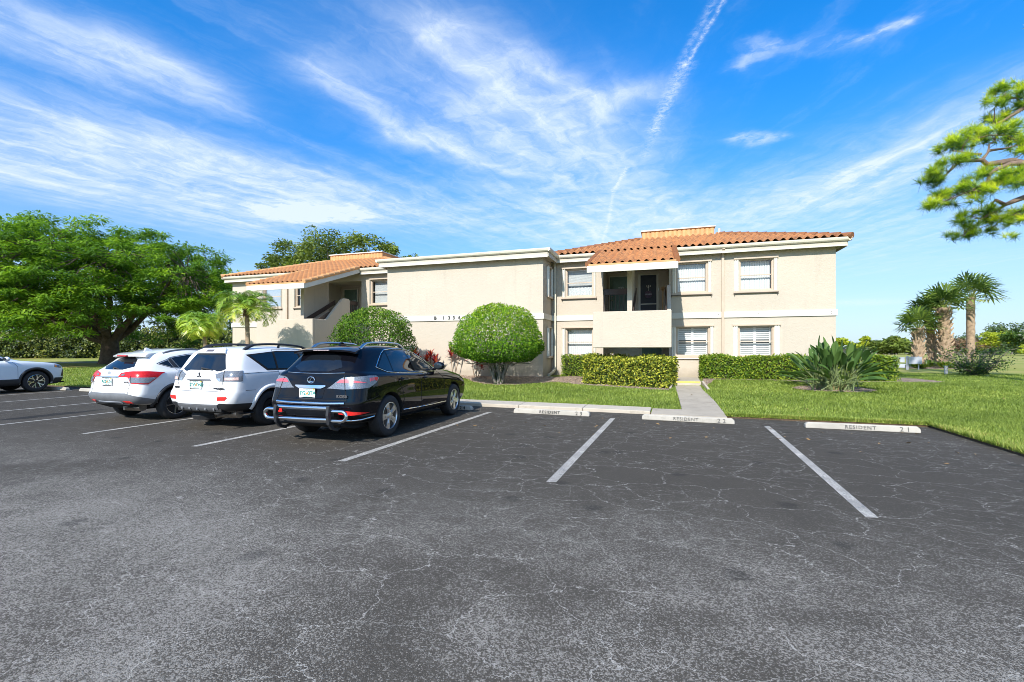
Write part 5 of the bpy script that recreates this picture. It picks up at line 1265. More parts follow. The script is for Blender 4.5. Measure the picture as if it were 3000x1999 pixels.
for sg in (-1, 1):
    hs = lambda u, v, sg=sg: c.hit_side(u, v, sg)
    c.side('side_window', [(-.27, 1.245), (-.05, 1.165), (-.02, 1.165), (-.08, 1.32)], M_CGLASS, sg, eps=.005)
    c.side('pillar_handle', [(-.01, 1.165), (.10, 1.15), (-.01, 1.365), (-.07, 1.325)], M_CLADDK, sg, eps=.007)
    c.side('side_window', [(.115, 1.15), (.82, 1.11), (.78, 1.44), (.40, 1.435), (.0, 1.37)], M_CGLASS, sg, eps=.005)
    c.side('side_window', [(.88, 1.108), (1.85, 1.09), (1.80, 1.15), (1.42, 1.36), (1.1, 1.43), (.84, 1.44)], M_CGLASS2, sg, eps=.005)
    tr = MB(); c.line(tr, [(-.31, 1.245), (-.05, 1.15), (.12, 1.135), (.85, 1.095), (1.88, 1.075)], hs, .006, .003); c.line(tr, [(-.31, 1.25), (-.09, 1.335), (.0, 1.385), (.4, 1.455), (.8, 1.462), (1.1, 1.45)], hs, .005, .003); tr.build('window_trim', M_GAP, c.root, 60)
    gp = MB(); c.line(gp, [(.02, 1.13), (.10, 1.0), (.22, .86)], hs, .004); c.line(gp, [(.85, 1.09), (.92, .9), (.92, .42)], hs, .0045); c.line(gp, [(1.88, 1.07), (2.04, .85), (2.06, .5)], hs, .0045); gp.build('panel_gap', M_GAP, c.root)
    for X in (0, c.sp['wb']): cl = MB(); c.line(cl, [(X+.43*math.cos(a), .36+.43*math.sin(a)) for a in np.linspace(math.radians(-4), math.radians(184), 26)], hs, .036, -.006, 8); cl.build('arch_cladding', M_CLADDK, c.root, 60)
    c.side('sill_cladding', [(.42, .27), (2.2, .27), (2.2, .42), (.42, .42)], M_CLADDK, sg, eps=.012)
    T = c.wrap('tail_light', [c.R(sg*.335, .975), c.R(sg*.39, 1.055), c.R(sg*.62, 1.085), c.R(sg*.76, 1.09), c.Sd(-.60, 1.085, sg), c.Sd(-.26, 1.055, sg), c.Sd(-.34, 1.02, sg), c.Sd(-.62, .815, sg), c.R(sg*.735, .84), c.R(sg*.63, .965), c.R(sg*.56, .972)], M_RED, eps=.012, skirt=.03)
    c.wrap('clear_lens', [c.R(sg*.655, .955), c.R(sg*.745, .855), c.Sd(-.62, .84, sg), c.Sd(-.44, .955, sg), c.R(sg*.78, .965)], M_CLEAR, eps=.017, parent=T, skirt=.004)
    c.wrap('reversing_lens', [c.R(sg*.41, 1.0), c.R(sg*.435, 1.035), c.R(sg*.53, 1.04), c.R(sg*.515, 1.005)], M_CLEAR, eps=.017, parent=T, skirt=.004)
    dv = MB(); c.line(dv, [c.R(sg*.735, .84), c.R(sg*.73, 1.0)], c.hit_wrap, .005, .016); dv.build('lamp_divider', M_GAP, T)
    c.wrap('reflector', [c.R(sg*.50, .475), c.R(sg*.70, .475), c.R(sg*.80, .43), c.R(sg*.60, .43)], M_REDB, eps=.016)
    c.handle(1.15, .98, sg, M_PPEARL)
rear_glass(c, (.72, .60), 1.125, 1.405)
sp = MB(); vs, fs = [], []
for i, y in enumerate(np.linspace(-.56, .56, 13)):
    q = (y/.56)**2; xb = -.64+.12*q; zt = 1.415-.03*q; zr = 1.475-.05*q
    zr = c.hit_top(-.16, y*.84)[0].z+.004; zt = zr-.085+.008*q
    vs += [(-.14, y*.84, zr), (-.38, y*.92, zr-.022), (xb+.06, y*.97, zt), (xb+.065, y*.97, zt-.022), (-.42, y*.92, zt-.035), (-.28, y*.84, zr-.09)]
for i in range(12):
    for k_ in range(6): fs.append((6*i+k_, 6*i+(k_+1) % 6, 6*(i+1)+(k_+1) % 6, 6*(i+1)+k_))
fs += [(0, 1, 2, 3, 4, 5), tuple(72+k_ for k_ in range(6))[::-1]]; sp.add(vs, fs); SPO = sp.build('spoiler', M_PPEARL, c.root, 40)
zb_ = c.hit_top(-.16, 0)[0].z-.081; bl = MB(); bl.box(-.606, -.54, -.15, .15, zb_-.020, zb_+.006); bl.build('brake_light', M_RED, SPO, None, .004)
gp = MB(); c.line(gp, [c.R(-.70, .83), c.R(-.66, .70), c.R(-.66, .625)], c.hit_wrap, .0045); c.line(gp, [c.R(.70, .83), c.R(.66, .70), c.R(.66, .625)], c.hit_wrap, .0045); gp.build('tailgate_gap', M_GAP, c.root)
c.wrap('tailgate_garnish', [c.R(-.335, .965), c.R(.335, .965), c.R(.335, .99), c.R(-.335, .99)], M_CHROME, eps=.018, skirt=.03)
c.plate(('ACR', 'U34'), .0, .875, chrome=True)
h, n = c.hit_wrap(0, 1.06); em = MB(); em.tube([(h.x-.008, .04*math.sin(a)*(1+.15*math.cos(a)), 1.055+.034*math.cos(a)) for a in np.linspace(0, 2*PI, 22)[:-1]], .004, 6, closed=True)
em.tube([(h.x-.008, .022, 1.08), (h.x-.008, .017, 1.03)], .006, 6); em.tube([(h.x-.008, -.022, 1.08), (h.x-.008, -.017, 1.03)], .006, 6); em.tube([(h.x-.008, .018, 1.053), (h.x-.008, -.018, 1.053)], .006, 6); em.build('emblem', M_CHROME, c.root, 60)
c.badge('badge', 'AWD', -.53, .865, .05, M_CHROME, 1.2); c.badge('badge', 'HR-V', .60, .865, .05, M_CHROME, 1.0)
c.wiper(.0, -.26, 1.155)
LB = c.wrap('lower_bumper', [c.Sd(-.40, .40, -1), c.Sd(-.43, .47, -1), c.R(-.78, .60), c.R(-.60, .635), c.R(.60, .635), c.R(.78, .60), c.Sd(-.43, .47, 1), c.Sd(-.40, .40, 1), c.R(.6, .40), c.R(-.6, .40)], M_CLAD, eps=.010, skirt=.03)
c.wrap('skid_strip', [c.R(-.44, .425), c.R(.44, .425), c.R(.40, .455), c.R(-.40, .455)], mat('skid_silver', (.32, .34, .38), .4), eps=.020, parent=LB, skirt=.02)
c.wrap('bumper_vent', [c.R(-.62, .405), c.R(.62, .405), c.R(.60, .42), c.R(-.60, .42)], M_GAP, eps=.016, parent=LB)
ex = MB(); ex.tube([(-.80, -.42, .30), (-.55, -.42, .31)], .030, 12); ex.tube([(-.55, -.1, .30), (-.55, -.62, .31)], .08, 12); ex.build('exhaust', M_EXH, c.root, 60)
c.rails(.53, -.10, 1.2, .03, M_CLAD, 0, .016)
an = MB(); h, n = c.hit_top(-.05, 0); an.prism([(-.16, h.z-.03), (-.13, h.z+.06), (-.10, h.z+.065), (.06, h.z-.005)], 'y', -.022, .022); an.build('antenna', M_PPEARL, c.root, None, .008)
c.mirrors(1.78, 1.10, M_PPEARL)
q = MB(); q.prism([(-.78, .38), (-.5, .26), (1.0, .24), (3.1, .26), (3.2, .38), (-.75, .44)], 'y', -.56, .56); q.build('underbody', M_UNDER, c.root)
c.wheels('thin')

# ---------------------------------------------------------------- big white sport utility car at the left edge
GM = Car(dict(name='parked_car', label='big white car with black wheel arches, cut by the left picture edge', loc=(-22.42, 6.72, 0), yaw=math.radians(1.0), sc=.955,
    wb=2.86, ro=1.02, hw=.955, tyre=(.385, .24, .245), arch=.445, paint=M_PSILVER, rim=M_ALLOYM, hub=M_RIMDK, group='cars parked nose in along the kerb', rings=[
    dict(z=(.30, .26, .25), xr=-.80, xf=3.55, w=(.62, .72, .62)),
    dict(z=(.32, .26, .26), xr=-.92, xf=3.70, w=(.80, .88, .82)),
    dict(z=(.44, .36, .38), xr=-1.0, xf=3.80, w=(.88, .945, .89), cf=(.26, .30)),
    dict(z=(.62, .58, .58), xr=-1.02, xf=3.84, w=(.91, .955, .905), cf=(.26, .32)),
    dict(z=(.76, .78, .78), xr=-1.0, xf=3.83, w=(.91, .95, .90), cf=(.26, .32)),
    dict(z=(.94, .94, .95), xr=-.96, xf=3.80, w=(.90, .945, .885), cf=(.28, .34)),
    dict(z=(1.06, 1.06, 1.04), xr=-.93, xf=3.68, w=(.885, .93, .855), cf=(.32, .36)),
    dict(z=(1.12, 1.11, 1.11), xr=-.90, xf=3.20, w=(.865, .91, .83)),
    dict(z=(1.16, 1.14, 1.17), xr=-.88, xf=2.55, w=(.84, .875, .76)),
    dict(z=(1.22, 1.19, 1.22), xr=-.85, xf=2.42, w=(.82, .85, .74)),
    dict(z=(1.48, 1.46, 1.47), xr=-.70, xf=1.80, w=(.735, .77, .66)),
    dict(z=(1.62, 1.64, 1.62), xr=-.60, xf=1.40, w=(.66, .69, .60)),
    dict(z=(1.68, 1.71, 1.68), xr=-.45, xf=1.15, w=(.53, .56, .50))]))
c = GM
for sg in (-1, 1):
    hs = lambda u, v, sg=sg: c.hit_side(u, v, sg); hf = c.hit_front
    c.side('side_window', [(-.55, 1.22), (.10, 1.20), (.10, 1.58), (-.45, 1.55)], M_CGLASS, sg); c.side('side_window', [(.15, 1.20), (.98, 1.185), (.94, 1.595), (.15, 1.585)], M_CGLASS, sg)
    c.side('side_window', [(1.05, 1.185), (2.10, 1.165), (2.06, 1.22), (1.60, 1.47), (1.3, 1.57), (1.02, 1.595)], M_CGLASS2, sg)
    gp = MB(); c.line(gp, [(1.01, 1.17), (1.10, .9), (1.10, .45)], hs, .005); c.line(gp, [(2.20, 1.14), (2.34, .95), (2.34, .5)], hs, .005); gp.build('panel_gap', M_GAP, c.root)
    for X in (0, c.sp['wb']): cl = MB(); c.line(cl, [(X+.475*math.cos(a), .40+.475*math.sin(a)) for a in np.linspace(math.radians(-6), math.radians(186), 26)], hs, .045, -.008, 8); cl.build('arch_cladding', M_CLADDK, c.root, 60)
    c.side('sill_cladding', [(.46, .27), (2.40, .27), (2.40, .50), (.46, .50)], M_CLADDK, sg, eps=.012)
    c.side('bumper_cladding', [(3.36, .27), (3.76, .30), (3.76, .50), (3.40, .50)], M_CLADDK, sg, eps=.010)
    c.side('headlight', [(3.40, .90), (3.62, .86), (3.64, .98), (3.40, 1.0)], M_CLEAR, sg, eps=.008)
    c.side('indicator', [(3.42, .905), (3.47, .895), (3.47, .985), (3.42, .99)], M_AMBER, sg, eps=.014)
    c.side('fog_trim', [(3.60, .55), (3.70, .55), (3.72, .80), (3.66, .80)], M_RIMDK, sg, eps=.008)
    c.handle(.45, 1.04, sg, M_PSILVER); c.handle(1.35, 1.03, sg, M_PSILVER)
    fn = c.hit_side(1.9, .72, sg)[0]
    mt = Matrix(((1, 0, 0, 1.72), (0, 0, -1, -abs(fn.y)-.004), (0, 1, 0, .70), (0, 0, 0, 1))) if sg < 0 else None
    if mt is not None: text_obj('badge', 'ACADIA', .055, M_CHROME, c.root, mt, .003, 1.4)
c.panel('grille', [(-.62, .55), (.62, .55), (.66, .90), (-.66, .90)], c.hit_front, M_RIMDK, eps=.006)
c.panel('windscreen', [(-.70, 1.23), (.70, 1.23), (.58, 1.58), (-.58, 1.58)], lambda y, z: c.hit_front(y, z), M_CGLASS2, eps=.005)
rear_glass(c, (.70, .60), 1.22, 1.55)
for sg in (-1, 1): c.wrap('tail_light', [c.R(sg*.62, .95), c.Sd(-.70, .95, sg), c.Sd(-.70, 1.12, sg), c.R(sg*.60, 1.10)], M_RED, eps=.01)
c.plate(('KDN', '47'), 0, .86)
c.mirrors(2.02, 1.16, M_PSILVER)
q = MB(); q.prism([(-.95, .34), (-.6, .24), (1.0, .23), (3.5, .25), (3.6, .38), (-.9, .42)], 'y', -.62, .62); q.build('underbody', M_UNDER, c.root)
c.wheels('split')
for car in (LX, OL, HV):                      # windscreens (seen from other places)
    pass
for car, zb, zt in ((LX, 1.16, 1.48), (OL, 1.19, 1.50), (HV, 1.15, 1.43)):
    car.panel('windscreen', [(-.66, zb), (.66, zb), (.54, zt), (-.54, zt)], car.hit_front, M_CGLASS2, eps=.005)
    for sg in (-1, 1): car.panel('headlight', [(sg*.50, .80), (sg*.76, .84), (sg*.74, .92), (sg*.52, .90)], car.hit_front, M_CLEAR, eps=.008)
    car.panel('grille', [(-.38, .55), (.38, .55), (.42, .82), (-.42, .82)], car.hit_front, M_RIMDK, eps=.006)
# ---------------------------------------------------------------- wheel stops
def stop_mb(L=1.80):
    mb = MB(); prof = [(-.075, 0), (.075, 0), (.075, .055), (.045, .105), (-.035, .115), (-.06, .10)]
    n = len(prof); xs_ = [(-L/2, 0), (-L/2+.045, .0), (L/2-.045, 0), (L/2, 0)]; vs = []
    for i, (x, _) in enumerate(xs_):
        s_ = .62 if i in (0, 3) else 1
        for y, z in prof: vs.append((x, y, z*s_))
    fs = [tuple(range(n))[::-1], tuple(3*n+i for i in range(n))]
    for r in range(3):
        for i in range(n): fs.append((r*n+i, r*n+(i+1) % n, (r+1)*n+(i+1) % n, (r+1)*n+i))
    mb.add(vs, fs); return mb
M_STOP = concrete_mat('stop_concrete', (.44, .405, .345), (.24, .215, .175)); M_STENCIL = mat('stencil_ink', (.035, .035, .035), .8, var=.5, vscale=60)
M_FADED = mat('stencil_faded', (.12, .115, .105), .85, var=.6, vscale=50)
def front_text(name, txt, size, x, m, root, sp_=1.25):
    # on the sloping front face (towards -y)
    sl = math.atan2(.10, .015)
    text_obj(name, txt, size, m, root, Matrix.Translation((x, -.0725, .053)) @ Matrix.Rotation(math.radians(81.5), 4, 'X') @ Matrix.Scale(1.0, 4), .0012, sp_, bold=.0018)
for x, y, num, lab, m, rz in ((-2.78, 10.235, '23', 'concrete wheel stop stencilled RESIDENT 23', M_STENCIL, .01), (.155, 10.20, '22', 'concrete wheel stop stencilled RESIDENT 22, at the end of the walkway', M_FADED, -.015), (3.18, 10.23, '21', 'concrete wheel stop stencilled RESIDENT 21, by the lawn corner', M_FADED, .03),
      (-5.70, 10.28, '24', 'concrete wheel stop numbered 24 in front of the black crossover', M_STENCIL, -.02), (-8.5, 10.25, '', 'concrete wheel stop hidden in front of the white crossover with roof rails', None, 0), (-11.3, 10.25, '', 'concrete wheel stop hidden in front of the small white crossover', None, 0),
      (-19.45, 10.15, '', 'pale concrete wheel stop at an empty stall, just right of the big white car', None, 0), (-22.05, 10.15, '', 'concrete wheel stop under the nose of the big white car at the left edge', None, 0), (-14.1, 10.2, '', 'concrete wheel stop at an empty stall behind the small white crossover', None, 0), (-16.8, 10.2, '', 'concrete wheel stop at an empty stall left of the tree trunk', None, 0)):
    r_ = stop_mb().build('wheel_stop', M_STOP, None, None, .012); r_.location = (x, y, .002); r_.rotation_euler = (0, 0, rz)
    tag(r_, lab, 'wheel stop', 'wheel stops at the head of the stalls')
    if num:
        front_text('stencil', 'RESIDENT' if num != '21' else 'RESIDENT', .092, -.02 if num != '24' else -.1, m, r_)
        front_text('stencil', num[0]+' '+num[1], .112, .66, m, r_, 1.1)
PINE_CLUMPS = [(9.49,19.38,9.63),(9.83,19.83,10.08),(9.94,19.69,10.14),(10.36,20.09,10.35),(10.68,20.23,10.37),(10.47,19.55,9.85),(9.6,19.18,9.43),(10.44,20.37,10.04),(10.35,19.72,9.76),(10.59,19.78,9.59),(9.97,20.36,9.47),(9.82,19.75,9.08),(10.33,20.32,9.39),(10.31,19.93,9.28),(10.69,20.24,9.53),(10.71,19.73,9.97),(11.21,20.43,9.93),(7.78,18.15,7.77),(7.76,17.77,7.81),(8.09,18.13,8.05),(8.26,18.11,7.99),(8.11,17.41,7.89),(8.67,18.35,8.36),(8.77,18.22,8.21),(8.83,17.93,8.07),(8.89,17.66,7.94),(9.69,18.84,8.49),(9.63,18.4,8.34),(9.91,18.77,8.27),(9.77,18.89,8.16),(9.27,18.53,8.04),(8.91,18.62,8.14),(8.34,17.85,7.75),(8.27,18.25,7.82),(9.75,18.42,7.85),(10.24,19.12,8.14),(9.95,18.95,7.78),(9.64,18.01,7.4),(7.68,17.33,7.63),(9.96,18.25,7.74),(7.09,17.36,6.68),(6.95,16.75,6.62),(7.15,17.02,6.48),(7.14,16.67,6.74),(7.42,16.99,6.97),(7.52,16.9,6.99),(7.66,16.91,7.04),(8.0,17.29,7.21),(7.23,17.0,6.54),(7.03,17.06,5.83),(7.08,16.84,5.76),(7.31,17.19,6.13),(7.44,17.16,6.07),(7.71,17.4,6.18),(7.73,17.07,6.18),(7.6,16.48,6.07),(8.18,17.43,6.24),(8.44,17.64,6.21),(7.46,17.22,5.83),(8.39,17.2,6.18),(8.75,17.49,6.4),(8.61,16.9,6.32),(9.23,17.79,6.55),(9.28,17.53,6.53),(9.21,17.2,6.28),(8.26,16.61,5.97),(8.44,17.52,6.74),(8.66,17.75,6.87),(8.66,16.79,6.45),(9.37,17.81,6.79),(8.0,16.89,6.43),(8.76,16.89,6.1),(8.03,16.77,5.81),(9.78,17.92,6.53),(8.69,19.13,5.91),(8.32,18.11,5.48),(8.87,18.92,5.88),(8.18,18.06,5.07),(8.75,18.98,5.2),(8.74,18.56,5.18),(9.25,19.34,5.52),(9.54,19.55,5.75),(9.45,19.01,5.69),(9.59,19.59,5.43),(9.4,18.78,5.86),(9.07,18.42,5.86),(9.15,19.0,5.79),(9.43,18.5,5.52),(9.82,18.82,5.53),(10.18,19.17,5.66),(10.18,19.39,5.8),(10.07,18.87,5.89),(8.53,18.18,5.41),(10.87,19.92,6.03)]
PINE_BOUGHS = [[(13.4,20.77,7.18),(10.63,18.48,6.91),(9.75,18.16,7.1),(9.41,18.03,7.18),(9.04,17.9,7.12),(8.7,17.77,7.07),(8.56,17.72,7.21),(8.4,17.66,7.19),(8.09,17.55,7.19),(7.85,17.46,7.09),(7.58,17.36,6.8),(7.38,17.29,6.62)],[(8.63,17.85,7.25),(8.8,17.91,7.49),(8.83,17.93,7.71),(9.0,17.99,7.85)],[(8.86,18.04,7.57),(9.34,18.22,7.64),(9.62,18.32,7.72)],[(8.59,17.84,7.42),(8.32,17.74,7.43),(8.05,17.64,7.49),(7.78,17.54,7.53)],[(10.72,18.19,6.89),(9.53,17.76,7.0),(9.14,17.61,6.96),(8.74,17.47,6.79),(8.57,17.41,6.65),(8.54,17.39,6.44),(8.28,17.3,6.29),(7.91,17.16,6.12),(7.62,17.06,5.98),(7.35,16.96,5.87)],[(13.94,21.61,6.19),(11.45,19.42,6.01),(10.17,18.95,6.28),(9.89,18.85,6.17),(9.61,18.74,6.05),(9.33,18.64,6.2),(9.22,18.6,6.09),(9.33,18.64,5.98)],[(9.68,18.88,6.08),(9.39,18.77,5.86),(9.04,18.64,5.67),(8.75,18.54,5.4),(8.47,18.43,5.14)],[(14.57,22.58,9.38),(12.01,20.37,9.47),(10.67,19.88,9.47),(10.38,19.77,9.27),(10.01,19.63,9.03),(9.71,19.53,8.92)],[(11.61,19.69,6.08),(10.32,19.22,5.81),(9.96,19.08,5.77),(9.67,18.98,5.7)],[(10.59,18.89,7.99),(10.03,18.69,7.84),(9.54,18.51,8.14),(9.02,18.32,8.14),(8.5,18.13,7.99),(8.01,17.95,7.84)],[(10.81,20.14,9.57),(10.59,20.06,9.89),(10.21,19.92,9.97),(9.84,19.79,9.89)]]
# ---------------------------------------------------------------- plant kit
def unit(a): return a/np.maximum(1e-9, np.linalg.norm(a, axis=-1, keepdims=True))
def rdir(n, r=RNG): return unit(r.normal(size=(n, 3)))
def leaf_quads(c, d, nrm, L, W, bend=0.0):
    """diamond leaves; c centre, d long axis, nrm face normal, L, W lengths (arrays)"""
    d = unit(d); w = unit(np.cross(nrm, d)); nn = np.cross(d, w)
    L = np.asarray(L)[:, None]; W = np.asarray(W)[:, None]
    a = c-d*L*.5; b = c+w*W*.5+nn*W*bend; e = c+d*L*.5-nn*L*bend*.5; f = c-w*W*.5+nn*W*bend
    V = np.stack([a, b, e, f], 1).reshape(-1, 3); F = np.arange(len(V)).reshape(-1, 4)
    return V, F
def leaves(name, c, d, nrm, L, W, m, parent, tint, bend=.12):
    V, F = leaf_quads(c, d, nrm, L, W, bend); return np_mesh(name, V, F, m, parent, np.repeat(tint, 4))
def limb(mb, p0, p1, r0, r1, n=6, wob=.08, seed=0, k=7, sag=0.0):
    rr = random.Random(seed); p0, p1 = Vector(p0), Vector(p1); L = (p1-p0).length; pts, rs = [], []
    for i in range(n+1):
        t = i/n; q = p0.lerp(p1, t)
        if 0 < i < n: q += Vector((rr.uniform(-1, 1), rr.uniform(-1, 1), rr.uniform(-1, 1)))*wob*L
        q.z += sag*math.sin(PI*t)*L
        pts.append(q); rs.append(r0+(r1-r0)*t)
    mb.tube(pts, rs, k); return pts
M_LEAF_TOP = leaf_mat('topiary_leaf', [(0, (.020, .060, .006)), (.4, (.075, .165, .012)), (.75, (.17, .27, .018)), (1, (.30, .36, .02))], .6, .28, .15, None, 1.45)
M_LEAF_BUSH = leaf_mat('bush_leaf', [(0, (.016, .045, .006)), (.45, (.065, .140, .012)), (.8, (.15, .24, .02)), (1, (.25, .30, .03))], .6, .25, .15, None, 1.2)
M_LEAF_VAR = leaf_mat('variegated_leaf', [(0, (.030, .055, .010)), (.3, (.085, .130, .015)), (.55, (.30, .32, .030)), (.85, (.52, .49, .065)), (1, (.60, .58, .16))], .5, .22, .25, None, 1.12)
M_LEAF_HEDGE = leaf_mat('hedge_leaf', [(0, (.024, .060, .008)), (.45, (.095, .175, .015)), (.8, (.23, .31, .022)), (1, (.40, .42, .05))], .5, .22, .25, None, 1.08)
M_LEAF_DK = leaf_mat('dark_leaf', [(0, (.012, .030, .008)), (.5, (.040, .080, .014)), (.85, (.095, .155, .022)), (1, (.20, .25, .05))], .4, .2)
M_LEAF_POIN = leaf_mat('feather_leaf', [(0, (.020, .050, .010)), (.45, (.070, .135, .018)), (.8, (.150, .230, .022)), (1, (.320, .390, .03))], .55, .45, .2, None, 1.95)
M_LEAF_OLIVE = leaf_mat('olive_leaf', [(0, (.030, .045, .012)), (.5, (.080, .110, .020)), (.85, (.150, .185, .030)), (1, (.24, .20, .07))], .5, .3, .25, None, 1.7)
M_LEAF_GRAPE = leaf_mat('sea_grape_leaf', [(0, (.018, .034, .010)), (.45, (.060, .088, .016)), (.75, (.200, .225, .040)), (1, (.36, .34, .10))], .45, .2, .3, None, 1.0)
M_LEAF_PALM = leaf_mat('palm_leaf', [(0, (.030, .075, .010)), (.5, (.100, .190, .020)), (.85, (.260, .330, .030)), (1, (.45, .42, .05))], .35, .25)
M_LEAF_PALMY = leaf_mat('golden_palm_leaf', [(0, (.070, .140, .015)), (.5, (.200, .310, .030)), (.9, (.38, .44, .05)), (1, (.50, .47, .08))], .35, .3)
M_LEAF_SABAL = leaf_mat('fan_palm_leaf', [(0, (.016, .036, .010)), (.5, (.060, .105, .020)), (.85, (.160, .215, .035)), (1, (.36, .34, .07))], .5, .18, .3, None, 1.45)
M_LEAF_BOP = leaf_mat('paddle_leaf', [(0, (.020, .048, .014)), (.5, (.060, .115, .028)), (.9, (.130, .195, .050)), (1, (.35, .27, .04))], .5, .15, .2, None, 1.3)
M_LEAF_CORD = leaf_mat('red_strap_leaf', [(0, (.050, .010, .018)), (.45, (.200, .022, .032)), (.75, (.46, .060, .040)), (1, (.60, .26, .06))], .4, .3, tcol=(1.3, .8, .6))
M_NEEDLE = leaf_mat('pine_needle', [(0, (.015, .040, .012)), (.4, (.070, .130, .012)), (.75, (.24, .30, .015)), (1, (.40, .41, .02))], .5, .42, .2, None, 2.0)
M_LEAF_YEL = leaf_mat('yellow_green_leaf', [(0, (.12, .16, .02)), (.6, (.30, .34, .03)), (1, (.48, .46, .04))], .5, .3)
M_LEAF_FAR = leaf_mat('far_leaf', [(0, (.022, .040, .018)), (.5, (.055, .090, .030)), (1, (.115, .150, .045))], .5, .15)
M_LEAF_RUST = leaf_mat('rusty_leaf', [(0, (.07, .045, .03)), (.6, (.15, .09, .05)), (1, (.22, .15, .07))], .5, .15)
M_BARK = mat('bark_brown', (.115, .080, .058), .9, var=.45, vscale=3, bump=1.0, bscale=14, bdist=.04); M_BARKG = mat('bark_grey', (.20, .175, .15), .9, var=.4, vscale=6, bump=.9, bscale=25, bdist=.02)
M_BARKPALM = mat('palm_bark', (.33, .235, .15), .9, var=.35, vscale=5, bump=.8, bscale=20, bdist=.02); M_BOOT = mat('palm_boot', (.40, .285, .18), .9, var=.6, vscale=7, bump=.7, bscale=30)
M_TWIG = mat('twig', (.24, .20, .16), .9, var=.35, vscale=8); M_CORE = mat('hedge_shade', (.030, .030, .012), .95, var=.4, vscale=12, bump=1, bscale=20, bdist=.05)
M_PINEBARK = mat('pine_bark', (.20, .135, .095), .9, var=.45, vscale=5, bump=1.0, bscale=12, bdist=.05)

def topiary(name, label, cat, x, y, rx, ry, zc, rzu, rzd, n, leaf, m, seed, trunk_h, bare=.0, pw=2.5, depth=.30, tsh=0.0, kind='crown'):
    rng = np.random.default_rng(seed); g = g1(x, y); T = thing(name, label, cat, (x, y, g))
    d = rdir(n, rng); pe = np.where(d[:, 2] > 0, 2.05, pw+.4)[:, None]; pwr = (np.abs(d)**pe).sum(1)**(-1/pe[:, 0])
    lump = 1+.035*np.sin(d[:, 0]*9+seed)+.03*np.sin(d[:, 1]*8+d[:, 2]*7)
    dep = rng.random(n)**1.6*depth; dep[rng.random(n) < .06] *= -.12
    R = np.stack([np.full(n, rx), np.full(n, ry), np.where(d[:, 2] > 0, rzu, rzd)], 1)
    P = d*(pwr*lump)[:, None]*R*(1-dep)[:, None]; P[:, 2] += zc-g
    # clumpy gaps
    gapn = np.sin(P[:, 0]*5.1+seed)*np.sin(P[:, 1]*4.7+1)*np.sin(P[:, 2]*5.6+2)
    keep = (gapn > -.50-.22*(1-bare)) & (rng.random(n) > bare*.75*sm((.2-d[:, 2])/.9))
    P, d, dep = P[keep], d[keep], dep[keep]; k_ = len(P)
    nrm = unit(d*.9+rdir(k_, rng)*.8+np.array([0, 0, .25])); ax = rdir(k_, rng)
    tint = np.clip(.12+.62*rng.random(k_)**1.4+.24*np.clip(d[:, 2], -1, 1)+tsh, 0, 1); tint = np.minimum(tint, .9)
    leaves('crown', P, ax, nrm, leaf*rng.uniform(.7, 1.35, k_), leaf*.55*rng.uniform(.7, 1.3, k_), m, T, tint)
    w = MB(); 
    for i in range(7):
        a = 2*PI*i/7+seed; r0 = .10; e = (rx*.55*math.cos(a), ry*.55*math.sin(a), zc-g+rzu*.15)
        pts = limb(w, (r0*math.cos(a), r0*math.sin(a), 0), (rx*.22*math.cos(a+.3), ry*.22*math.sin(a+.3), trunk_h), .075, .05, 4, .05, seed+i)
        limb(w, pts[-1], e, .05, .022, 4, .06, seed+i+20)
        for j in range(4):
            a2 = a+.9*(j-1.5)/2; limb(w, pts[-1], (rx*.8*math.cos(a2), ry*.8*math.sin(a2), zc-g+rzu*(.5-.35*j)), .03, .01, 4, .07, seed+i*5+j, 5)
    w.build('trunk', M_BARKG, T, 60); return T
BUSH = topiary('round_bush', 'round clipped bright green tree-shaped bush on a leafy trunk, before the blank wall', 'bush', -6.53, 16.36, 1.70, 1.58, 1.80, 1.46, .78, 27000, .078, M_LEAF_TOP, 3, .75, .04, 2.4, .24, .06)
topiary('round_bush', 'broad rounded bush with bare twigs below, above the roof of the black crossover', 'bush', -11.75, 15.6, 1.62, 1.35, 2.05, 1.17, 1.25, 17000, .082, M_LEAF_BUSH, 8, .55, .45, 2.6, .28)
# loose leaves on the round bush's trunk
def trunk_ivy(T, n, seed):
    rng = np.random.default_rng(seed); a = rng.random(n)*2*PI; z = rng.random(n)*.75; r = .12+.10*rng.random(n)+z*.1
    P = np.stack([r*np.cos(a), r*np.sin(a), z], 1); leaves('trunk_leaves', P, rdir(n, rng), rdir(n, rng), np.full(n, .07), np.full(n, .04), M_LEAF_DK, T, rng.random(n)*.6)
trunk_ivy(BUSH, 420, 5)

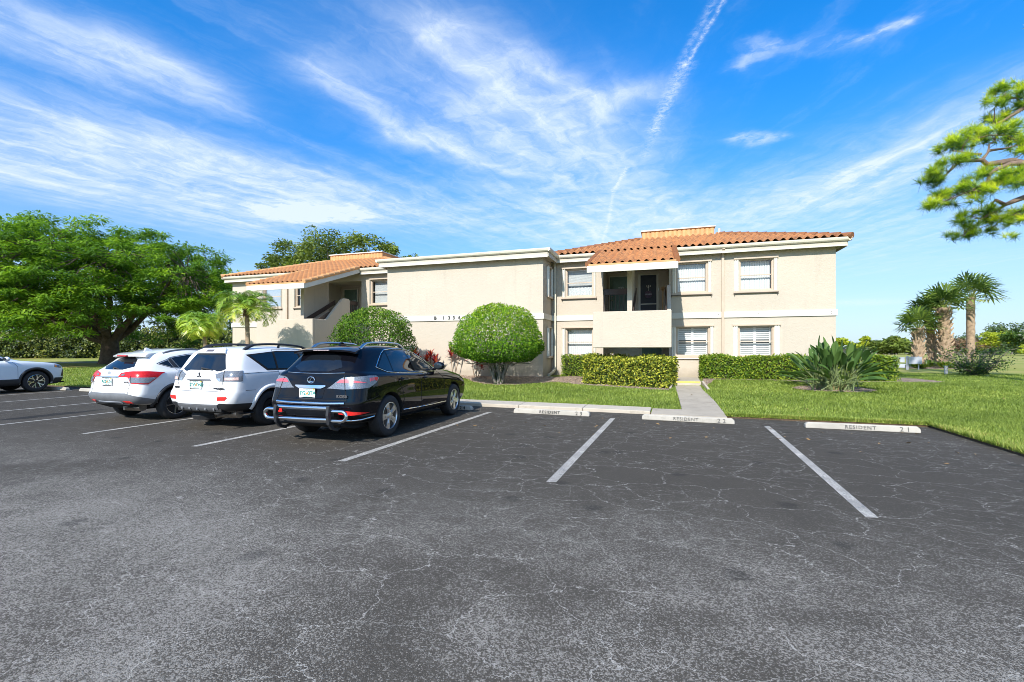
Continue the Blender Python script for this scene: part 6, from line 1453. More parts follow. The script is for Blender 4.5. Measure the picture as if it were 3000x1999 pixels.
def hedge(name, label, pts, depth, h, n, leaf, m, seed, group=None, tint0=.15, core=True):
    """pts: front line (x, y) left to right; the hedge reaches `depth` behind it"""
    rng = np.random.default_rng(seed); P2 = [np.array(p) for p in pts]; seg = [np.linalg.norm(b-a) for a, b in zip(P2, P2[1:])]; L = sum(seg)
    c0 = (P2[0]+P2[-1])/2; x0, y0 = float(c0[0]), float(c0[1]); T = thing(name, label, 'hedge', (x0, y0, g1(x0, y0)), 0, group); gz0 = g1(x0, y0)
    def along(s):
        for (a, b), l in zip(zip(P2, P2[1:]), seg):
            if s <= l or b is P2[-1]: t = np.clip(s/l, 0, 1); return a+(b-a)*t, (b-a)/l
            s -= l
    A_top, A_front, A_end = L*depth, L*h, depth*h; tot = A_top+2*A_front+2*A_end
    which = rng.choice(5, n, p=np.array([A_top, A_front*1.35, A_front*.65, A_end, A_end])/tot)
    u, v = rng.random(n), rng.random(n); P = np.zeros((n, 3)); N = np.zeros((n, 3))
    for i in range(n):
        w = which[i]; s = u[i]*L if w < 3 else (0 if w == 3 else L)
        p, t = along(s); nb = np.array([-t[1], t[0]])
        if w == 0: dd, z, nn = v[i]*depth, h, (0, 0, 1)
        elif w == 1: dd, z, nn = 0, v[i]*h, (-nb[0], -nb[1], 0)
        elif w == 2: dd, z, nn = depth, v[i]*h, (nb[0], nb[1], 0)
        else: dd, z, nn = u[i]*depth, v[i]*h, (-t[0], -t[1], 0) if w == 3 else (t[0], t[1], 0)
        q = p+nb*dd; P[i] = (q[0], q[1], z); N[i] = nn
    jit = rng.normal(0, .035, (n, 3)); inn = rng.random(n)**2*.13
    wav = .035*np.sin(P[:, 0]*2.3+seed)+.03*np.sin(P[:, 0]*5.1)
    base = gz(P[:, 0], P[:, 1])
    P = P-N*inn[:, None]+jit; P[:, 2] += wav*(P[:, 2]/h); P[:, 2] = np.maximum(P[:, 2], .02)+base-gz0
    P[:, 0] -= x0; P[:, 1] -= y0
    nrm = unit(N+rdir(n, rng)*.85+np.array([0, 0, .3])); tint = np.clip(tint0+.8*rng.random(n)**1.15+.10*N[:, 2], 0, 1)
    leaves('foliage', P, rdir(n, rng), nrm, leaf*rng.uniform(.7, 1.35, n), leaf*.55*rng.uniform(.7, 1.3, n), m, T, tint)
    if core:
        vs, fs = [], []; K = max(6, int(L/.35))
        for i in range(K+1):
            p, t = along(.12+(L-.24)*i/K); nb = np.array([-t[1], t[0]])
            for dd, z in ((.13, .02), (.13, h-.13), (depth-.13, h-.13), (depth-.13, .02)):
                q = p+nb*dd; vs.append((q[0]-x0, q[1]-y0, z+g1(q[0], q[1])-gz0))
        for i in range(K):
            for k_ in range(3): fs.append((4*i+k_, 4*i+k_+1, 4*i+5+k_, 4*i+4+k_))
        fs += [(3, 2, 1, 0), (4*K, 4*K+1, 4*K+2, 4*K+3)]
        mesh_obj('shade_core', vs, fs, M_CORE, T)  # solid core, the shade inside the hedge put into its dark colour
    return T
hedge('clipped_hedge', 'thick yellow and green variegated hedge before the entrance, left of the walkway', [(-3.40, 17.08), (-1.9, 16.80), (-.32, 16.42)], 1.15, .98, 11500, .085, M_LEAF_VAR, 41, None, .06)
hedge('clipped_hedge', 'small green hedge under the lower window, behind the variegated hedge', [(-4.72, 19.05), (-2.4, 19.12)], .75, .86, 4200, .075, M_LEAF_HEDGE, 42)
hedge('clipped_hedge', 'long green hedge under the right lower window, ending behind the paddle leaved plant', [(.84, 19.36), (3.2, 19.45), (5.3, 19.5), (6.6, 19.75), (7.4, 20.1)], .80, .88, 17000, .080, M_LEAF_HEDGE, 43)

# ---------------------------------------------------------------- feather palms
def feather_palm(name, label, x, y, trunk, r0, r1, nf, flen, droop, m, seed, nl=30, lw=.022, lean=0.0, skirt=True, up=(.1, 1.35), tsh=0, group=None):
    rng = np.random.default_rng(seed); T = thing(name, label, 'palm', (x, y, g1(x, y)), 0, group)
    top = Vector(trunk[-1]); V, F, tint = [], [], []
    fr = MB()
    for i in range(nf):
        a = i*2.39996+seed; e = up[0]+(up[1]-up[0])*((i+.5)/nf)**1.0; L = flen*rng.uniform(.85, 1.1)*(1-.12*abs(e-.8))
        pts = []; p = np.array(top); ang = e; st = L/10
        for s in range(11):
            pts.append(p.copy()); p = p+st*np.array([math.cos(ang)*math.cos(a), math.cos(ang)*math.sin(a), math.sin(ang)]); ang -= droop*(.35+.16*s)/3.2
        fr.tube([tuple(q) for q in pts], [.016*(1-.07*s) for s in range(11)], 5)
        side = np.array([-math.sin(a), math.cos(a), 0]); tb = rng.random()*.35
        for j in range(nl):
            t = .10+.9*(j+.5)/nl; f = t*10; i0 = min(9, int(f)); c = pts[i0]+(pts[i0+1]-pts[i0])*(f-i0); dr = pts[i0+1]-pts[i0]; dr = dr/np.linalg.norm(dr)
            ll = flen*.30*math.sin(PI*(.12+.84*t))**.8*rng.uniform(.85, 1.1)
            for sg in (1, -1):
                up_ = np.cross(dr, side); upv = up_*(-1 if up_[2] < 0 else 1)
                dv = unit(dr*.55+side*sg*.95+upv*rng.uniform(.1, .45)); mid = c+dv*ll*.55; tip = c+dv*ll+np.array([0, 0, -ll*.32])
                wv = unit(np.cross(dv, upv))*lw
                b = len(V); V += [c-wv*.5, c+wv*.5, mid+wv*.6, mid-wv*.6, tip]; F += [(b, b+1, b+2, b+3), (b+3, b+2, b+4, b+4)]
                tint += [np.clip(.2+tb+.4*rng.random()+tsh-.25*(e > 1)+(.25 if e < .35 else 0), 0, 1)]*5
    V = np.array(V); F = [f if f[2] != f[3] else f[:3] for f in F]
    me = bpy.data.meshes.new('fronds'); me.from_pydata([tuple(v) for v in V], [], F); me.materials.append(m)
    at_ = me.attributes.new('tint', 'FLOAT', 'POINT'); at_.data.foreach_set('value', np.array(tint, dtype=np.float32)); link(bpy.data.objects.new('fronds', me), T)
    fr.build('frond_stalk', M_LEAF_PALM if False else mat_stalk, T, 60)
    tr = MB(); n = 44; P, Rr = [], []
    tp = [Vector(q) for q in trunk]
    for i in range(n+1):
        f = i/n*(len(tp)-1); i0 = min(len(tp)-2, int(f)); P.append(tp[i0].lerp(tp[i0+1], f-i0)); Rr.append((r0+(r1-r0)*i/n)*(1+.10*(i % 3 == 0)))
    tr.tube(P, Rr, 12); tr.build('trunk', M_BARKPALM, T, 50)
    if skirt:
        sk = MB()
        for i in range(46):
            a = i*2.4; z = rng.uniform(-.26, .04); sk.tube([(top.x+.05*math.cos(a), top.y+.05*math.sin(a), top.z+z+.08), (top.x+(.12+.05*rng.random())*math.cos(a), top.y+.14*math.sin(a), top.z+z), (top.x+.11*math.cos(a), top.y+.12*math.sin(a), top.z+z-.10)], [.03, .022, .008], 5)
        sk.build('old_leaf_bases', mat('palm_husk', (.16, .09, .05), .9, var=.5, vscale=20), T)
    return T
mat_stalk = mat('frond_stalk', (.22, .26, .05), .5, var=.2)
feather_palm('feather_palm', 'small date palm with slim ringed trunk before the left stair landing', -16.75, 13.95, [(.10, 0, 0), (.03, 0, 1.1), (-.02, 0, 2.2), (-.04, 0, 3.05)], .095, .075, 28, 1.55, .80, M_LEAF_PALM, 4, 27, .027, tsh=.05)
feather_palm('feather_palm', 'golden green feather palm with leaning trunk left of the building corner', -23.35, 16.9, [(.55, .2, 0), (.30, .1, .7), (.05, 0, 1.5), (-.15, 0, 2.6)], .11, .08, 30, 1.75, 1.35, M_LEAF_PALMY, 9, 30, .032, skirt=False, tsh=.05)
feather_palm('feather_palm', 'short bushy feather palm low behind the roof of the small white crossover', -26.2, 20.5, [(0, 0, 0), (0, 0, .35)], .10, .09, 16, 1.3, .7, M_LEAF_PALM, 14, 26, .03, skirt=False, up=(.5, 1.5))
# ---------------------------------------------------------------- fan palms on the golf course
def fan_palm(label, x, y, h, r, cr, nleaf, seed, boots, lean=(0, 0), dark=0, crown_wind=0.0):
    rng = np.random.default_rng(seed); g = g1(x, y); T = thing('fan_palm', label, 'palm', (x, y, g), 0, 'fan palms on the golf course')
    tr = MB(); n = 24; P = [(lean[0]*(i/n)**1.5, lean[1]*(i/n)**1.5, h*i/n) for i in range(n+1)]
    tr.tube(P, [r*(1.15 if i < 2 else 1+.05*math.sin(i*2.2)) for i in range(n+1)], 12); tr.build('trunk', M_BARKPALM, T, 50)
    if boots:
        bt = MB(); k_ = int(boots)
        for i in range(k_):
            a = i*2.39996; z = h*(.06+.92*i/k_); c = (lean[0]*(z/h)**1.5, lean[1]*(z/h)**1.5)
            p0 = (c[0]+r*.8*math.cos(a), c[1]+r*.8*math.sin(a), z); p1 = (c[0]+r*1.5*math.cos(a+.15), c[1]+r*1.5*math.sin(a+.15), z+.26+.1*rng.random())
            bt.tube([p0, ((p0[0]+p1[0])/2, (p0[1]+p1[1])/2, z+.10), p1], [.085, .065, .035], 5)
        bt.build('leaf_boots', M_BOOT, T)
    V, F, tint = [], [], []; st = MB(); top = np.array([lean[0], lean[1], h])
    for i in range(nleaf):
        a = i*2.39996+seed; e = -.22+1.65*((i+.5)/nleaf); L = cr*.50*rng.uniform(.85, 1.1); dv = np.array([math.cos(e)*math.cos(a), math.cos(e)*math.sin(a), math.sin(e)])
        dv = unit(dv+np.array([crown_wind, 0, 0])); hub = top+dv*L; st.tube([tuple(top-np.array([0, 0, .15])), tuple(top+dv*L*.5+np.array([0, 0, .05])), tuple(hub)], [.03, .022, .014], 5)
        side = unit(np.cross(dv, np.array([0, 0, 1.0]))); upv = np.cross(side, dv); tb = rng.random()*.4+(.25 if e < -.1 else 0)
        ns = 15
        for j in range(ns):
            q = (j/(ns-1)-.5)*math.radians(235); ll = cr*.58*(1-.18*abs(q)/2)*rng.uniform(.9, 1.05)
            d2 = unit(dv*math.cos(q)+side*math.sin(q)+upv*(.20-.25*abs(math.sin(q)))); wv = unit(np.cross(d2, upv))*.062
            mid = hub+d2*ll*.6; tip = hub+d2*ll+np.array([0, 0, -ll*.24*rng.uniform(.4, 1.3)])+np.array([crown_wind*.3, 0, 0])
            b = len(V); V += [hub, mid+wv, tip, mid-wv]; F.append((b, b+1, b+2, b+3)); tint += [np.clip(.1+tb+.4*rng.random()-.2*dark, 0, 1)]*4
    np_mesh('fronds', np.array(V), np.array(F), M_LEAF_SABAL, T, np.array(tint)); st.build('frond_stalk', mat_stalk, T, 60); return T
fan_palm('shortest fan palm, leftmost of the golf course group, with yellow-green boots on its trunk', 15.8, 39.85, 2.75, .27, 1.75, 20, 1, 46)
fan_palm('dark fan palm between the shortest palm and the thick booted one', 17.3, 41.5, 3.7, .24, 1.85, 20, 2, 44, (-.25, 0), 1)
fan_palm('thick fan palm with shaggy criss-cross boots all the way up its trunk', 17.55, 40.4, 4.2, .32, 1.95, 23, 3, 80, (-.15, 0))
fan_palm('tallest fan palm with a smooth bare trunk, rightmost of the group', 19.85, 42.4, 5.0, .24, 2.15, 23, 4, 0, (0, 0), 0, .22)
# ---------------------------------------------------------------- paddle leaved plant and red strap plants
def paddle_plant(x, y):
    rng = np.random.default_rng(77); T = thing('paddle_leaf_plant', 'big clump of grey green paddle leaves at the end of the right hedge', 'plant', (x, y, g1(x, y)))
    V, F, tint = [], [], []; st = MB()
    for i in range(150):
        a = rng.random()*2*PI; e = rng.uniform(.36, 1.5); L = rng.uniform(.70, 1.2)*(1.0 if e > .8 else .95); b0 = np.array([.28*rng.normal(), .20*rng.normal(), 0])
        pts = []; p = b0.copy(); ang = e+.15; 
        for s in range(7): pts.append(p.copy()); p = p+L/6*np.array([math.cos(ang)*math.cos(a), math.cos(ang)*math.sin(a), math.sin(ang)]); ang -= .045*(1.6-e)
        st.tube([tuple(q) for q in pts], [.015-.0012*s for s in range(7)], 5)
        dv = unit(pts[-1]-pts[-2]); side = unit(np.cross(dv, [0, 0, 1.0])); upv = np.cross(side, dv); LL = rng.uniform(.48, .74); Wd = rng.uniform(.055, .09); tb = .15+.5*rng.random()
        fold = rng.uniform(.35, .8); tw = rng.uniform(-.8, .8); s2 = side*math.cos(tw)+upv*math.sin(tw); u2 = np.cross(s2, dv)
        rows = []
        for s in range(7):
            t = s/6; c = pts[-1]+dv*LL*t-u2*0-np.array([0, 0, LL*.16*t*t]); w = Wd*math.sin(PI*min(1, .10+.86*t))**.7 if s < 6 else .004
            b = len(V); V += [c+s2*w+u2*w*fold, c, c-s2*w+u2*w*fold]; tint += [np.clip(tb+.1*rng.random(), 0, .93)]*3; rows.append(b)
        for r_, q in zip(rows[:-1], rows[1:]): F += [(r_, r_+1, q+1, q), (r_+1, r_+2, q+2, q+1)]
    np_mesh('leaves', np.array(V), np.array(F), M_LEAF_BOP, T, np.array(tint), True); st.build('stalks', mat('bop_stalk', (.16, .20, .07), .5, var=.4, vscale=3), T, 60)
    dry = MB()
    for i in range(14):
        a = rng.random()*2*PI; dry.tube([(.3*math.cos(a), .22*math.sin(a), .02), (.34*math.cos(a), .25*math.sin(a), .16), (.44*math.cos(a), .32*math.sin(a), .18)], [.025, .018, .006], 5)
    dry.build('dry_sheaths', mat('dry_straw', (.28, .22, .09), .8, var=.4, vscale=9), T)
paddle_plant(4.65, 17.2)
def strap_plant(x, y, heads, seed, label):
    rng = np.random.default_rng(seed); T = thing('red_cordyline', label, 'plant', (x, y, g1(x, y)), 0, 'red strap leaved plants along the blank wall')
    V, F, tint = [], [], []; st = MB()
    for (hx, hy, hz_) in heads:
        st.tube([(hx*.25, hy*.25, 0), (hx*.7, hy*.7, hz_*.5), (hx, hy, hz_)], [.020, .017, .014], 6)
        for i in range(26):
            a = i*2.4+seed; e = .15+1.25*((i+.5)/26); L = rng.uniform(.30, .46); c = np.array([hx, hy, hz_-.18+.2*i/26]); dh = np.array([math.cos(a), math.sin(a), 0]); sd = np.array([-math.sin(a), math.cos(a), 0]); tb = rng.random()*.8; rows = []
            p = c.copy(); ang = e
            for s in range(5):
                w = (.016, .035, .040, .028, .003)[s]; b = len(V); V += [p-sd*w, p+sd*w]; tint += [np.clip(tb+.3*i/26-.05*s, 0, 1)]*2; rows.append(b); p = p+L/4*np.array([*(dh[:2]*math.cos(ang)), math.sin(ang)]); ang -= .22
            for r_, q in zip(rows[:-1], rows[1:]): F.append((r_, r_+1, q+1, q))
    np_mesh('leaves', np.array(V), np.array(F), M_LEAF_CORD, T, np.array(tint), True); st.build('canes', mat('cane', (.28, .20, .14), .9, var=.3), T, 60)
strap_plant(-11.15, 17.75, [(0, 0, 1.02), (.2, -.1, .8)], 3, 'red strap leaved plant furthest left along the wall, just above the black hood')
strap_plant(-10.35, 17.75, [(0, 0, .95), (.28, -.1, .72), (-.25, .1, .78)], 5, 'fullest orange and red strap leaved plant, between the hood and the round bush')
strap_plant(-9.35, 18.0, [(-.1, 0, 1.02), (.3, 0, 1.12)], 6, 'tall red strap leaved plant on thin bare canes beside the round bush')
strap_plant(-8.15, 17.75, [(-.2, 0, .92), (.12, -.1, .70), (.25, .1, .55)], 8, 'dark crimson strap leaved plant under the left edge of the round bush')
# ---------------------------------------------------------------- broad leaved trees
def clump_tree(name, label, x, y, base_h, limbs, clumps, nl, leaf, m, bark, seed, r0, flat=.6, group=None, tint0=.12, upb=.6, hfrac=.35, aspect=.5, crown_name='crown', wob=.06, cat='tree'):
    """limbs: list of (dx, dy, dz) limb ends; clumps: (k,4) centres and radii, relative to the foot"""
    rng = np.random.default_rng(seed); T = thing(name, label, cat, (x, y, g1(x, y)), 0, group); w = MB()
    w.tube([(0, 0, -.1), (.02, .0, base_h*.3), (.0, .02, base_h*.75), (0, 0, base_h)], [r0*1.35, r0*1.05, r0*.95, r0*.9], 12)
    tips = []
    for i, e in enumerate(limbs):
        e = np.array(e, float); p0 = np.array([.3*r0*math.cos(i*2.4), .3*r0*math.sin(i*2.4), base_h*.85])
        pts = limb(w, p0, e, r0*.42, r0*.12, 6, wob, seed+i, 8, .05); tips += [np.array(q) for q in pts[2:]]
    tips = np.array(tips)
    for i, c in enumerate(clumps):
        dd = np.linalg.norm(tips-c[:3]+np.array([0, 0, .6]), axis=1); j = int(dd.argmin())
        if i % 2 == 0 or dd[j] < 2: limb(w, tips[j], c[:3]-np.array([0, 0, c[3]*.3]), r0*.10, r0*.03, 3, .07, seed+500+i, 5)
    w.build('trunk', bark, T, 60)
    k_ = len(clumps); per = nl//k_; ci = np.repeat(np.arange(k_), per); n = len(ci); C = np.asarray(clumps)[ci]
    d = rdir(n, rng); rad = rng.random(n)**.45; P = C[:, :3]+d*(C[:, 3]*rad)[:, None]*np.array([1, 1, flat])
    ax = unit(d*np.array([1, 1, .25])+rdir(n, rng)*.5+np.array([0, 0, -.15])); nrm = unit(rdir(n, rng)*(1-upb)+np.array([0, 0, upb])+d*.3)
    ct = rng.random(k_)*.45
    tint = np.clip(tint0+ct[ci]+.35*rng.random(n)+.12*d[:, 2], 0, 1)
    leaves(crown_name, P, ax, nrm, leaf*rng.uniform(.7, 1.4, n), leaf*aspect*rng.uniform(.7, 1.3, n), m, T, tint, .15); return T
# great spreading feather-leaved tree
def umbrella():
    rng = np.random.default_rng(2); cl = []
    R = 13.2
    while len(cl) < 1250:
        a = rng.random()*2*PI; r = R*math.sqrt(rng.random())*(1+.06*math.sin(3*a+1)+.05*math.sin(7*a)); x, y = r*math.cos(a)-1.0, r*math.sin(a)-1.5
        q = r/R; top = 12.2-2.4*q**2-1.6*q**5+.35*math.sin(x*1.1)+.35*math.sin(y*1.3+1); low = 4.1+.8*math.sin(a*2+.5)*q+(1.0 if q < .3 else 0) - (1.7 if x < -2 or y < -4 else .7)*q
        lay = rng.random()**.85; z = low+(top-low)*lay
        if q < .4 and lay < .3 and rng.random() < .5: continue
        if math.sin(x*1.7+2)*math.sin(y*1.9)*math.sin(z*1.5) < -.42: continue
        cl.append((x, y, z, rng.uniform(.65, 1.25)))
    lim = [(-9, -5, 5.2), (-6, -7, 7.5), (-3, -8, 9), (2, -6, 9.5), (6, -3, 9), (9, 1, 8.2), (6, 6, 9), (0, 7, 9.5), (-6, 5, 8.5), (-9.5, 1, 7), (-1, -1, 11), (3, 2, 11), (-12.5, -3.5, 4.6)]
    for i in range(130):        # foliage hanging low on the near side
        cl.append((rng.uniform(-14, 7), rng.uniform(-9.5, -3.5), rng.uniform(3.3, 6.2), rng.uniform(.6, 1.1)))
    return lim, np.array(cl)
lim, cl = umbrella()
clump_tree('spreading_tree', 'huge spreading umbrella shaped tree with feathery leaves on a thick forked trunk', -49.6, 26.9, 2.3, lim, cl, 150000, .36, M_LEAF_POIN, M_BARK, 12, .68, .42, None, .05, .72, aspect=.30)
def blob(cx, cy, cz, rx, ry, rz, n, seed, rr=(.6, 1.1), cut=-.4):
    rng = np.random.default_rng(seed); out = []
    while len(out) < n:
        d = rdir(1, rng)[0]; q = rng.random()**.4; p = d*q*np.array([rx, ry, rz]); 
        if math.sin(p[0]*1.3+seed)*math.sin(p[1]*1.2)*math.sin(p[2]*1.6+1) < cut: continue
        out.append((cx+p[0], cy+p[1], cz+p[2], rng.uniform(*rr)))
    return np.array(out)
cl = np.concatenate([blob(.6, 0, 9.2, 7.4, 5, 3.9, 190, 5, (.7, 1.2)), blob(-7.0, 0, 8.4, 2.6, 2.5, 2.8, 40, 6, (.45, .8)), blob(8.0, 0, 8.6, 2.6, 2.5, 2.5, 40, 7, (.5, .9))])
clump_tree('olive_tree', 'olive green tree with open twiggy crown rising behind the left tile roof', -33.1, 36.9, 3.2, [(-5, 0, 8), (-2, 2, 11), (1, -2, 12), (4, 1, 11), (6.5, -1, 8.5), (-6.5, -1, 8.8)], cl, 33000, .32, M_LEAF_OLIVE, M_BARKG, 22, .34, .8, tint0=.1, upb=.35, aspect=.42)
# thicket of sea grape far left: nobody could count the shrubs
def thicket():
    rng = np.random.default_rng(31); n = 52000; line = [np.array(p) for p in ((-140, 22), (-112, 33), (-88, 38.5), (-70, 46), (-57, 52), (-44, 56), (-34, 60))]
    seg = [np.linalg.norm(b-a) for a, b in zip(line, line[1:])]; cum = np.cumsum([0]+seg); s = rng.random(n)*cum[-1]; i = np.searchsorted(cum, s)-1; i = np.clip(i, 0, len(seg)-1)
    t = (s-cum[i])/np.array(seg)[i]; A = np.array(line)[i]; B = np.array(line)[i+1]; p = A+(B-A)*t[:, None]; tv = unit(B-A); nb = np.stack([-tv[:, 1], tv[:, 0]], 1)
    H = 4.6+.7*np.sin(s*.35)+.5*np.sin(s*.9+1)+.35*np.sin(s*2.1); v = rng.random(n)**.85; z = v*H; dep = -1.6*np.sqrt(np.clip(1-(v-.35)**2*1.9, 0, 1))+rng.random(n)**2*2.2+.5*np.sin(s*1.4)*np.sin(z*1.8)
    P = np.stack([p[:, 0]+nb[:, 0]*dep, p[:, 1]+nb[:, 1]*dep, z+.2], 1)
    keep = np.sin(s*1.9)*np.sin(z*2.3+1) > -.62; P = P[keep]; k_ = len(P); out = np.stack([-nb[keep, 0], -nb[keep, 1], np.full(k_, .45)], 1)
    nrm = unit(out+rdir(k_, rng)*.8); tint = np.clip(.08+.75*rng.random(k_)**1.2+.12*np.sin(s[keep]*.8), 0, 1)
    V, F = leaf_quads(P, rdir(k_, rng), nrm, rng.uniform(.24, .42, k_), rng.uniform(.20, .34, k_), .1)
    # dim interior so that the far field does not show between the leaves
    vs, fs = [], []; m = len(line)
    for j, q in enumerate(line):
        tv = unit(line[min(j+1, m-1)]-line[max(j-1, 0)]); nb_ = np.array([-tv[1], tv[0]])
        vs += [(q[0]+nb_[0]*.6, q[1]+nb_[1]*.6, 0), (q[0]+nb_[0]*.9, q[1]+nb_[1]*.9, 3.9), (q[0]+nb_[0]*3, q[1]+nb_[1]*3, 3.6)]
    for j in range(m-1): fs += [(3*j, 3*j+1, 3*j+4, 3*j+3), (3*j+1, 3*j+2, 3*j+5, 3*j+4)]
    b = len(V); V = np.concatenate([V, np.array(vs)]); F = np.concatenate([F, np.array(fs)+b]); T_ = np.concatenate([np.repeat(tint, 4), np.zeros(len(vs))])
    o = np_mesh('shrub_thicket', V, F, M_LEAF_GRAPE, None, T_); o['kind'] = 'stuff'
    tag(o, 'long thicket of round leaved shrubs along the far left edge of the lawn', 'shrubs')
thicket()
# ---------------------------------------------------------------- flowering bush with bare branches on the right lawn
def bare_bush(x, y):
    rng = np.random.default_rng(9); T = thing('bare_branched_bush', 'wide bush of pale bare branches and dark glossy leaves on the right lawn', 'bush', (x, y, g1(x, y))); w = MB(); tips = []
    for i in range(20):
        a = i*2.39996; e = rng.uniform(.55, 1.25); L = rng.uniform(.9, 1.55); p1 = np.array([L*math.cos(e)*math.cos(a)*1.15, L*math.cos(e)*math.sin(a)*1.15, L*math.sin(e)+.1])
        pts = limb(w, (.06*math.cos(a), .06*math.sin(a), 0), p1, .035, .014, 5, .07, i+3, 6)
        for q in pts[2:]: tips.append(np.array(q))
        for j in range(4):
            a2 = a+rng.uniform(-1, 1); st = pts[2+j % 4]; e2 = np.array(st)+np.array([.38*math.cos(a2), .38*math.sin(a2), rng.uniform(-.05, .3)]); limb(w, st, e2, .014, .006, 3, .1, i*9+j, 5); tips.append(e2)
    w.build('branches', M_TWIG, T, 60)
    tips = np.array(tips); n = 4600; c = tips[rng.integers(0, len(tips), n)]; P = c+rng.normal(0, .13, (n, 3)); P[:, 2] = np.clip(P[:, 2], .05, 1.62)
    low = rng.random(n) < .25; a = rng.random(n)*2*PI; r = .55*np.sqrt(rng.random(n)); P[low] = np.stack([r*np.cos(a), r*np.sin(a), .08+.55*rng.random(n)], 1)[low]
    keep = ~((P[:, 2] > .55) & (P[:, 2] < 1.2) & (rng.random(n) < .5)); P = P[keep]; n = len(P)
    leaves('leaves', P, rdir(n, rng), unit(rdir(n, rng)+np.array([0, -.3, .6])), rng.uniform(.07, .12, n), rng.uniform(.04, .06, n), M_LEAF_DK, T, np.clip(rng.random(n)**1.2, 0, 1))
bare_bush(13.85, 29.3)
# low plants round the fan palms
def tuft(name, label, cat, x, y, r, h, n, m, seed, w=.03, group=None):
    rng = np.random.default_rng(seed); T = bpy.data.objects
    a = rng.random(n)*2*PI; r0 = r*.35*np.sqrt(rng.random(n)); e = rng.uniform(.35, 1.4, n); L = np.hypot(r*np.cos(e), h*np.sin(e))*rng.uniform(.7, 1.1, n)
    c = np.stack([r0*np.cos(a), r0*np.sin(a), np.zeros(n)], 1); dv = np.stack([np.cos(e)*np.cos(a), np.cos(e)*np.sin(a), np.sin(e)], 1); sd = np.stack([-np.sin(a), np.cos(a), 0*a], 1)
    mid = c+dv*L[:, None]*.6; tip = c+dv*L[:, None]*.95-np.array([0, 0, 1.0])*(L*.18)[:, None]
    V = np.stack([c, mid+sd*w, tip, mid-sd*w], 1).reshape(-1, 3); F = np.arange(len(V)).reshape(-1, 4)
    o = np_mesh(name, V, F, m, None, np.repeat(rng.random(n), 4)); o.location = (x, y, g1(x, y)); return tag(o, label, cat, group)
for i, (x, y, r, h, lb) in enumerate(((16.3, 40.0, .9, .75, 'dark spiky ground plant right of the shortest fan palm'), (16.9, 38.8, 1.0, .55, 'strap leaved ground plant before the dark fan palm'), (18.1, 39.3, .9, .6, 'strap leaved ground plant at the foot of the thick fan palm'), (19.0, 39.9, .8, .5, 'strap leaved ground plant right of the thick fan palm'), (15.2, 38.2, .8, .35, 'low ground plant at the left tip of the palm bed'), (-27.6, 21.5, .9, 1.0, 'upright spiky plant above the roof of the small white crossover'))):
    tuft('ground_plant', lb, 'plant', x, y, r, h, 190, M_LEAF_DK if i in (0,) else M_LEAF_HEDGE, 60+i, .035, 'low plants of the palm bed' if i < 5 else None)
# ---------------------------------------------------------------- pine reaching in from the right
def pine():
    rng = np.random.default_rng(15); fx, fy = 13.5, 20.8; g = g1(fx, fy); T = thing('pine_tree', 'pine with crooked boughs and long bright needles reaching in at the right edge', 'tree', (fx, fy, g)); o = np.array([fx, fy, g])
    w = MB(); w.tube([(0, 0, -.1), (.05, .02, 3), (-.05, 0, 6.5), (.3, .4, 10), (.5, .6, 13)], [.30, .25, .22, .15, .05], 12)
    for bi, b in enumerate(PINE_BOUGHS):
        P = [Vector(np.array(p)-o) for p in b]; big = b[0][0] > 12.5
        if big:                                     # join the trunk
            z = P[0].z-.3; P = [Vector((0, 0, z-.25))]+P
        n = len(P); r0 = .13 if big else (.085 if bi == 4 else .045); w.tube(P, [max(.014, r0*(1-.88*i/(n-1))) for i in range(n)], 7)
    tips = np.array([np.array(p)-o for b in PINE_BOUGHS for p in b]); cl = np.array(PINE_CLUMPS)-o
    for i, c in enumerate(cl):
        j = int(np.linalg.norm(tips-c, axis=1).argmin()); limb(w, tips[j], c-np.array([0, 0, .05]), .018, .009, 3, .10, i, 5)
    w.build('trunk', M_PINEBARK, T, 60)
    extra = []                                       # the rest of the crown, outside the picture
    for i in range(90):
        a = rng.random()*2*PI; z = rng.uniform(5.5, 13.5); r = rng.uniform(.6, 3.4)*(1-.5*(z-5)/9); p = (r*math.cos(a)+.3, r*math.sin(a)+.3, z)
        if p[0] < -1.6: continue
        extra.append(p)
    V, F, tint = [], [], []
    allc = np.concatenate([cl, np.array(extra)])
    for ci, c in enumerate(allc):
        nb = 5 if ci < len(cl) else 5; tb = rng.random()*.3
        for k_ in range(nb):
            s = c+rng.normal(0, .115, 3)*np.array([1, 1, .42]); ax = unit(rng.normal(0, 1, 3)*np.array([1, 1, .5])+np.array([-.25, -.2, .75])); n = 58
            d = unit(ax*rng.uniform(.15, .95, (n, 1))+rdir(n, rng)*.75); L = rng.uniform(.17, .28, n); wv = unit(np.cross(d, rdir(n, rng)))*.0048
            root = s+ax*rng.uniform(-.05, .05, (n, 1)); tip = root+d*L[:, None]; b = len(V)*1
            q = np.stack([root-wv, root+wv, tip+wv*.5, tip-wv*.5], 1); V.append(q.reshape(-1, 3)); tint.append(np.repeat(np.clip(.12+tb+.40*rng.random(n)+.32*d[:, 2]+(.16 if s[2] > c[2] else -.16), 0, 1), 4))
    V = np.concatenate(V); np_mesh('needles', V, np.arange(len(V)).reshape(-1, 4), M_NEEDLE, T, np.concatenate(tint))
pine()
cl = blob(-.55, -.3, 4.1, .75, 1.0, 1.2, 22, 5, (.2, .36))
clump_tree('small_tree', 'dark leaved small tree just showing at the right edge', 15.9, 26.9, 1.2, [(-.6, 0, 3.4), (-.3, .3, 4.4), (-.7, -.3, 4.0)], cl, 1500, .13, M_LEAF_DK, M_BARKG, 5, .08, .8)
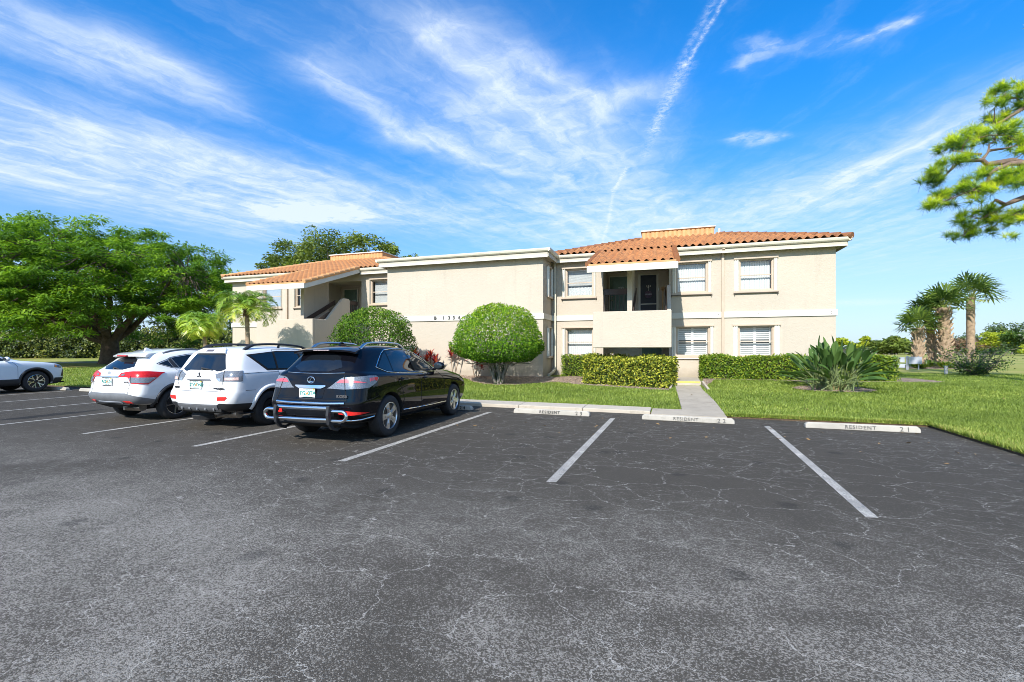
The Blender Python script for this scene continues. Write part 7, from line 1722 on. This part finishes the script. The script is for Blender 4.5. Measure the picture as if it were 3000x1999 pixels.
# ---------------------------------------------------------------- far trees round the golf course
def far_tree(label, x, y, h, r, m, seed, kind='round', n=3000, leaf=.5, name='golf_course_tree', trunk=.18):
    h *= .56 if h > 12 else .69
    if kind == 'round': cl = blob(0, 0, h*.55, r, r, h*.46, 40, seed, (r*.22, r*.34)); lim = [(-r*.4, 0, h*.5), (r*.4, 0, h*.5), (0, 0, h*.7)]
    elif kind == 'umbrella': cl = blob(0, 0, h*.74, r, r, h*.24, 40, seed, (r*.18, r*.30)); lim = [(-r*.5, 0, h*.65), (r*.5, 0, h*.65), (0, 0, h*.75), (r*.2, -r*.4, h*.7)]
    else: cl = np.concatenate([blob(0, 0, h*.85, r*.6, r*.6, h*.1, 12, seed, (r*.18, r*.3)), blob(r*.3, 0, h*.62, r*.8, r*.6, h*.09, 12, seed+1, (r*.2, r*.3)), blob(-r*.4, 0, h*.45, r*.6, r*.5, h*.07, 10, seed+2, (r*.18, r*.28))]); lim = [(r*.3, 0, h*.6), (0, 0, h*.85), (-r*.4, 0, h*.42)]
    return clump_tree(name, label, x, y, h*.3, lim, cl, n, leaf, m, M_BARKG, seed, trunk, .75, 'trees around the golf course', .1, .35, aspect=.55)
far_tree('dense round tree beyond the fairway, left of the fan palms', 50.5, 141, 5.4, 4.4, M_LEAF_OLIVE, 1, 'round', 3600, .75)
far_tree('layered yellow green tree beyond the fairway, left of the dense round tree', 46.0, 146, 7.0, 2.6, M_LEAF_YEL, 2, 'pine', 1800, .5)
far_tree('yellow green tree far left of the fairway, behind the paddle leaves', 41.2, 147, 6.5, 3.2, M_LEAF_YEL, 3, 'pine', 1800, .5)
far_tree('small grey green tree right of the dense round tree', 55.0, 140, 3.4, 2.8, M_LEAF_FAR, 4, 'round', 1800, .5)
far_tree('blue green tree showing between the fan palm trunks', 65.5, 165, 6.0, 4.4, M_LEAF_FAR, 5, 'round', 1800, .6)
far_tree('low rusty leaved tree behind the thick fan palm', 61.8, 136, 5.6, 5.0, M_LEAF_RUST, 6, 'round', 2400, .5)
far_tree('bright layered yellow tree behind the bare branched bush', 68.2, 136, 7.4, 4.4, M_LEAF_YEL, 7, 'pine', 3000, .55)
far_tree('dark low tree between the yellow tree and the broad tree', 74.0, 146, 6.0, 4.6, M_LEAF_FAR, 8, 'round', 2400, .6)
far_tree('broad dark green umbrella tree at the far right edge', 74.0, 128, 7.6, 7.5, M_LEAF_DK, 9, 'umbrella', 5200, .6)
far_tree('tall open crowned tree rising above the broad tree at the right', 83.5, 160, 15.5, 5.4, M_LEAF_FAR, 10, 'umbrella', 1500, .6)
far_tree('small bright yellow shrub under the broad tree', 66.3, 122, 3.2, 1.5, M_LEAF_YEL, 11, 'round', 900, .4, 'yellow_shrub')
far_tree('dark tree behind the far cottages', 39.5, 160, 6.6, 5.0, M_LEAF_FAR, 12, 'round', 2000, .6)
far_tree('grey green tree left of the tall open crowned tree', 76.5, 165, 8.0, 5.0, M_LEAF_FAR, 13, 'round', 1800, .6)
far_tree('round tree between the fan palms and the bare bush', 58.0, 160, 5.0, 5.2, M_LEAF_FAR, 14, 'round', 1800, .6)
# far belt of woods that closes the horizon
def wood():
    rng = np.random.default_rng(44); n = 42000; a = rng.uniform(-1.9, 1.75, n)*1.0; R = rng.uniform(195, 245, n); az = a
    H = 3.6+1.0*np.sin(az*23)+.8*np.sin(az*57+1)+.6*np.sin(az*131); z = H*rng.random(n)**.8
    P = np.stack([R*np.sin(az), R*np.cos(az), z], 1); V, F = leaf_quads(P, rdir(n, rng), unit(rdir(n, rng)+np.array([0, -.5, .5])), rng.uniform(.9, 1.8, n), rng.uniform(.7, 1.2, n), .1)
    o = np_mesh('far_wood', V, F, M_LEAF_FAR, None, np.repeat(np.clip(rng.random(n)+.1*np.sin(az*40), 0, 1), 4)); o['kind'] = 'stuff'; tag(o, 'belt of dark woods along the far horizon', 'woods')
wood()
# ---------------------------------------------------------------- grass blades on the near lawn
def grass(name, n, sampler, seed, h=(.035, .075), w=(.004, .008), label='short green lawn grass'):
    rng = np.random.default_rng(seed); P = sampler(rng, n); n = len(P); g = gz(P[:, 0], P[:, 1]); a = rng.random(n)*2*PI; L = rng.uniform(*h, n)
    dist = np.hypot(P[:, 0], P[:, 1]); W = rng.uniform(*w, n)*np.clip(dist/9, 1, 2.6); lean = rng.uniform(.15, .95, n)
    c = np.stack([P[:, 0], P[:, 1], g-.004], 1); sd = np.stack([np.cos(a), np.sin(a), 0*a], 1); ld = np.stack([-np.sin(a), np.cos(a), 0*a], 1)
    tip = c+ld*(L*lean)[:, None]+np.array([0, 0, 1.0])*L[:, None]
    V = np.stack([c-sd*W[:, None], c+sd*W[:, None], tip], 1).reshape(-1, 3); F = np.arange(len(V)).reshape(-1, 3)
    pt = .5+.25*np.sin(P[:, 0]*1.1+2)*np.sin(P[:, 1]*1.4)+.2*np.sin(P[:, 0]*3.7)*np.sin(P[:, 1]*4.1); edge = np.minimum(np.abs(P[:, 0]-4.62)+(P[:, 1] > 11)*9, np.abs(P[:, 1]-11.1)+(P[:, 0] > 4.6)*9)
    tint = np.clip(.1+.55*rng.random(n)+.35*pt+.25*(edge < .35)*rng.random(n), 0, 1)
    o = np_mesh(name, V, F, M_GRASS, None, np.repeat(tint, 3)); o['kind'] = 'stuff'; tag(o, label, 'grass')
M_GRASS = leaf_mat('grass_blade', [(0, (.030, .055, .008)), (.45, (.108, .155, .020)), (.8, (.225, .275, .050)), (.93, (.34, .36, .08)), (1, (.42, .33, .12))], .55, .3)
def in_poly_lawn(x, y):
    keep = ~((x < 4.56) & (y < 11.07))
    keep &= ~((x > -14.1) & (x < -.55) & (y < 11.66)) & ~((y < 17.6) & (x < .98-.045*(y-11)) & (x > (-.65 if False else .05-.03*(y-11.6))) & (y > 10.8))
    keep &= ~((x > -.7) & (x < .98) & (y < 11.66))
    # mulch beds
    fl = np.interp(x, [-21, -13, -10.5, -8.6, -7.6, -7.0, -6.4, -5.8, -5.2, -4.4, -3.5, -2.6, -1.5, -.3, -.29, .85, .86, 1.3, 2.4, 3.6, 4.3, 5.2, 6.6, 8.3, 9.2], [16, 16.5, 17.3, 17.6, 16.6, 16, 15.85, 16.1, 16.9, 17.25, 16.85, 16.5, 16.05, 15.7, 17.3, 17.3, 17, 18.75, 19, 18.9, 18.3, 18.8, 19.2, 19.6, 20.6])
    fl = fl+.05*np.sin(x*9); inb = (x > -21) & (x < 9.2) & (y > fl)
    keep &= ~inb; keep &= ((x-4.65)/1.12)**2+((y-17.25)/.52)**2 > 1
    return keep
def samp(x0, x1, y0, y1, k_):
    def f(rng, n):
        x = rng.uniform(x0, x1, n); y = y0+(y1-y0)*rng.random(n)**k_; q = in_poly_lawn(x, y); return np.stack([x[q], y[q]], 1)
    return f
def edge_s(rng, n):
    k_ = n//2; a = np.stack([4.53+.10*rng.random(k_), rng.uniform(4, 11.1, k_)], 1); b = np.stack([rng.uniform(.98, 4.6, k_), 11.03+.10*rng.random(k_)], 1); return np.concatenate([a, b])
grass('lawn_grass', 14000, edge_s, 9, (.05, .10), (.004, .008), 'long grass blades leaning over the asphalt edge')
grass('lawn_grass', 120000, samp(4.5, 9.5, 5.5, 13.0, 1.0), 1, label='short lawn grass at the right corner of the parking lot')
grass('lawn_grass', 150000, samp(.6, 15, 11.0, 21.0, 1.2), 2, label='short lawn grass in front of the right hedge')
grass('lawn_grass', 60000, samp(6, 26, 16, 31, 1.1), 3, (.04, .08), label='short lawn grass round the bare branched bush')
grass('lawn_grass', 110000, samp(-14, .4, 11.0, 17.6, 1.1), 4, label='short lawn grass between the kerb strip and the blank wall')
grass('lawn_grass', 50000, samp(-42, -13, 11.0, 24, 1.2), 5, (.05, .09), label='short lawn grass beyond the wheel stops at the left')

def fallen():
    rng = np.random.default_rng(71); n = 150
    x = np.concatenate([rng.uniform(-8, 4.4, 60), rng.uniform(-12, 9, 90)]); y = np.concatenate([rng.uniform(7.5, 10.9, 60)+0*x[:60], rng.uniform(11.5, 17.5, 90)])
    z = np.where((y < 11.05) & (x < 4.55), .012, gz(x, y)+.03); P = np.stack([x, y, z], 1)
    o = leaves('fallen_leaves', P, rdir(n, rng)*np.array([1, 1, .15]), unit(rdir(n, rng)*.5+np.array([0, 0, 1])), rng.uniform(.05, .10, n), rng.uniform(.025, .05, n), mat('dry_leaf', (.30, .18, .07), .8, var=.5, vscale=3), None, rng.random(n)); o['kind'] = 'stuff'; tag(o, 'scattered dry brown leaves on the asphalt edge and the lawn', 'leaves')
fallen()
# ---------------------------------------------------------------- odds and ends on the golf course
M_GREYPOST = mat('grey_post', (.34, .35, .38), .6, var=.2); M_BOXW = mat('utility_white', (.42, .44, .48), .5, var=.08)
def gp_(x, y): return (x, y, g1(x, y))
ub = thing('utility_rack', 'grey rack of white utility boxes on posts, left of the fan palms', 'utility boxes', gp_(13.6, 35.8), -.35)
q = MB()
for x in (-.62, -.58, .0, .06, .56): q.box(x-.03, x+.03, -.03, .03, 0, .86)
q.box(-.62, .06, -.02, .02, .70, .76); q.box(-.62, .06, -.02, .02, .30, .36); q.build('rack', M_GREYPOST, ub, None, .004)
q = MB(); q.box(.10, .72, -.12, .10, .36, .82); q.build('cabinet', M_BOXW, ub, None, .015)
q = MB(); q.box(-.34, -.10, -.10, -.025, .46, .80); q.build('meter_box', M_BOXW, ub, None, .01)
q = MB(); q.box(-.42, -.08, -.12, -.025, .12, .36); q.build('lower_box', M_BOXW, ub, None, .01)
q = MB(); q.box(-.72, -.50, -.10, -.035, .52, .84); q.build('meter_box', M_BOXW, ub, None, .01)
mp = MB(); mp.box(-.06, .06, -.05, .05, 0, .42); mp.box(-.075, .075, -.065, .065, .42, .46); o = mp.build('marker_post', M_BOXW, None, None, .01); o.location = gp_(13.0, 29.9); tag(o, 'short white marker post standing in the grass left of the bare branched bush', 'post')
# golf cart far out on the fairway
gc = thing('golf_cart', 'small pale golf cart far out on the fairway left of the fan palms', 'golf cart', gp_(63.0, 181), .9)
q = MB(); q.prism([(-1.1, .35), (-1.1, .75), (-.3, .80), (-.2, .5), (.4, .5), (.6, .85), (1.05, .75), (1.15, .35)], 'y', -.55, .55); q.build('body', mat('cart_blue', (.10, .13, .20), .4), gc, None, .03)
q = MB(); q.box(-1.0, .8, -.58, .58, 1.72, 1.80); q.build('roof', M_BOXW, gc, None, .03)
q = MB()
for x in (-.95, .72):
    for y in (-.52, .52): q.tube([(x, y, .7), (x*.98, y, 1.73)], .03, 6)
q.build('roof_post', M_GREYPOST, gc)
q = MB(); q.box(-.75, -.2, -.5, .5, .75, .95); q.box(-.9, -.7, -.5, .5, .85, 1.3); q.build('seat', M_BOXW, gc, None, .03)
for x in (-.75, .8):
    for y in (-.5, .5): q = MB(); q.lathe([(-.08, .05), (-.08, .23), (.08, .23), (.08, .05)], 16, 'y', (x, y, .23)); q.build('wheel', M_TYRE, gc, 40)
# far cottages along the golf course
M_ROOFG = mat('cottage_roof', (.26, .24, .22), .8, var=.2); M_COTW = mat('cottage_wall', (.50, .47, .42), .8, var=.1)
def cottage(label, x, y, w, d_, h, rz):
    T = thing('cottage', label, 'house', gp_(x, y), rz, 'cottages along the golf course')
    q = MB(); q.box(-w/2, w/2, -d_/2, d_/2, 0, h); q.build('wall', M_COTW, T)
    q = MB(); q.add([(-w/2-.5, -d_/2-.5, h-.05), (w/2+.5, -d_/2-.5, h-.05), (w/2+.5, d_/2+.5, h-.05), (-w/2-.5, d_/2+.5, h-.05), (-w/2+2, 0, h+.9), (w/2-2, 0, h+.9)], [(0, 3, 2, 1), (0, 1, 5, 4), (1, 2, 5), (2, 3, 4, 5), (3, 0, 4)]); q.build('roof', M_ROOFG, T)
    for x_ in (-w*.25, w*.2): q = MB(); q.box(x_-.5, x_+.5, -d_/2-.04, -d_/2-.002, .6, 1.2); q.build('window', M_CGLASS, T)
cottage('low pale cottage among the far trees left of the dense round tree', 40.7, 152, 6, 4, 1.5, -.3)
cottage('grey roofed cottage right of the dense round tree', 52.6, 152, 6, 4, 1.5, -.35)
cottage('pale cottage seen between the fan palm trunks', 64.0, 158, 8, 5, 1.8, -.4)
# pale cart path across the left fairway
pts = [(-130, -6), (-100, 9), (-75, 19), (-62, 25.5), (-50, 33), (-38, 43), (-28, 52)]
vs, fs = [], []
fine_ = []
for a, b in zip(pts[:-1], pts[1:]):
    for t in np.linspace(0, 1, 12)[:-1]: fine_.append((a[0]+(b[0]-a[0])*t, a[1]+(b[1]-a[1])*t))
for i, p in enumerate(fine_):
    a = fine_[max(0, i-1)]; b = fine_[min(len(fine_)-1, i+1)]; dx, dy = b[0]-a[0], b[1]-a[1]; l = math.hypot(dx, dy); nx_, ny_ = -dy/l, dx/l
    for s_ in (-.9, .9): x, y = p[0]+nx_*s_, p[1]+ny_*s_; vs.append((x, y, g1(x, y)+.02))
fs = [(2*i, 2*i+1, 2*i+3, 2*i+2) for i in range(len(fine_)-1)]
struct(mesh_obj('cart_path', vs, fs, concrete_mat('path_concrete', (.52, .47, .38), (.4, .36, .28))))
bpy.context.view_layer.update()
